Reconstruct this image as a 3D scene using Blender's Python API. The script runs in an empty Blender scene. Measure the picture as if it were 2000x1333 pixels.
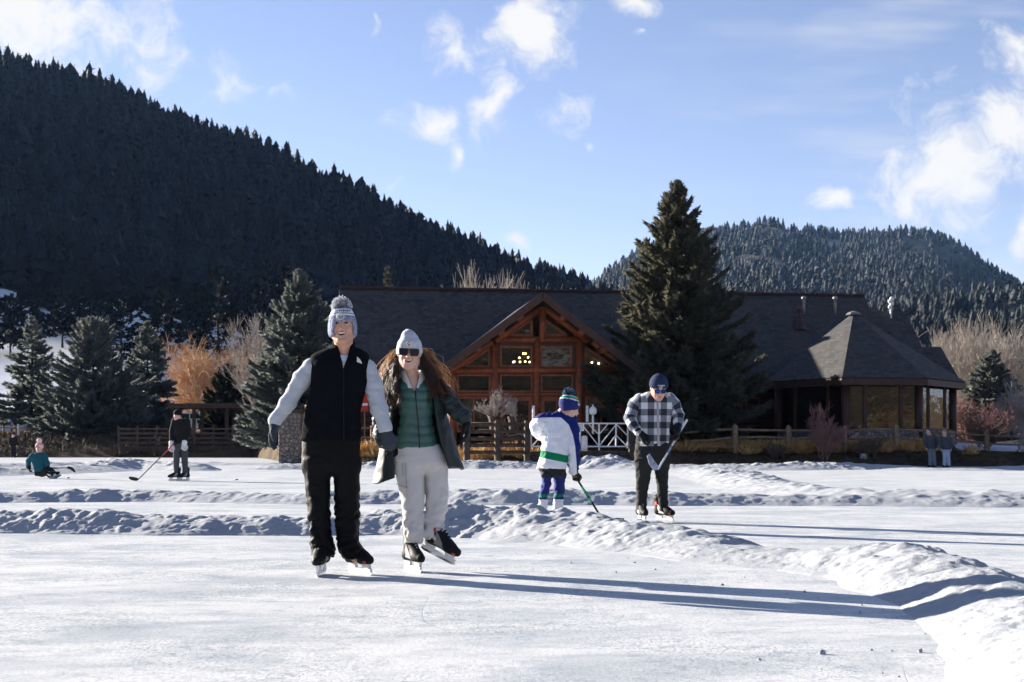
import bpy, math, random
import numpy as np
from mathutils import Vector, Matrix
rad = math.radians
C = bpy.context.scene.collection
FPX, HC, YH = 2778.0, 0.9, 872.0          # lens in photo pixels, eye height, horizon row
def W(px, py, d): return np.array([(px-1000)*d/FPX, d, HC-(py-YH)*d/FPX])
def GD(py): return HC*FPX/(py-YH)          # distance of a point of the ice seen in row py

# ------------------------------------------------------------------ objects
def tag(o, label=None, cat=None, group=None, kind=None):
    if label: o['label'] = label
    if cat: o['category'] = cat
    if group: o['group'] = group
    if kind: o['kind'] = kind
    return o
def empty(name, loc=(0,0,0), rz=0.0, label=None, cat=None, group=None):
    o = bpy.data.objects.new(name, None); C.objects.link(o)
    o.location = [float(c) for c in loc]; o.rotation_euler = (0,0,rz); o.empty_display_size = .2
    return tag(o, label, cat, group)
def mk(name, V, F, mats, parent=None, smooth=True, mi=None, attrs=None, loc=None):
    me = bpy.data.meshes.new(name)
    V = np.asarray(V, dtype=np.float32).reshape(-1,3)
    if isinstance(F, np.ndarray):
        k = F.shape[1]; m = F.shape[0]
        me.vertices.add(len(V)); me.vertices.foreach_set('co', V.ravel())
        me.loops.add(m*k); me.loops.foreach_set('vertex_index', F.astype(np.int32).ravel())
        me.polygons.add(m)
        me.polygons.foreach_set('loop_start', np.arange(0,m*k,k,dtype=np.int32))
        me.polygons.foreach_set('loop_total', np.full(m,k,dtype=np.int32))
        me.update(calc_edges=True)
    else:
        me.from_pydata([tuple(map(float,v)) for v in V], [], [tuple(map(int,f)) for f in F]); me.update()
    if not isinstance(mats, (list,tuple)): mats = [mats]
    for m_ in mats: me.materials.append(m_)
    n = len(me.polygons)
    me.polygons.foreach_set('use_smooth', np.full(n, bool(smooth)))
    if mi is not None: me.polygons.foreach_set('material_index', np.asarray(mi,dtype=np.int32))
    for an, av in (attrs or {}).items():
        av = np.asarray(av, dtype=np.float32)
        a = me.attributes.new(an, 'FLOAT', 'POINT'); a.data.foreach_set('value', av)
    o = bpy.data.objects.new(name, me); C.objects.link(o)
    if parent is not None: o.parent = parent
    if loc is not None: o.location = [float(c) for c in loc]
    return o
def copy_tree(o, parent=None):
    c = o.copy(); C.objects.link(c); c.parent = parent
    for ch in list(o.children): copy_tree(ch, c)
    return c

class MB:
    """collects boxes, tubes and panels into one mesh"""
    def __init__(s): s.v=[]; s.f=[]; s.m=[]; s.mi=0
    def add(s, vs, fs):
        b=len(s.v); s.v.extend([tuple(map(float,v)) for v in vs]); s.f.extend([tuple(b+i for i in f) for f in fs]); s.m.extend([s.mi]*len(fs)); return s
    def box(s, c, sz, R=None):
        hx,hy,hz=[q/2 for q in sz]
        vs=[Vector((x,y,z)) for x in (-hx,hx) for y in (-hy,hy) for z in (-hz,hz)]
        if R is not None: vs=[R@v for v in vs]
        vs=[v+Vector(c) for v in vs]
        return s.add(vs,[(0,1,3,2),(4,6,7,5),(0,4,5,1),(2,3,7,6),(0,2,6,4),(1,5,7,3)])
    def bb(s,a,b): return s.box([(a[i]+b[i])/2 for i in range(3)],[abs(b[i]-a[i]) for i in range(3)])
    def bar(s,a,b,w,h,up=(0,0,1)):
        a=Vector(a);b=Vector(b);d=(b-a);L=d.length;d.normalize();u=Vector(up)
        x=d.cross(u)
        if x.length<1e-4: x=d.cross(Vector((1,0,0)))
        x.normalize();z=x.cross(d)
        R=Matrix((x,d,z)).transposed()
        return s.box((a+b)/2,(w,L,h),R)
    def tube(s,pts,rs,n=8,caps=True,sq=1.0):
        pts=[Vector(p) for p in pts]
        if not hasattr(rs,'__len__'): rs=[rs]*len(pts)
        rings=[];prev=None
        for i,p in enumerate(pts):
            t=(pts[min(i+1,len(pts)-1)]-pts[max(i-1,0)]).normalized()
            if prev is None:
                x=t.cross(Vector((0,0,1)))
                if x.length<.05: x=t.cross(Vector((1,0,0)))
            else: x=prev-t*prev.dot(t)
            x.normalize();prev=x;y=t.cross(x)
            rings.append([p+(x*math.cos(2*math.pi*k/n)+y*sq*math.sin(2*math.pi*k/n))*rs[i] for k in range(n)])
        vs=[v for r in rings for v in r];fs=[]
        for i in range(len(pts)-1):
            for k in range(n): fs.append((i*n+k,i*n+(k+1)%n,(i+1)*n+(k+1)%n,(i+1)*n+k))
        if caps: fs.append(tuple(range(n-1,-1,-1)));fs.append(tuple((len(pts)-1)*n+k for k in range(n)))
        return s.add(vs,fs)
    def lathe(s,c,prof,n=16):
        c=Vector(c);vs=[];fs=[]
        for r,z in prof:
            for k in range(n): vs.append(c+Vector((r*math.cos(2*math.pi*k/n),r*math.sin(2*math.pi*k/n),z)))
        for i in range(len(prof)-1):
            for k in range(n): fs.append((i*n+k,i*n+(k+1)%n,(i+1)*n+(k+1)%n,(i+1)*n+k))
        fs.append(tuple(range(n-1,-1,-1)));fs.append(tuple((len(prof)-1)*n+k for k in range(n)))
        return s.add(vs,fs)
    def ball(s,c,r,n=10,m=7):
        r=(r,r,r) if not hasattr(r,'__len__') else r
        vs=[];fs=[]
        for i in range(m+1):
            th=math.pi*i/m
            for k in range(n):
                ph=2*math.pi*k/n;vs.append((c[0]+r[0]*math.sin(th)*math.cos(ph),c[1]+r[1]*math.sin(th)*math.sin(ph),c[2]+r[2]*math.cos(th)))
        for i in range(m):
            for k in range(n): fs.append((i*n+k,(i+1)*n+k,(i+1)*n+(k+1)%n,i*n+(k+1)%n))
        return s.add(vs,fs)
    def prism(s,poly,ext):
        """closed polygon of 3-D points pushed along ext"""
        n=len(poly);e=Vector(ext);a=[Vector(p) for p in poly]
        vs=a+[p+e for p in a]
        fs=[tuple(range(n-1,-1,-1)),tuple(range(n,2*n))]+[(i,(i+1)%n,n+(i+1)%n,n+i) for i in range(n)]
        return s.add(vs,fs)
    def build(s,name,mats,parent=None,smooth=False,loc=None,bevel=0):
        o=mk(name,np.array(s.v),s.f,mats,parent,smooth,s.m,loc=loc)
        me=o.data
        if bevel:
            b=o.modifiers.new('b','BEVEL');b.width=bevel;b.segments=2;b.limit_method='ANGLE'
        if smooth=='auto':
            me.set_sharp_from_angle(angle=rad(40))
        return o

# ------------------------------------------------------------------ noise
def _h(i,seed):
    i=(i^(i>>np.uint32(16)))*np.uint32(0x7feb352d); i=(i^(i>>np.uint32(15)))*np.uint32(0x846ca68b)
    return i^(i>>np.uint32(16))
def perlin(P,seed=0):
    P=np.asarray(P,dtype=np.float64); I=np.floor(P).astype(np.int64); f=P-I; u=f*f*f*(f*(f*6-15)+10)
    out=np.zeros(len(P))
    for dx in (0,1):
        wx=u[:,0] if dx else 1-u[:,0]
        for dy in (0,1):
            wy=u[:,1] if dy else 1-u[:,1]
            for dz in (0,1):
                wz=u[:,2] if dz else 1-u[:,2]
                k=((I[:,0]+dx)*73856093 ^ (I[:,1]+dy)*19349663 ^ (I[:,2]+dz)*83492791 ^ (seed*2654435761)) & 0xffffffff
                h=_h(k.astype(np.uint32),0)
                gx=(h&np.uint32(1023)).astype(np.float64)/511.5-1; gy=((h>>np.uint32(10))&np.uint32(1023)).astype(np.float64)/511.5-1; gz=((h>>np.uint32(20))&np.uint32(1023)).astype(np.float64)/511.5-1
                out+=wx*wy*wz*(gx*(f[:,0]-dx)+gy*(f[:,1]-dy)+gz*(f[:,2]-dz))
    return out*1.3
def fbm(P,oct=4,seed=0,bil=False):
    P=np.asarray(P,dtype=np.float64); a=1.0; s=0; t=0
    for o in range(oct):
        n=perlin(P*2.0**o+17.3*o,seed+o); s=s+a*(np.sqrt(n*n+.012)*2-.5 if bil else n); t+=a; a*=.5
    return s/t

# ------------------------------------------------------------------ materials
def nodes(name):
    m=bpy.data.materials.new(name); m.use_nodes=True; nt=m.node_tree
    return m,nt,nt.nodes['Principled BSDF']
def N(nt,t,**kw):
    n=nt.nodes.new(t)
    for k,v in kw.items(): setattr(n,k,v)
    return n
def setin(nt,sock,v):
    if isinstance(v,bpy.types.NodeSocket): nt.links.new(v,sock)
    elif hasattr(v,'__len__'): sock.default_value=(*v,1) if len(v)==3 and len(sock.default_value)==4 else v
    else: sock.default_value=v
def math_(nt,op,a,b=None,c=None,clamp=False):
    n=N(nt,'ShaderNodeMath',operation=op,use_clamp=clamp); setin(nt,n.inputs[0],a)
    if b is not None: setin(nt,n.inputs[1],b)
    if c is not None: setin(nt,n.inputs[2],c)
    return n.outputs[0]
def mix(nt,f,a,b):
    n=N(nt,'ShaderNodeMix',data_type='RGBA'); setin(nt,n.inputs[0],f); setin(nt,n.inputs[6],a); setin(nt,n.inputs[7],b); return n.outputs[2]
def ramp(nt,f,lo,hi,smooth=True):
    n=N(nt,'ShaderNodeMapRange',interpolation_type='SMOOTHSTEP' if smooth else 'LINEAR'); setin(nt,n.inputs[0],f); n.inputs[1].default_value=lo; n.inputs[2].default_value=hi; return n.outputs[0]
def attr(nt,name): return N(nt,'ShaderNodeAttribute',attribute_name=name).outputs['Fac']
def coord(nt,kind='Object',scale=None):
    o=N(nt,'ShaderNodeTexCoord').outputs[kind]
    if scale is not None:
        m=N(nt,'ShaderNodeMapping'); nt.links.new(o,m.inputs[0]); m.inputs['Scale'].default_value=scale if hasattr(scale,'__len__') else (scale,)*3; o=m.outputs[0]
    return o
def noise(nt,co,scale,detail=3,rough=.55,dist=0.0):
    n=N(nt,'ShaderNodeTexNoise'); nt.links.new(co,n.inputs['Vector']); n.inputs['Scale'].default_value=scale; n.inputs['Detail'].default_value=detail; n.inputs['Roughness'].default_value=rough; n.inputs['Distortion'].default_value=dist; return n.outputs['Fac']
def bump(nt,b,h,strength=.3,dist=.01):
    n=N(nt,'ShaderNodeBump'); nt.links.new(h,n.inputs['Height']); n.inputs['Strength'].default_value=strength; n.inputs['Distance'].default_value=dist
    nt.links.new(n.outputs[0],b.inputs['Normal']); return n
def mat(name,c1,c2=None,rough=.8,scale=8,bs=0.0,bd=.01,bscale=None,spec=.3,metal=0,detail=3,kind='Object',sc3=None,lo=.35,hi=.65,sheen=0):
    m,nt,b=nodes(name); b.inputs['Roughness'].default_value=rough; b.inputs['Metallic'].default_value=metal; b.inputs['Specular IOR Level'].default_value=spec
    if sheen: b.inputs['Sheen Weight'].default_value=sheen
    co=coord(nt,kind,sc3)
    n=noise(nt,co,scale,detail)
    c2=c2 or tuple(x*.8 for x in c1)
    setin(nt,b.inputs['Base Color'],mix(nt,ramp(nt,n,lo,hi),c1,c2))
    if bs: bump(nt,b,noise(nt,co,bscale or scale*3,4),bs,bd)
    return m
# ------------------------------------------------------------------ camera, sun, sky
scene=bpy.context.scene
cam=bpy.data.cameras.new('camera'); co_=bpy.data.objects.new('camera',cam); C.objects.link(co_); scene.camera=co_
cam.sensor_width=36; cam.lens=36*FPX/2000; cam.shift_y=(YH-666.5)/2000; cam.clip_start=.05; cam.clip_end=12000
co_.location=(0,0,HC); co_.rotation_euler=(rad(90),0,0)
cam.dof.use_dof=True; cam.dof.focus_distance=10.3; cam.dof.aperture_fstop=9
SUN_AZ=rad(-55.0); SUN_EL=rad(16.0)       # azimuth from +Y, to the left and behind the skaters
sd=Vector((math.sin(SUN_AZ)*math.cos(SUN_EL),math.cos(SUN_AZ)*math.cos(SUN_EL),math.sin(SUN_EL)))
sl=bpy.data.lights.new('sun','SUN'); sl.energy=5.0; sl.angle=rad(.53); sl.color=(1,.905,.79)
so=bpy.data.objects.new('sun',sl); C.objects.link(so); so.location=(-60,45,40); so.rotation_euler=sd.to_track_quat('Z','Y').to_euler()
wd=bpy.data.worlds.new('World'); scene.world=wd; wd.use_nodes=True; nt=wd.node_tree
bg=nt.nodes['Background']; out=nt.nodes['World Output']
sky=N(nt,'ShaderNodeTexSky',sky_type='NISHITA'); sky.sun_disc=False; sky.sun_elevation=SUN_EL; sky.sun_rotation=SUN_AZ; sky.altitude=2200; sky.air_density=1.0; sky.dust_density=.25; sky.ozone_density=2.2
bg.inputs[1].default_value=.05
wd.cycles.sampling_method='MANUAL'; wd.cycles.sample_map_resolution=512
# clouds drift at fixed bearings in the sky
gen=N(nt,'ShaderNodeTexCoord').outputs['Generated']
sep=N(nt,'ShaderNodeSeparateXYZ'); nt.links.new(gen,sep.inputs[0])
yy=math_(nt,'MAXIMUM',sep.outputs[1],.02)
u=math_(nt,'DIVIDE',sep.outputs[0],yy); w=math_(nt,'DIVIDE',sep.outputs[2],yy)
cmb=N(nt,'ShaderNodeCombineXYZ'); nt.links.new(u,cmb.inputs[0]); nt.links.new(w,cmb.inputs[1])
base=cmb.outputs[0]
def wn(scale,detail,rough,dist=0,vec=None):
    n=N(nt,'ShaderNodeTexNoise'); nt.links.new(vec or base,n.inputs['Vector']); n.inputs['Scale'].default_value=scale; n.inputs['Detail'].default_value=detail; n.inputs['Roughness'].default_value=rough; n.inputs['Distortion'].default_value=dist; return n
warp=wn(16,2,.6)
vm=N(nt,'ShaderNodeVectorMath',operation='MULTIPLY_ADD'); nt.links.new(warp.outputs['Color'],vm.inputs[0]); vm.inputs[1].default_value=(.05,.05,0); vm.inputs[2].default_value=(-.025,-.025,0)
va=N(nt,'ShaderNodeVectorMath',operation='ADD'); nt.links.new(base,va.inputs[0]); nt.links.new(vm.outputs[0],va.inputs[1])
CLOUDS=[(868,98,58,58,1.0,-.75),(1040,62,98,95,1.0,-.55),(1240,5,70,28,.8,0),(845,228,66,40,1.0,.1),(962,228,44,66,1.0,-.5),(1120,215,66,50,.66,.3),(882,290,20,18,.7,0),
 (1628,387,50,34,.95,.1),(1845,345,150,110,1.12,.25),(1950,235,130,95,.95,.5),(2010,440,40,60,.8,0),(1760,270,60,60,.6,.6),(2000,110,190,80,.62,.35),(40,40,300,130,.95,-.1),(1010,480,24,16,.8,.1),(722,22,17,36,.7,0),(1150,296,16,12,.7,0),(1255,66,16,12,.66,0),(430,140,160,60,.5,-.4),(775,350,40,25,.5,0)]
tot=None
for (cx,cy,rx,ry,am,an) in CLOUDS:
    mp=N(nt,'ShaderNodeMapping'); mp.vector_type='TEXTURE'; nt.links.new(va.outputs[0],mp.inputs[0])
    mp.inputs['Location'].default_value=((cx-1000)/FPX,(YH-cy)/FPX,0); mp.inputs['Rotation'].default_value=(0,0,an); mp.inputs['Scale'].default_value=(rx/FPX,ry/FPX,1)
    ln=N(nt,'ShaderNodeVectorMath',operation='LENGTH'); nt.links.new(mp.outputs[0],ln.inputs[0])
    g=math_(nt,'MULTIPLY_ADD',ln.outputs['Value'],-am/1.5,am)
    tot=g if tot is None else math_(nt,'MAXIMUM',tot,g)
det=wn(26,5,.66,0,va.outputs[0]).outputs['Fac']
cl=math_(nt,'ADD',tot,math_(nt,'MULTIPLY',math_(nt,'SUBTRACT',det,.5),2.0))
cl=ramp(nt,cl,.24,.95)
# thin high streaks
ms=N(nt,'ShaderNodeMapping'); nt.links.new(base,ms.inputs[0]); ms.inputs['Rotation'].default_value=(0,0,.12); ms.inputs['Scale'].default_value=(2.2,11,1)
st=wn(2.4,3,.6,0,ms.outputs[0]).outputs['Fac']
st=math_(nt,'MULTIPLY',ramp(nt,st,.45,.8),math_(nt,'MULTIPLY',ramp(nt,u,.02,.3),.42))
st=math_(nt,'MULTIPLY',st,ramp(nt,w,-.02,.1))
tot_=tot
front=ramp(nt,sep.outputs[1],.05,.2)
cl=math_(nt,'MULTIPLY',math_(nt,'MAXIMUM',cl,st),front,clamp=True)
sepc=mix(nt,1.0,(0,0,0),sky.outputs[0])
tint=N(nt,'ShaderNodeMix',data_type='RGBA',blend_type='MULTIPLY'); tint.inputs[0].default_value=1; nt.links.new(sky.outputs[0],tint.inputs[6]); tint.inputs[7].default_value=(1.44,1.11,1.07,1)
nt.nodes.remove(sepc.node)
CLOUD_COL=(5.3,5.25,5.2)
final=mix(nt,cl,tint.outputs[2],CLOUD_COL)
nt.links.new(final,bg.inputs[0])
vs=scene.view_settings; vs.view_transform='Standard'; vs.look='None'; vs.gamma=1; vs.exposure=1.86
scene.cycles.max_bounces=6; scene.cycles.transparent_max_bounces=12; scene.cycles.volume_bounces=0
scene.cycles.use_denoising=True
# ------------------------------------------------------------------ terrain
def itp(x,tab,j): return np.interp(x,[t[0] for t in tab],[t[j] for t in tab])
LEFT=[(-180,0,500),(-50,.02,500),(-43,.10,560),(-34,.25,620),(-26,.27,650),(-19.8,.261,700),(-16.1,.247,720),(-12.2,.219,760),(-9.4,.207,790),(-7.2,.188,820),(-4.1,.163,870),(-1.6,.147,910),(0,.133,950),(1.9,.121,1000),(3.7,.108,1050),(6.2,.085,1150),(10,.05,1300),(14,.02,1500),(180,0,1500)]
RIGHT=[(-180,0,0),(-3,.05,0),(0,.085,0),(2.06,.102,0),(3.1,.111,0),(4.1,.125,0),(5.1,.137,0),(8,.1515,0),(9,.1515,0),(9.8,.1562,0),(10.6,.1545,0),(11.4,.149,0),(12.2,.1475,0),(13,.1458,0),(14.1,.1455,0),(15.3,.1455,0),(16.2,.1435,0),(17,.139,0),(18.3,.123,0),(19.8,.104,0),(21.6,.081,0),(25,.05,0),(30,.02,0),(180,0,0)]
SHOUL=[(-180,0,0),(5,.0,0),(8,.05,0),(9.5,.066,0),(12,.083,0),(14,.093,0),(17,.1,0),(19.8,.104,0),(25,.108,0),(32,.06,0),(45,.03,0),(180,.0,0)]
BACK=[(-180,.12,0),(-150,.16,0),(-120,.10,0),(-95,.03,0),(-70,.02,0),(-40,0,0),(40,0,0),(60,.06,0),(95,.12,0),(125,.17,0),(150,.15,0),(180,.12,0)]
SHORE=[(-180,110),(-60,130),(-30,118),(-20,113),(-10.2,112),(-9.6,95),(-9.0,76),(-7,64),(0,61),(6,61),(10,62.3),(20,62.5),(30,70),(60,100),(180,110)]
def H(X,Y):
    X=np.asarray(X,float).ravel(); Y=np.asarray(Y,float).ravel()
    r=np.hypot(X,Y); a=np.degrees(np.arctan2(X,Y))
    S=itp(a,SHORE,1)/np.maximum(np.cos(np.radians(np.clip(a,-30,30))),.5)
    S=S+1.2*perlin(np.c_[X*.15,Y*.15,0*X],3)
    d=r-S
    left=np.clip((-8.5-a)/3,0,1)*np.clip((a+70)/20,0,1)
    b=np.interp(d,[-6,-.6,0,2.5,6,12,60],[-.6,-.3,.03,.6,.85,1.05,1.5])
    b=b+left*np.interp(d,[0,6,14,22,40],[0,.2,.7,1.0,1.15])
    t=lambda r0,r1:(r-r0)/(r1-r0)
    rc=itp(a,LEFT,2); zc=np.maximum(HC+itp(a,LEFT,1)*rc-9,0); q=t(150.,rc); l=np.where(q<1,zc*np.clip(q,0,1)**1.5,zc-(r-rc)*.35)
    rc=2000.; zc=np.maximum(itp(a,RIGHT,1)*rc-4,0); q=t(450.,rc); g=np.where(q<1,zc*np.clip(q,0,1)**1.25,zc-(r-rc)*.3)
    rc=900.; zc=np.maximum(itp(a,SHOUL,1)*rc-9,0); q=t(240.,rc); s=np.where(q<1,zc*np.clip(q,0,1)**1.3,zc-(r-rc)*.25)
    rc=520.; zc=itp(a,BACK,1)*rc; q=t(130.,rc); k=np.where(q<1,zc*np.clip(q,0,1)**1.3,zc-(r-rc)*.2)
    hill=np.maximum.reduce([l,g,s,k,0*r])
    nz=fbm(np.c_[X*.006,Y*.006,0*X],4,11)*np.clip((r-140)/400,0,1)*np.clip(hill*.25,0,14)*np.interp(r,[900,1500],[1,.35])
    nz=nz+fbm(np.c_[X*.05,Y*.05,0*X],3,5)*.8*np.clip((d-3)/20,0,1)
    farridge=np.clip((r-1500)/500,0,1)*fbm(np.c_[X*.02,Y*.02,0*X],3,21)*4
    return np.maximum(b+hill+nz+farridge,-.6)
angs=np.unique(np.r_[np.arange(-180,-27,3.),np.arange(-27,27,.14),np.arange(27,180.1,3.)])
rs=np.unique(np.r_[np.arange(48,128,.9),np.geomspace(128,400,60),np.geomspace(400,2400,120),np.geomspace(2400,9000,12)])
A,R_=np.meshgrid(np.radians(angs),rs,indexing='ij')
TX=(R_*np.sin(A)).ravel(); TY=(R_*np.cos(A)).ravel(); TZ=H(TX,TY)
na,nr=len(angs),len(rs); idx=np.arange(na*nr).reshape(na,nr)
TF=np.stack([idx[:-1,:-1],idx[1:,:-1],idx[1:,1:],idx[:-1,1:]],-1).reshape(-1,4)
adeg=np.degrees(np.arctan2(TX,TY)); rr=np.hypot(TX,TY)
nzs=fbm(np.c_[TX*.03,TY*.03,0*TX],3,8)
# snow lying on the open meadow under the dark hill, and small patches by the right shore
elevL=(TZ-HC)/rr
sn=np.clip((adeg+27)/2,0,1)*np.clip((-5.5-adeg)/2,0,1)*np.clip((rr-146-nzs*16)/6,0,1)*np.clip((345+nzs*40-rr)/14,0,1)
px_=1000+FPX*np.tan(np.radians(np.clip(adeg,-60,60)))
sn2=np.clip((px_-1850)/30,0,1)*np.clip((rr-71-nzs*6)/1.5,0,1)*np.clip((82+nzs*10-rr)/2,0,1)
snow=np.clip(sn+sn2,0,1)
forest=np.clip((rr-240)/60,0,1)*np.clip(1-np.abs(adeg)/60,0,1)*1.6+(np.abs(adeg)>60)*np.clip((fbm(np.c_[TX*.03,TY*.03,0*TX],4,77)-.10)*9,0,1)
rock=np.clip((rr-1000)/200,0,1); bank=np.clip((rr-40)/5,0,1)*np.clip((1.3-TZ)/.4,0,1)*(np.abs(adeg)<40); bank=np.maximum(bank,np.clip((-8.5-adeg)/1,0,1)*np.clip((134-rr)/5,0,1)*(adeg>-40))  # bank darkens the soil; on the left this paints in the slope's shade
grass=np.clip(1-forest,0,1)
def terrain_mat():
    m,nt,b=nodes('dry winter ground'); b.inputs['Roughness'].default_value=.95; b.inputs['Specular IOR Level'].default_value=.1
    co=coord(nt)
    g=mix(nt,ramp(nt,noise(nt,co,.6,5,.65),.3,.7),(.20,.125,.05),(.36,.24,.10))
    dirt=mix(nt,noise(nt,co,2.0,4),(.045,.033,.025),(.09,.07,.05))
    g=mix(nt,ramp(nt,noise(nt,co,.25,4),.42,.62),g,dirt)
    f=mix(nt,noise(nt,co,.05,4),(.018,.022,.02),(.04,.04,.034)); f=mix(nt,attr(nt,'rock'),f,(.034,.037,.037))
    co2=coord(nt,'Object',(1,.3,.6)); rk=mix(nt,ramp(nt,noise(nt,co2,.035,6,.7),.35,.65),(.34,.32,.30),(.12,.115,.11)); rmask=ramp(nt,noise(nt,co2,.011,7,.62),.50,.58)
    c=mix(nt,math_(nt,'MINIMUM',attr(nt,'forest'),1.0),g,f)
    c=mix(nt,math_(nt,'MULTIPLY',attr(nt,'rock'),rmask),c,rk); c=mix(nt,math_(nt,'MULTIPLY',attr(nt,'bank'),.8),c,(.035,.026,.02))
    sm=ramp(nt,math_(nt,'ADD',attr(nt,'snow'),math_(nt,'MULTIPLY',math_(nt,'SUBTRACT',noise(nt,co,.35,5,.6),.5),.7)),.45,.6)
    c=mix(nt,sm,c,(.62,.65,.70))
    setin(nt,b.inputs['Base Color'],c); bump(nt,b,noise(nt,co,1.5,6,.7),.6,.25)
    return m
ter=mk('ground',np.c_[TX,TY,TZ],TF,terrain_mat(),attrs={'snow':snow,'forest':forest,'rock':rock,'bank':bank})
tag(ter,kind='structure')

# ------------------------------------------------------------------ ice and snow
def ice_mat():
    m,nt,b=nodes('skated ice'); co=coord(nt)
    far=noise(nt,co,.16,4,.6)
    st=coord(nt,'Object',(.55,1.0,1))
    pat=noise(nt,st,1.4,7,.68,.6); pat2=noise(nt,st,6.0,7,.7,.4); fine=noise(nt,co,45,4,.7); fine2=noise(nt,co,160,3,.7)
    c=mix(nt,ramp(nt,pat,.42,.66),(.63,.642,.64),(.40,.435,.46))
    c=mix(nt,math_(nt,'MULTIPLY',ramp(nt,pat2,.52,.68),.5),c,(.25,.30,.34))
    c=mix(nt,math_(nt,'MULTIPLY',ramp(nt,fine,.4,.75),.42),c,(.70,.71,.71))
    c=mix(nt,math_(nt,'MULTIPLY',ramp(nt,far,.5,.7),.35),c,(.38,.42,.46))
    pm=ramp(nt,noise(nt,co,.9,4,.6),.38,.62); gr=noise(nt,coord(nt,'Object',(1,.45,1)),55,4,.8); c=mix(nt,math_(nt,'MULTIPLY',ramp(nt,gr,.48,.60),math_(nt,'MULTIPLY_ADD',pm,.45,.2)),c,(.19,.235,.275)); gr2=noise(nt,coord(nt,'Object',(.6,.5,1)),14,6,.8); c=mix(nt,math_(nt,'MULTIPLY',ramp(nt,gr2,.50,.62),math_(nt,'MULTIPLY_ADD',pm,.5,.12)),c,(.23,.28,.32))
    # skate cuts: thin curved lines
    ln=None
    for sc,thr,ro in ((.9,.0011,.35),(1.2,.0013,1.25),(1.5,.0015,2.1),(1.3,.0014,2.75),(2.2,.002,.8)):
        mp=N(nt,'ShaderNodeMapping'); nt.links.new(co,mp.inputs[0]); mp.inputs['Rotation'].default_value=(0,0,ro); mp.inputs['Scale'].default_value=(1,.16,1); mp.inputs['Location'].default_value=(ro*7,ro*3,ro)
        n=noise(nt,mp.outputs[0],sc,0.6,.4,.5)
        l=ramp(nt,math_(nt,'ABSOLUTE',math_(nt,'SUBTRACT',n,.5)),thr,thr*.3)
        l=math_(nt,'MULTIPLY',l,ramp(nt,noise(nt,mp.outputs[0],sc*1.7,2),.47,.6))
        ln=l if ln is None else math_(nt,'MAXIMUM',ln,l)
    c=mix(nt,math_(nt,'MULTIPLY',ln,.5),c,(.30,.37,.43))
    setin(nt,b.inputs['Base Color'],c)
    setin(nt,b.inputs['Roughness'],N_map(nt,pat,.3,.75,.62,.4)); b.inputs['Specular IOR Level'].default_value=.10; b.inputs['IOR'].default_value=1.31
    h=math_(nt,'ADD',math_(nt,'MULTIPLY',fine,.5),math_(nt,'MULTIPLY',fine2,.35)); h=math_(nt,'ADD',h,math_(nt,'MULTIPLY',pat2,.8)); h=math_(nt,'SUBTRACT',h,math_(nt,'MULTIPLY',ln,.1))
    bump(nt,b,h,.55,.012)
    return m
def N_map(nt,v,a,b_,c,d):
    n=N(nt,'ShaderNodeMapRange'); setin(nt,n.inputs[0],v); n.inputs[1].default_value=a; n.inputs[2].default_value=b_; n.inputs[3].default_value=c; n.inputs[4].default_value=d; return n.outputs[0]
def snow_mat():
    m,nt,b=nodes('packed snow'); co=coord(nt); b.inputs['Roughness'].default_value=.75; b.inputs['Specular IOR Level'].default_value=.25
    n=noise(nt,co,5,5,.6); f=noise(nt,co,60,4,.7); f2=noise(nt,co,220,2,.7)
    c=mix(nt,ramp(nt,n,.35,.7),(.395,.415,.435),(.34,.37,.405)); setin(nt,b.inputs['Base Color'],c)
    bump(nt,b,math_(nt,'ADD',math_(nt,'MULTIPLY',f,.8),math_(nt,'MULTIPLY',f2,.4)),.6,.02)
    return m
M_ice=ice_mat(); M_snow=snow_mat()
mb=MB(); mb.add([(-260,-150,0),(260,-150,0),(260,140,0),(-260,140,0)],[(0,1,2,3)])
tag(mb.build('ice',M_ice),kind='structure')
def catm(P,n):
    P=np.asarray(P,float); t=np.linspace(0,len(P)-1,n); i=np.clip(t.astype(int),0,len(P)-2); f=(t-i)[:,None]
    p0=P[np.maximum(i-1,0)];p1=P[i];p2=P[i+1];p3=P[np.minimum(i+2,len(P)-1)]
    return .5*((2*p1)+(p2-p0)*f+(2*p0-5*p1+4*p2-p3)*f**2+(3*p1-p0-3*p2+p3)*f**3)
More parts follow.
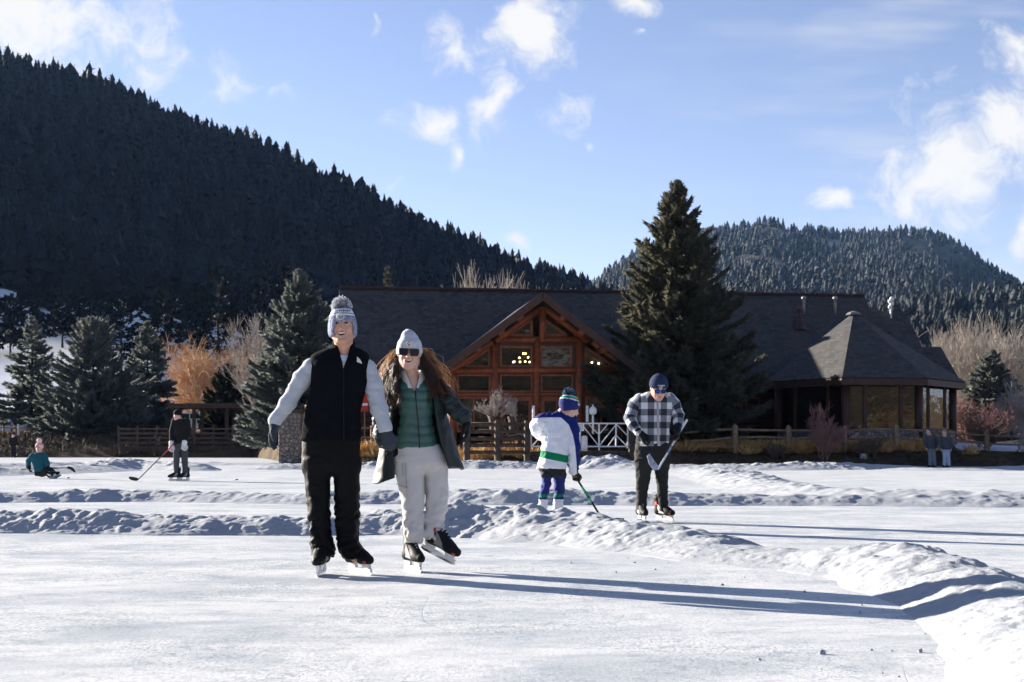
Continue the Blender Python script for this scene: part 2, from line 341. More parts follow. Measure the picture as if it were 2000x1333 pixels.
def berm(pts,res,seed,lump=1.0,name='snow_bank'):
    """pts: (X, Y, half width, height) along the crest"""
    Q=catm(pts,500); L=np.r_[0,np.cumsum(np.hypot(*np.diff(Q[:,:2],axis=0).T))]
    n=max(20,int(L[-1]/res)); s=np.linspace(0,L[-1],n); P=np.stack([np.interp(s,L,Q[:,k]) for k in range(4)],1)
    T=np.gradient(P[:,:2],axis=0); kw=max(3,int(.9/res))|1; T=np.stack([np.convolve(np.pad(T[:,j],kw//2,mode='edge'),np.ones(kw)/kw,'valid') for j in (0,1)],1); T/=np.linalg.norm(T,axis=1)[:,None]; Nn=np.c_[-T[:,1],T[:,0]]
    wmax=P[:,2].max(); k=max(9,int(2*wmax/res)); q=np.linspace(-1,1,k)
    jit=1+.22*perlin(np.c_[s*1.3,s*0,s*0],seed)+.07*perlin(np.c_[s*3,s*0,s*0],seed+1)
    wl=(P[:,2]*1.14*jit); jit2=1+.28*perlin(np.c_[s*1.1+50,s*0,s*0],seed+2)+.07*perlin(np.c_[s*3.3+9,s*0,s*0],seed+3); wr=P[:,2]*1.14*jit2
    off=np.where(q[None,:]<0,q[None,:]*wl[:,None],q[None,:]*wr[:,None])
    X=P[:,0:1]+Nn[:,0:1]*off; Y=P[:,1:2]+Nn[:,1:2]*off
    prof=np.clip(1-np.abs(q)**2.0,0,1)[None,:]**1.6
    fl=np.c_[X.ravel(),Y.ravel(),np.full(X.size,seed*3.1)]
    big=fbm(fl*2.2,2,seed,True).reshape(X.shape); med=fbm(fl*6.5,3,seed+5,True).reshape(X.shape); sm=fbm(fl*22,2,seed+9).reshape(X.shape); 
    hh=P[:,3:4]
    amp=np.clip(prof*3.2,0,1)
    wv=fbm(fl*1.1,2,seed+13).reshape(X.shape); Z=hh*prof*(1+.35*lump*big+.35*wv)+amp*lump*(np.minimum(hh,.3)*(.125*med)*(1+.8*wv)+.006*sm*np.minimum(1,hh/.12))
    endf=np.clip(np.minimum(s,L[-1]-s)/.5,0,1)[:,None]
    Z=Z*endf**.6-.012*(1-np.clip(prof*12,0,1))-.004
    idx=np.arange(X.size).reshape(X.shape)
    F=np.stack([idx[:-1,:-1],idx[1:,:-1],idx[1:,1:],idx[:-1,1:]],-1).reshape(-1,4)
    return tag(mk(name,np.c_[X.ravel(),Y.ravel(),Z.ravel()],F,M_snow),kind='structure')
def gp(px,py): d=GD(py); return ((px-1000)*d/FPX,d)
def line(rows):
    """rows: (px, py of the crest's foot line on the ice, half width, height)"""
    return [(*gp(a,b),w_,h_) for a,b,w_,h_ in rows]
berm(line([(-260,1034,.5,.20),(0,1036,.52,.21),(200,1038,.52,.20),(420,1040,.55,.20),(600,1040,.55,.17),(760,1038,.65,.20),(880,1040,.75,.30),(990,1042,.85,.28),(1080,1048,.8,.245),(1220,1062,.72,.2),(1340,1074,.6,.2),(1440,1088,.55,.12)]),.016,1,1.1)
berm(line([(1290,1068,.5,.16),(1400,1086,.58,.13),(1510,1098,.55,.11),(1620,1108,.55,.15),(1740,1120,.62,.22),(1845,1150,.56,.20),(1945,1190,.5,.17),(2030,1250,.47,.16),(2095,1330,.45,.17),(2170,1480,.43,.2),(2290,1800,.43,.2)]),.011,2,1.0)
berm(line([(-200,980,.6,.17),(0,980,.62,.165),(300,978,.62,.165),(600,982,.62,.15),(800,982,.65,.2),(1000,984,.65,.22),(1150,984,.65,.22),(1300,985,.65,.19),(1500,985,.6,.15),(1700,986,.65,.14),(2000,988,.7,.14),(2300,990,.7,.14)]),.028,3,1.0)
berm(line([(1335,920,1.3,.12),(1390,927,1.3,.20),(1440,938,1.2,.22),(1490,952,1.1,.2),(1560,964,.95,.17),(1700,973,.75,.16),(2000,978,.75,.15),(2200,979,.7,.13)]),.045,4,1.0)
berm(line([(-120,930,1.6,.24),(0,927,1.6,.22),(160,921,1.6,.22),(240,917,1.4,.42),(300,917,1.5,.3),(380,919,1.3,.28),(430,919,1,.15)]),.06,5,.9)
berm(line([(-100,914,1.2,.15),(100,912,1.2,.18),(330,909,1.2,.14),(560,909,1.2,.12)]),.08,8,.9)
berm(line([(520,918,1.2,.2),(640,915,1.4,.22),(800,915,1.4,.30),(950,915,1.4,.32),(1100,915,1.5,.25),(1185,916,1.6,.55),(1260,917,1.4,.22),(1500,918,1.5,.24),(1600,917,1.6,.3),(1740,917,1.4,.18),(1840,919,1.4,.09),(2000,918,1.4,.16),(2200,917,1.4,.28)]),.05,6,.9)
# loose crumbs thrown up beside the banks
rng=np.random.default_rng(5)
mb=MB()
def crumb(x,y,r):
    b=len(mb.v); mb.ball((x,y,r*.55),(r*rng.uniform(.8,1.3),r*rng.uniform(.8,1.2),r*rng.uniform(.6,.9)),7,5)
    for i in range(b,len(mb.v)):
        v=mb.v[i]; mb.v[i]=tuple(v[j]+r*.22*rng.normal() for j in range(3))
foot=np.array([gp(a,b) for a,b in ((560,1066),(880,1076),(1100,1082),(1300,1098),(1450,1118),(1600,1150),(1740,1190),(1800,1230),(1790,1333))])
for i in range(45):
    k=rng.uniform(0,len(foot)-1); j=int(k); p=foot[j]+(foot[min(j+1,len(foot)-1)]-foot[j])*(k-j)
    o=abs(rng.normal())*.28+(rng.random()<.2)*rng.random()*.6
    crumb(p[0]-o*.75+.05,p[1]-o*.65+.05,min(.003+rng.exponential(.002),.01))
for px,py,r in ((1606,1278,.012),):
    x,y=gp(px,py); crumb(x,y,r)
tag(mb.build('snow_crumbs',M_snow,smooth=True),kind='stuff')
# ------------------------------------------------------------------ trees
def unit(v): return v/np.maximum(np.linalg.norm(v,axis=-1,keepdims=True),1e-9)
def kites(B,D,L,Wd,rng,cross=2):
    """flat needle sprays: base point, direction, length, width"""
    n=len(B); D=unit(D); V=[];
    for c in range(cross):
        r=rng.normal(size=(n,3)); S=unit(np.cross(D,r))*Wd[:,None]
        m=B+D*(L*.42)[:,None]
        V.append(np.stack([B,m+S,B+D*L[:,None],m-S],1))
    return np.concatenate(V).reshape(-1,3)
def quads(nv): return np.arange(nv).reshape(-1,4)
def conifer(h,r,seed,nb,kt,base=.06,tw=.1,tl=.32,lift=-.15,power=.85,tip=.0,irr=.25,topfill=1.0,droop=.25,cross=2,wide=.25):
    """returns needle-spray vertices, and branch segments"""
    rng=np.random.default_rng(seed)
    t=np.sort(base+(1-base)*(np.arange(nb)+rng.random(nb))/nb)
    t=np.round(t*(nb/7))/(nb/7)*.7+t*.3 if nb>150 else t
    t=np.clip(t,base,.995)
    az=rng.random(nb)*2*np.pi+np.arange(nb)*2.4
    lob=1+irr*.6*np.sin(az*2+rng.random()*6)+0
    sm=np.interp(t*9,np.arange(11),rng.normal(size=11))*irr*.35
    L=r*np.clip((1-t),0,1)**power*(1-irr+2*irr*rng.random(nb))*(1+sm)*(.85+.15*lob)*topfill
    L=np.maximum(L,.035*r)
    el=lift+np.interp(t,[0,.5,.85,1],[-.12,.1,.45,1.05])+rng.normal(size=nb)*.1
    d0=np.c_[np.cos(az)*np.cos(el),np.sin(az)*np.cos(el),np.sin(el)]
    P0=np.c_[np.zeros(nb),np.zeros(nb),t*h]
    def pt(i,s):
        p=P0[i]+d0[i]*(L[i]*s)[:,None]
        p[:,2]+=L[i]*(-droop*s+ (droop*1.15)*s**2.4)
        return p
    w=np.maximum(L/r,.12); cnt=rng.multinomial(nb*kt,w/w.sum()); i=np.repeat(np.arange(nb),cnt); n=len(i)
    s=.08+.92*rng.random(n)**.62
    s=np.where(rng.random(n)<tip,.75+.25*rng.random(n),s)
    B=pt(i,s); side=np.cross(d0[i],np.array([0,0,1.0])); side=unit(side)*np.where(rng.random(n)<.5,-1,1)[:,None]
    off=(1-s)*L[i]*wide*rng.random(n)
    B=B+side*off[:,None]; B[:,2]-=off*.25
    mixf=rng.random(n)[:,None]
    D=unit(d0[i])*(.45+.5*mixf)+side*(.75-.4*mixf)*(rng.random(n)[:,None])+rng.normal(size=(n,3))*.22; D[:,2]+=.18+.25*(rng.random(n)-.5)
    ln=tl*(.55+.8*rng.random(n))*np.clip(.55+.5*(1-t[i]),.45,1)
    V=kites(B,D,ln,tw*(.6+.7*rng.random(n))*np.clip(.6+.5*(1-t[i]),.5,1),rng,cross)
    segs=[]
    ii=np.arange(nb)
    for a,b in ((0,.35),(.35,.7),(.7,.97)):
        segs.append((pt(ii,np.full(nb,a)),pt(ii,np.full(nb,b)),L*.016*(1-a)+.008,L*.016*(1-b)+.005))
    return V,[np.concatenate(x) for x in zip(*segs)]
def seg_mesh(p0,p1,r0,r1,n=3):
    d=unit(p1-p0); a=np.where(np.abs(d[:,2:3])<.9,np.array([[0,0,1.]]),np.array([[1.,0,0]])); x=unit(np.cross(d,a)); y=np.cross(d,x)
    ang=2*np.pi*np.arange(n)/n; rad_=x[:,None,:]*np.cos(ang)[None,:,None]+y[:,None,:]*np.sin(ang)[None,:,None]
    V=np.concatenate([p0[:,None]+rad_*r0[:,None,None],p1[:,None]+rad_*r1[:,None,None]],1).reshape(-1,3)
    m=len(p0); k=np.arange(n); k2=(k+1)%n; f=np.stack([k,k2,n+k2,n+k],1)
    F=(np.arange(m)[:,None,None]*2*n+f[None]).reshape(-1,4); return V,F
def needle_mat(name,c1,c2,c3,tr_=.42,tint=False):
    m,nt,b=nodes(name); b.inputs['Roughness'].default_value=.75; b.inputs['Specular IOR Level'].default_value=.25
    co=coord(nt); n1=noise(nt,co,.9,4,.65); n2=noise(nt,co,6,2)
    c=mix(nt,ramp(nt,n1,.35,.68),c1,c2); c=mix(nt,math_(nt,'MULTIPLY',ramp(nt,n2,.48,.75),.65),c,c3)
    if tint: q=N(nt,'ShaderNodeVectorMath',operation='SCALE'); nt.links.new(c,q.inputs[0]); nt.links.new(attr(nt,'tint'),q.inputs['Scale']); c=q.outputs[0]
    setin(nt,b.inputs['Base Color'],c)
    tr=N(nt,'ShaderNodeBsdfTranslucent'); vm_=N(nt,'ShaderNodeMix',data_type='RGBA',blend_type='MULTIPLY'); vm_.inputs[0].default_value=1; nt.links.new(c,vm_.inputs[6]); vm_.inputs[7].default_value=(1.55,1.45,1.25,1); setin(nt,tr.inputs['Color'],vm_.outputs[2])
    mx=N(nt,'ShaderNodeMixShader'); mx.inputs[0].default_value=tr_
    o=nt.nodes['Material Output']; nt.links.new(b.outputs[0],mx.inputs[1]); nt.links.new(tr.outputs[0],mx.inputs[2]); nt.links.new(mx.outputs[0],o.inputs[0]); return m
M_blue=needle_mat('blue spruce needles',(.09,.115,.125),(.17,.20,.21),(.30,.29,.23))
M_green=needle_mat('spruce needles',(.06,.068,.056),(.115,.118,.092),(.20,.188,.135))
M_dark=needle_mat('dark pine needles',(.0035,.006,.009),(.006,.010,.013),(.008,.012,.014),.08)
M_jun=needle_mat('juniper foliage',(.022,.026,.018),(.04,.042,.026),(.06,.055,.035))
M_far=needle_mat('far forest',(.012,.02,.022),(.026,.034,.034),(.042,.046,.042),.12,True)
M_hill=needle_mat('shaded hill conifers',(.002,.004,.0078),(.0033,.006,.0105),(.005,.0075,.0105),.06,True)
M_bark=mat('bark',(.06,.045,.035),(.03,.024,.02),.95,6,.6,.02)
def trunk_mb(h,r,n=10,lean=0,rng=None,base=-.4):
    mb=MB(); k=9; rng=rng or np.random.default_rng(1)
    pts=[(rng.normal()*r*.12*(i>0)+lean*i/k,rng.normal()*r*.12*(i>0),base+(h-base)*i/(k-1)) for i in range(k)]
    mb.tube(pts,[max(r*(1-i/(k-1))**.9*(1.25 if i==0 else 1),.012) for i in range(k)],n); return mb
def ground_z(x,y): return float(H(x,y)[0])
def conifer_tree(name,px,d,top,hw,label,cat,m,group=None,seed=1,nb=300,kt=60,zb=None,**kw):
    x=(px-1000)*d/FPX; z0=ground_z(x,d) if zb is None else zb; h=HC-(top-YH)*d/FPX-z0; r=hw*d/FPX
    root=empty(name,(x,d,z0),0,label,cat,group)
    V,sg=conifer(h,r,seed,nb,kt,**kw)
    mk('crown',V,quads(len(V)),m,root,smooth=False)
    mb=trunk_mb(h*.97,h*.017+.05,rng=np.random.default_rng(seed)); tv,tf=seg_mesh(*sg)
    b=len(mb.v); mb.add(tv,tf+0)
    mb.build('trunk',M_bark,root,smooth=True)
    return root
# the great spruce before the lodge
conifer_tree('spruce_tree',1322,68.2,362,162,'tallest dark spruce, standing in front of the lodge behind the man in plaid','spruce tree',M_green,None,3,480,240,base=.03,tw=.06,tl=.40,power=.70,irr=.24,droop=.34,wide=.30,lift=.04)
SPR='blue spruces along the left shore'
conifer_tree('spruce_tree',62,131,622,78,'thin spruce with a bare lower trunk near the left edge','spruce tree',M_blue,SPR,4,170,100,base=.16,tw=.10,tl=.55,irr=.34,power=.85,droop=.32)
conifer_tree('spruce_tree',182,126,632,116,'broadest silvery spruce on the left bank, its crown reaching the ground','spruce tree',M_blue,SPR,5,260,170,base=.03,tw=.10,tl=.55,power=.62,irr=.3,wide=.34,lift=.08)
conifer_tree('spruce_tree',288,133,632,80,'pointed spruce between the broad silvery spruce and the orange willow','spruce tree',M_blue,SPR,6,210,120,base=.05,tw=.10,tl=.55,irr=.32,power=.85)
conifer_tree('spruce_tree',585,90,534,122,'dense spruce just left of the lodge, behind the man in the black vest','spruce tree',M_blue,SPR,7,300,190,base=.03,tw=.075,tl=.44,power=.72,irr=.3,wide=.32,lift=.06)
conifer_tree('spruce_tree',1935,98,690,68,'small dark spruce standing right of the lodge behind the red bush','spruce tree',M_blue,SPR,8,260,90,base=.05,tw=.09,tl=.42,power=.6,irr=.3)
conifer_tree('spruce_tree',757,128,523,30,'spruce top showing alone above the left part of the lodge ridge','spruce tree',M_green,SPR,9,200,60,base=.3,tw=.12,tl=.5,power=.7)
JUN='dark junipers behind the shelter'
conifer_tree('juniper_bush',445,126,722,50,'dark round juniper in front of the orange willow, above the shelter roof','juniper',M_jun,JUN,10,220,110,base=.02,tw=.11,tl=.42,power=.38,lift=.35,irr=.18)
conifer_tree('juniper_bush',500,122,745,32,'smaller dark juniper between the shelter and the dense spruce','juniper',M_jun,JUN,11,180,90,base=.02,tw=.11,tl=.42,power=.4,lift=.35,irr=.2)
PINE='dark pines at the foot of the snowy meadow'
pl=[(20,235,590,60,'dark open pine at the left edge of the snowy meadow'),(122,255,570,62,'tall dark pine above the thin spruce at left'),(170,270,560,55,'dark pine rising above the broad silvery spruce'),(236,225,575,60,'dark pine with visible bare trunk above the pointed spruce'),(322,245,560,62,'tall dark pine right of the pointed spruce'),(425,200,530,62,'dark pine with a bare trunk standing in the orange willow'),(500,260,560,50,'dark pine behind the bare bush left of the lodge'),(560,230,520,55,'dark pine directly behind the dense spruce by the lodge'),(75,300,575,50,'dark pine highest on the snowy meadow'),(375,290,560,50,'dark pine on the upper edge of the snow beside the trunk in the willow')]
for i,(px,d,top,hw,lb) in enumerate(pl):
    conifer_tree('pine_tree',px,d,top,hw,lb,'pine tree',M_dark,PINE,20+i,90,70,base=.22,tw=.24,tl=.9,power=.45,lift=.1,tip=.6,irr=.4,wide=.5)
# ------------------------------------------------------------------ the forested mountains, one mass each
def forest(name,label_seed,n,sel,hr,nb,kt,mt,seed,jit=0.0):
    rng=np.random.default_rng(seed); X,Y=sel(rng,n); Z=H(X,Y); X=X.ravel();Y=Y.ravel()
    protos=[conifer(1,.17+.05*rng.random(),100+seed*10+i,nb,kt,base=.1,tw=.02,tl=.11,power=.85,irr=.3,cross=1,lift=-.1)[0] for i in range(7)]
    def cone(r_,sd):
        q=np.random.default_rng(sd); a=2*np.pi*np.arange(7)/7; lv=[(.06,r_*.5),(.14,r_),(.30,r_*.78),(.34,r_*.92),(.52,r_*.58),(.56,r_*.70),(.74,r_*.36),(.78,r_*.45),(.98,.012)]; Q=[]
        R=[np.c_[np.cos(a)*w*(.55+.8*q.random(7)),np.sin(a)*w*(.55+.8*q.random(7)),z+.03*q.normal(size=7)*(z<.9)] for z,w in lv]
        for u_,v_ in zip(R[:-1],R[1:]):
            for i in range(7): j=(i+1)%7; Q+=[u_[i],u_[j],v_[j],v_[i]]
        return np.array(Q)
    protos=[np.concatenate([p_,cone(.14+.016*i,seed*20+i)]) for i,p_ in enumerate(protos)]
    Vs=[];tn_=[];k=rng.integers(0,7,len(X))
    for j in range(7):
        s=np.where(k==j)[0]; P=protos[j]; h=hr[0]+(hr[1]-hr[0])*rng.random(len(s))**1.5; a=rng.random(len(s))*6.28; c,sn_=np.cos(a)[:,None],np.sin(a)[:,None]; wd_=(.85+.6*rng.random(len(s)))[:,None]
        V=np.stack([(P[None,:,0]*c-P[None,:,1]*sn_)*h[:,None]*wd_+X[s][:,None],(P[None,:,0]*sn_+P[None,:,1]*c)*h[:,None]*wd_+Y[s][:,None],P[None,:,2]*h[:,None]+Z[s][:,None]-.3],-1)
        Vs.append(V.reshape(-1,3)); tn_.append(np.repeat(np.exp(rng.normal(size=len(s))*.55-.1),len(P)))
    V=np.concatenate(Vs); return tag(mk(name,V,quads(len(V)),mt,smooth=False,attrs={'tint':np.concatenate(tn_)}),kind='stuff')
def sel_left(rng,n):
    a=np.radians(rng.uniform(-23,7,n*3)); u_=rng.random(n*3); ad=np.degrees(a); rc=itp(ad,LEFT,2)
    r0=np.where(ad<-6,335,235); r=np.sqrt(r0**2+u_*((rc*1.04)**2-r0**2)); keep=(r<rc*1.05)
    X=r*np.sin(a);Y=r*np.cos(a); q=np.where(keep)[0][:n]; return X[q],Y[q]
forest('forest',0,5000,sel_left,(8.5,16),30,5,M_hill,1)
def sel_crest(rng,n):
    a=np.radians(rng.uniform(-22,7,n)); rc=itp(np.degrees(a),LEFT,2)*(1+rng.uniform(-.03,.01,n)); return rc*np.sin(a),rc*np.cos(a)
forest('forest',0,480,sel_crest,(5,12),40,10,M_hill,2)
def sel_right(rng,n):
    a=np.radians(rng.uniform(1,23,n*4)); r=np.sqrt(800**2+rng.random(n*4)*(2030**2-800**2)); X=r*np.sin(a);Y=r*np.cos(a)
    dens=fbm(np.c_[X*.009,Y*.003,0*X],4,41); q=np.where((dens>-.06-.3*rng.random(n*4)*(r<1400))|(rng.random(n*4)<.06))[0][:n]; return X[q],Y[q]
forest('forest',0,9000,sel_right,(8,16),14,4,M_far,3)
def sel_sh(rng,n):
    a=np.radians(rng.uniform(5,25,n)); r=np.sqrt(330**2+rng.random(n)*(930**2-330**2)); return r*np.sin(a),r*np.cos(a)
forest('forest',0,2600,sel_sh,(8,13),18,5,M_far,4)
def sel_rc(rng,n):
    a=np.radians(rng.uniform(1.5,22,n)); r=2000*(1+rng.uniform(-.02,.004,n)); X=r*np.sin(a);Y=r*np.cos(a); q=np.where(perlin(np.c_[X*.012,Y*.012,0*X],7)>-.1)[0]; return X[q],Y[q]
forest('forest',0,420,sel_rc,(6,15),24,6,M_far,5)
def sel_back(rng,n):
    a=np.radians(rng.uniform(120,235,n)); r=135+385*rng.random(n); return r*np.sin(a),r*np.cos(a)
forest('forest',0,1700,sel_back,(4,10),16,5,M_far,6)
# ------------------------------------------------------------------ leafless trees and bushes
def bare(h,seed,n0=3,depth=4,spread=.5,up=.35,r0=.06,first=.35,ratio=.72,kids=3,stems=1,stem_spread=.15,curl=.12):
    rng=np.random.default_rng(seed); S=[]
    def grow(p,d,L,r,k):
        q=p; dd=d
        for j in range(2):
            dd=dd+rng.normal(size=3)*curl; dd=dd/np.linalg.norm(dd); e=q+dd*L/2; S.append((q,e,r*(1-.18*j),r*(1-.18*(j+1)))); q=e
            if k>0:
                for c in range(kids if j else max(1,kids-2)):
                    nd=dd+rng.normal(size=3)*spread; nd[2]+=up*(.6+.8*rng.random()); nd/=np.linalg.norm(nd); grow(q if j else p+(q-p)*rng.random(),nd,L*ratio*(.75+.5*rng.random()),r*.58,k-1)
    for s in range(stems):
        d=np.array([rng.normal()*stem_spread,rng.normal()*stem_spread,1.0]); d/=np.linalg.norm(d)
        grow(np.array([rng.normal()*.1*(stems>1),rng.normal()*.1*(stems>1),-.1]),d,h*first*(.8+.4*rng.random()),r0,depth)
    a=[np.array(x) for x in zip(*S)]
    zmax=np.percentile(a[1][:,2],99.5); f=h/zmax
    return a[0]*f,a[1]*f,np.maximum(a[2]*f,.004),np.maximum(a[3]*f,.003)
def twig_mat(name,c1,c2): return mat(name,c1,c2,.85,1.2)
M_wil=twig_mat('orange willow twigs',(.52,.31,.155),(.42,.26,.15))
M_cot=twig_mat('pale cottonwood twigs',(.42,.375,.32),(.31,.275,.23))
M_grey=twig_mat('grey twigs',(.36,.32,.29),(.22,.19,.17))
M_red=twig_mat('reddish twigs',(.34,.17,.14),(.22,.12,.10))
M_brn=twig_mat('brown twigs',(.22,.15,.11),(.12,.085,.065))
def bare_plant(name,px,d,top,label,cat,m,group=None,seed=1,zb=None,sc=1.0,minr=None,**kw):
    x=(px-1000)*d/FPX; z0=ground_z(x,d) if zb is None else zb; h=HC-(top-YH)*d/FPX-z0
    p0,p1,r0,r1=bare(h,seed,**kw)
    if minr: r0=np.maximum(r0,minr); r1=np.maximum(r1,minr*.8)
    p0=p0*[sc,sc,1];p1=p1*[sc,sc,1]
    V,F=seg_mesh(p0,p1,r0,r1); return tag(mk(name,V,F,m,None,True,loc=(x,d,z0)),label,cat,group)
WIL=dict(depth=5,spread=.6,up=.22,r0=.14,first=.2,kids=3,stems=5,stem_spread=.5,minr=.009,sc=1.25)
bare_plant('willow_tree',372,150,668,'left one of the two leafless orange willows, just right of the spruces','willow',M_wil,'orange willows',31,**WIL)
bare_plant('willow_tree',452,155,664,'right one of the two leafless orange willows, nearer the lodge','willow',M_wil,'orange willows',32,**WIL)
COT=dict(depth=4,spread=.3,up=.5,r0=.10,first=.27,kids=3,stems=3,stem_spread=.16,minr=.028,curl=.07)
cots=[(1800,640),(1822,650),(1843,636),(1865,628),(1885,640),(1905,626),(1928,622),(1950,632),(1970,640),(1990,650),(2012,640),(1858,655),(1940,660),(1985,668)]
for i,(px,t) in enumerate(cots):
    bare_plant('cottonwood_tree',px,205+(i*37%30),t,'tall pale leafless cottonwood in the row behind the right end of the lodge','cottonwood',M_cot,'cottonwoods behind the lodge',50+i,**COT)
for i,(px,t,lb) in enumerate([(903,540,'leftmost bare treetop showing above the lodge ridge'),(930,533,'tallest bare treetop above the lodge ridge, left of the gable'),(985,552,'small bare treetop above the lodge ridge beside the gable'),(1012,548,'bare treetop above the lodge ridge nearest the gable peak')]):
    bare_plant('cottonwood_tree',px,118+3*i,t,lb,'cottonwood',M_cot,'cottonwoods behind the lodge',80+i,**dict(COT,minr=.02))
bare_plant('leafless_bush',523,104,622,'tall grey leafless bush left of the dense spruce by the lodge','bush',M_grey,None,90,depth=5,spread=.3,up=.45,r0=.07,first=.26,kids=3,stems=4,stem_spread=.22,minr=.012)
SH=dict(depth=4,spread=.35,up=.3,r0=.035,first=.3,kids=3,stems=6,stem_spread=.4,minr=.008)
bare_plant('leafless_bush',1612,63.6,792,'reddish leafless bush in front of the right rail fence','bush',M_red,'leafless bushes on the right shore',91,**SH)
bare_plant('leafless_bush',1905,84,775,'wide red leafless bush below the small spruce at right','bush',M_red,'leafless bushes on the right shore',92,sc=1.7,**dict(SH,stems=9))
bare_plant('leafless_bush',1990,66,742,'pale grey leafless bush at the right edge of the photo','bush',M_grey,'leafless bushes on the right shore',93,sc=1.1,**SH)
bare_plant('leafless_bush',1515,64,862,'lowest grey leafless bush, below the middle of the right rail fence','bush',M_brn,'leafless bushes on the right shore',94,sc=1.6,**SH)
bare_plant('leafless_bush',1845,72,790,'thin leafless bush just left of the pair of people on the right shore','bush',M_grey,'leafless bushes on the right shore',95,sc=.9,**dict(SH,stems=4))
bare_plant('leafless_bush',1700,64,850,'small brown leafless bush right of the reddish bush','bush',M_brn,'leafless bushes on the right shore',96,sc=1.5,**SH)
bare_plant('leafless_bush',1925,68,822,'brown leafless bush on the bank right of the pair of people','bush',M_brn,'leafless bushes on the right shore',97,sc=1.5,**dict(SH,stems=8))
# ------------------------------------------------------------------ dry grass
def tufts(name,spots,m,seed,hgt=.45,nb=60):
    rng=np.random.default_rng(seed); X=np.array([s[0] for s in spots]);Y=np.array([s[1] for s in spots]); sc=np.array([s[2] for s in spots]); Z=H(X,Y)-.04
    n=len(spots)*nb; i=np.repeat(np.arange(len(spots)),nb); a=rng.random(n)*6.28; q=rng.random(n)**.6
    D=np.c_[np.cos(a)*q*.8,np.sin(a)*q*.8,.55+.3*rng.random(n)-q*.25]; B=np.c_[X[i]+np.cos(a)*q*.18*sc[i],Y[i]+np.sin(a)*q*.18*sc[i],Z[i]]
    V=kites(B,D,hgt*sc[i]*(.6+.7*rng.random(n)),.022*sc[i]*np.ones(n),rng,1)
    return tag(mk(name,V,quads(len(V)),m,smooth=False),kind='stuff')
M_gold=mat('golden dry grass',(.66,.43,.17),(.46,.28,.10),.9,3); M_bnk=mat('dead bank grass darkened for shade',(.10,.07,.04),(.05,.037,.025),.9,2); M_tan=mat('tan dry grass',(.30,.20,.09),(.16,.11,.06),.9,2)  # bank grass is coloured darker to carry the shade of the left slope
rng=np.random.default_rng(12); sp=[]
for i in range(1500):
    px=rng.uniform(690,2150); d=61.6+rng.random()*4.2; sp.append(((px-1000)*d/FPX,d,rng.uniform(.3,.6)))
tufts('dry_grass',[s for s in sp],M_bnk,1,.36,22)
sp=[]
for px,d,n,w in ((925,63.0,26,1.6),(960,63.2,20,1.2),(1015,62.6,9,.5),(720,66,30,.6),(585,77,14,.4),(1480,65.6,130,4),(1580,65.8,120,4),(1700,65.8,80,3),(1380,65.6,40,2),(1800,66.2,30,2),(1430,65.8,16,.8),(1310,66,14,1.0)):
    for k in range(n): sp.append(((px-1000)*d/FPX+rng.normal()*w*.5,d+rng.normal()*.5,rng.uniform(.9,1.5)))
tufts('golden_grass',sp,M_gold,2,.42,60)
sp=[]
for i in range(900):
    px=rng.uniform(-60,560); d=113+rng.random()*16; sp.append(((px-1000)*d/FPX,d,rng.uniform(.8,1.4)))
tufts('dry_grass',sp,M_bnk,3,.5,22)
sp=[]
for i in range(420):
    px=rng.uniform(-60,330); d=126+rng.random()*9; sp.append(((px-1000)*d/FPX,d,rng.uniform(.5,.9)))
tufts('golden_grass',sp,M_gold,5,.42,20)
# ------------------------------------------------------------------ the log lodge
LO=np.array([1.5,70.0]); LR=rad(8.0); UH=np.array([math.cos(LR),math.sin(LR)]); VH=np.array([-math.sin(LR),math.cos(LR)])
def LU(px,py,v):
    dx=(px-1000)/FPX; t=(v+LO@VH)/(dx*VH[0]+VH[1]); p=np.array([dx*t,t]); return float((p-LO)@UH), float(HC-(py-YH)*t/FPX)
def LW(x,y): q=np.array([x,y])-LO; return float(q@UH),float(q@VH)
def shingle_mat(name):
    m,nt,b=nodes(name); b.inputs['Roughness'].default_value=.88; b.inputs['Specular IOR Level'].default_value=.25
    uv=N(nt,'ShaderNodeUVMap').outputs[0]
    br=N(nt,'ShaderNodeTexBrick'); nt.links.new(uv,br.inputs['Vector']); br.inputs['Scale'].default_value=1; br.inputs['Brick Width'].default_value=.34; br.inputs['Row Height'].default_value=.2; br.inputs['Mortar Size'].default_value=.022; br.inputs['Mortar Smooth'].default_value=.3
    br.inputs['Color1'].default_value=(.029,.032,.039,1); br.inputs['Color2'].default_value=(.083,.084,.087,1); br.inputs['Mortar'].default_value=(.03,.03,.03,1); br.offset=.37; br.squash=1
    n=noise(nt,uv,.7,4); c=mix(nt,ramp(nt,n,.3,.75),br.outputs['Color'],(.07,.064,.06)); f=noise(nt,uv,3.2,2)
    c=mix(nt,math_(nt,'MULTIPLY',ramp(nt,f,.45,.7),.55),c,(.035,.033,.033))
    setin(nt,b.inputs['Base Color'],c); bump(nt,b,br.outputs['Fac'],-.5,.03); return m
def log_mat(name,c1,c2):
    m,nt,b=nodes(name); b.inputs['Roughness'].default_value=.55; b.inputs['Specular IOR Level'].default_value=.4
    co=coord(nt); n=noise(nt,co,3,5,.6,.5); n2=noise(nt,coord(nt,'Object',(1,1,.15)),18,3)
    setin(nt,b.inputs['Base Color'],mix(nt,ramp(nt,math_(nt,'ADD',math_(nt,'MULTIPLY',n,.5),math_(nt,'MULTIPLY',n2,.5)),.35,.65),c1,c2)); bump(nt,b,n2,.3,.01); return m
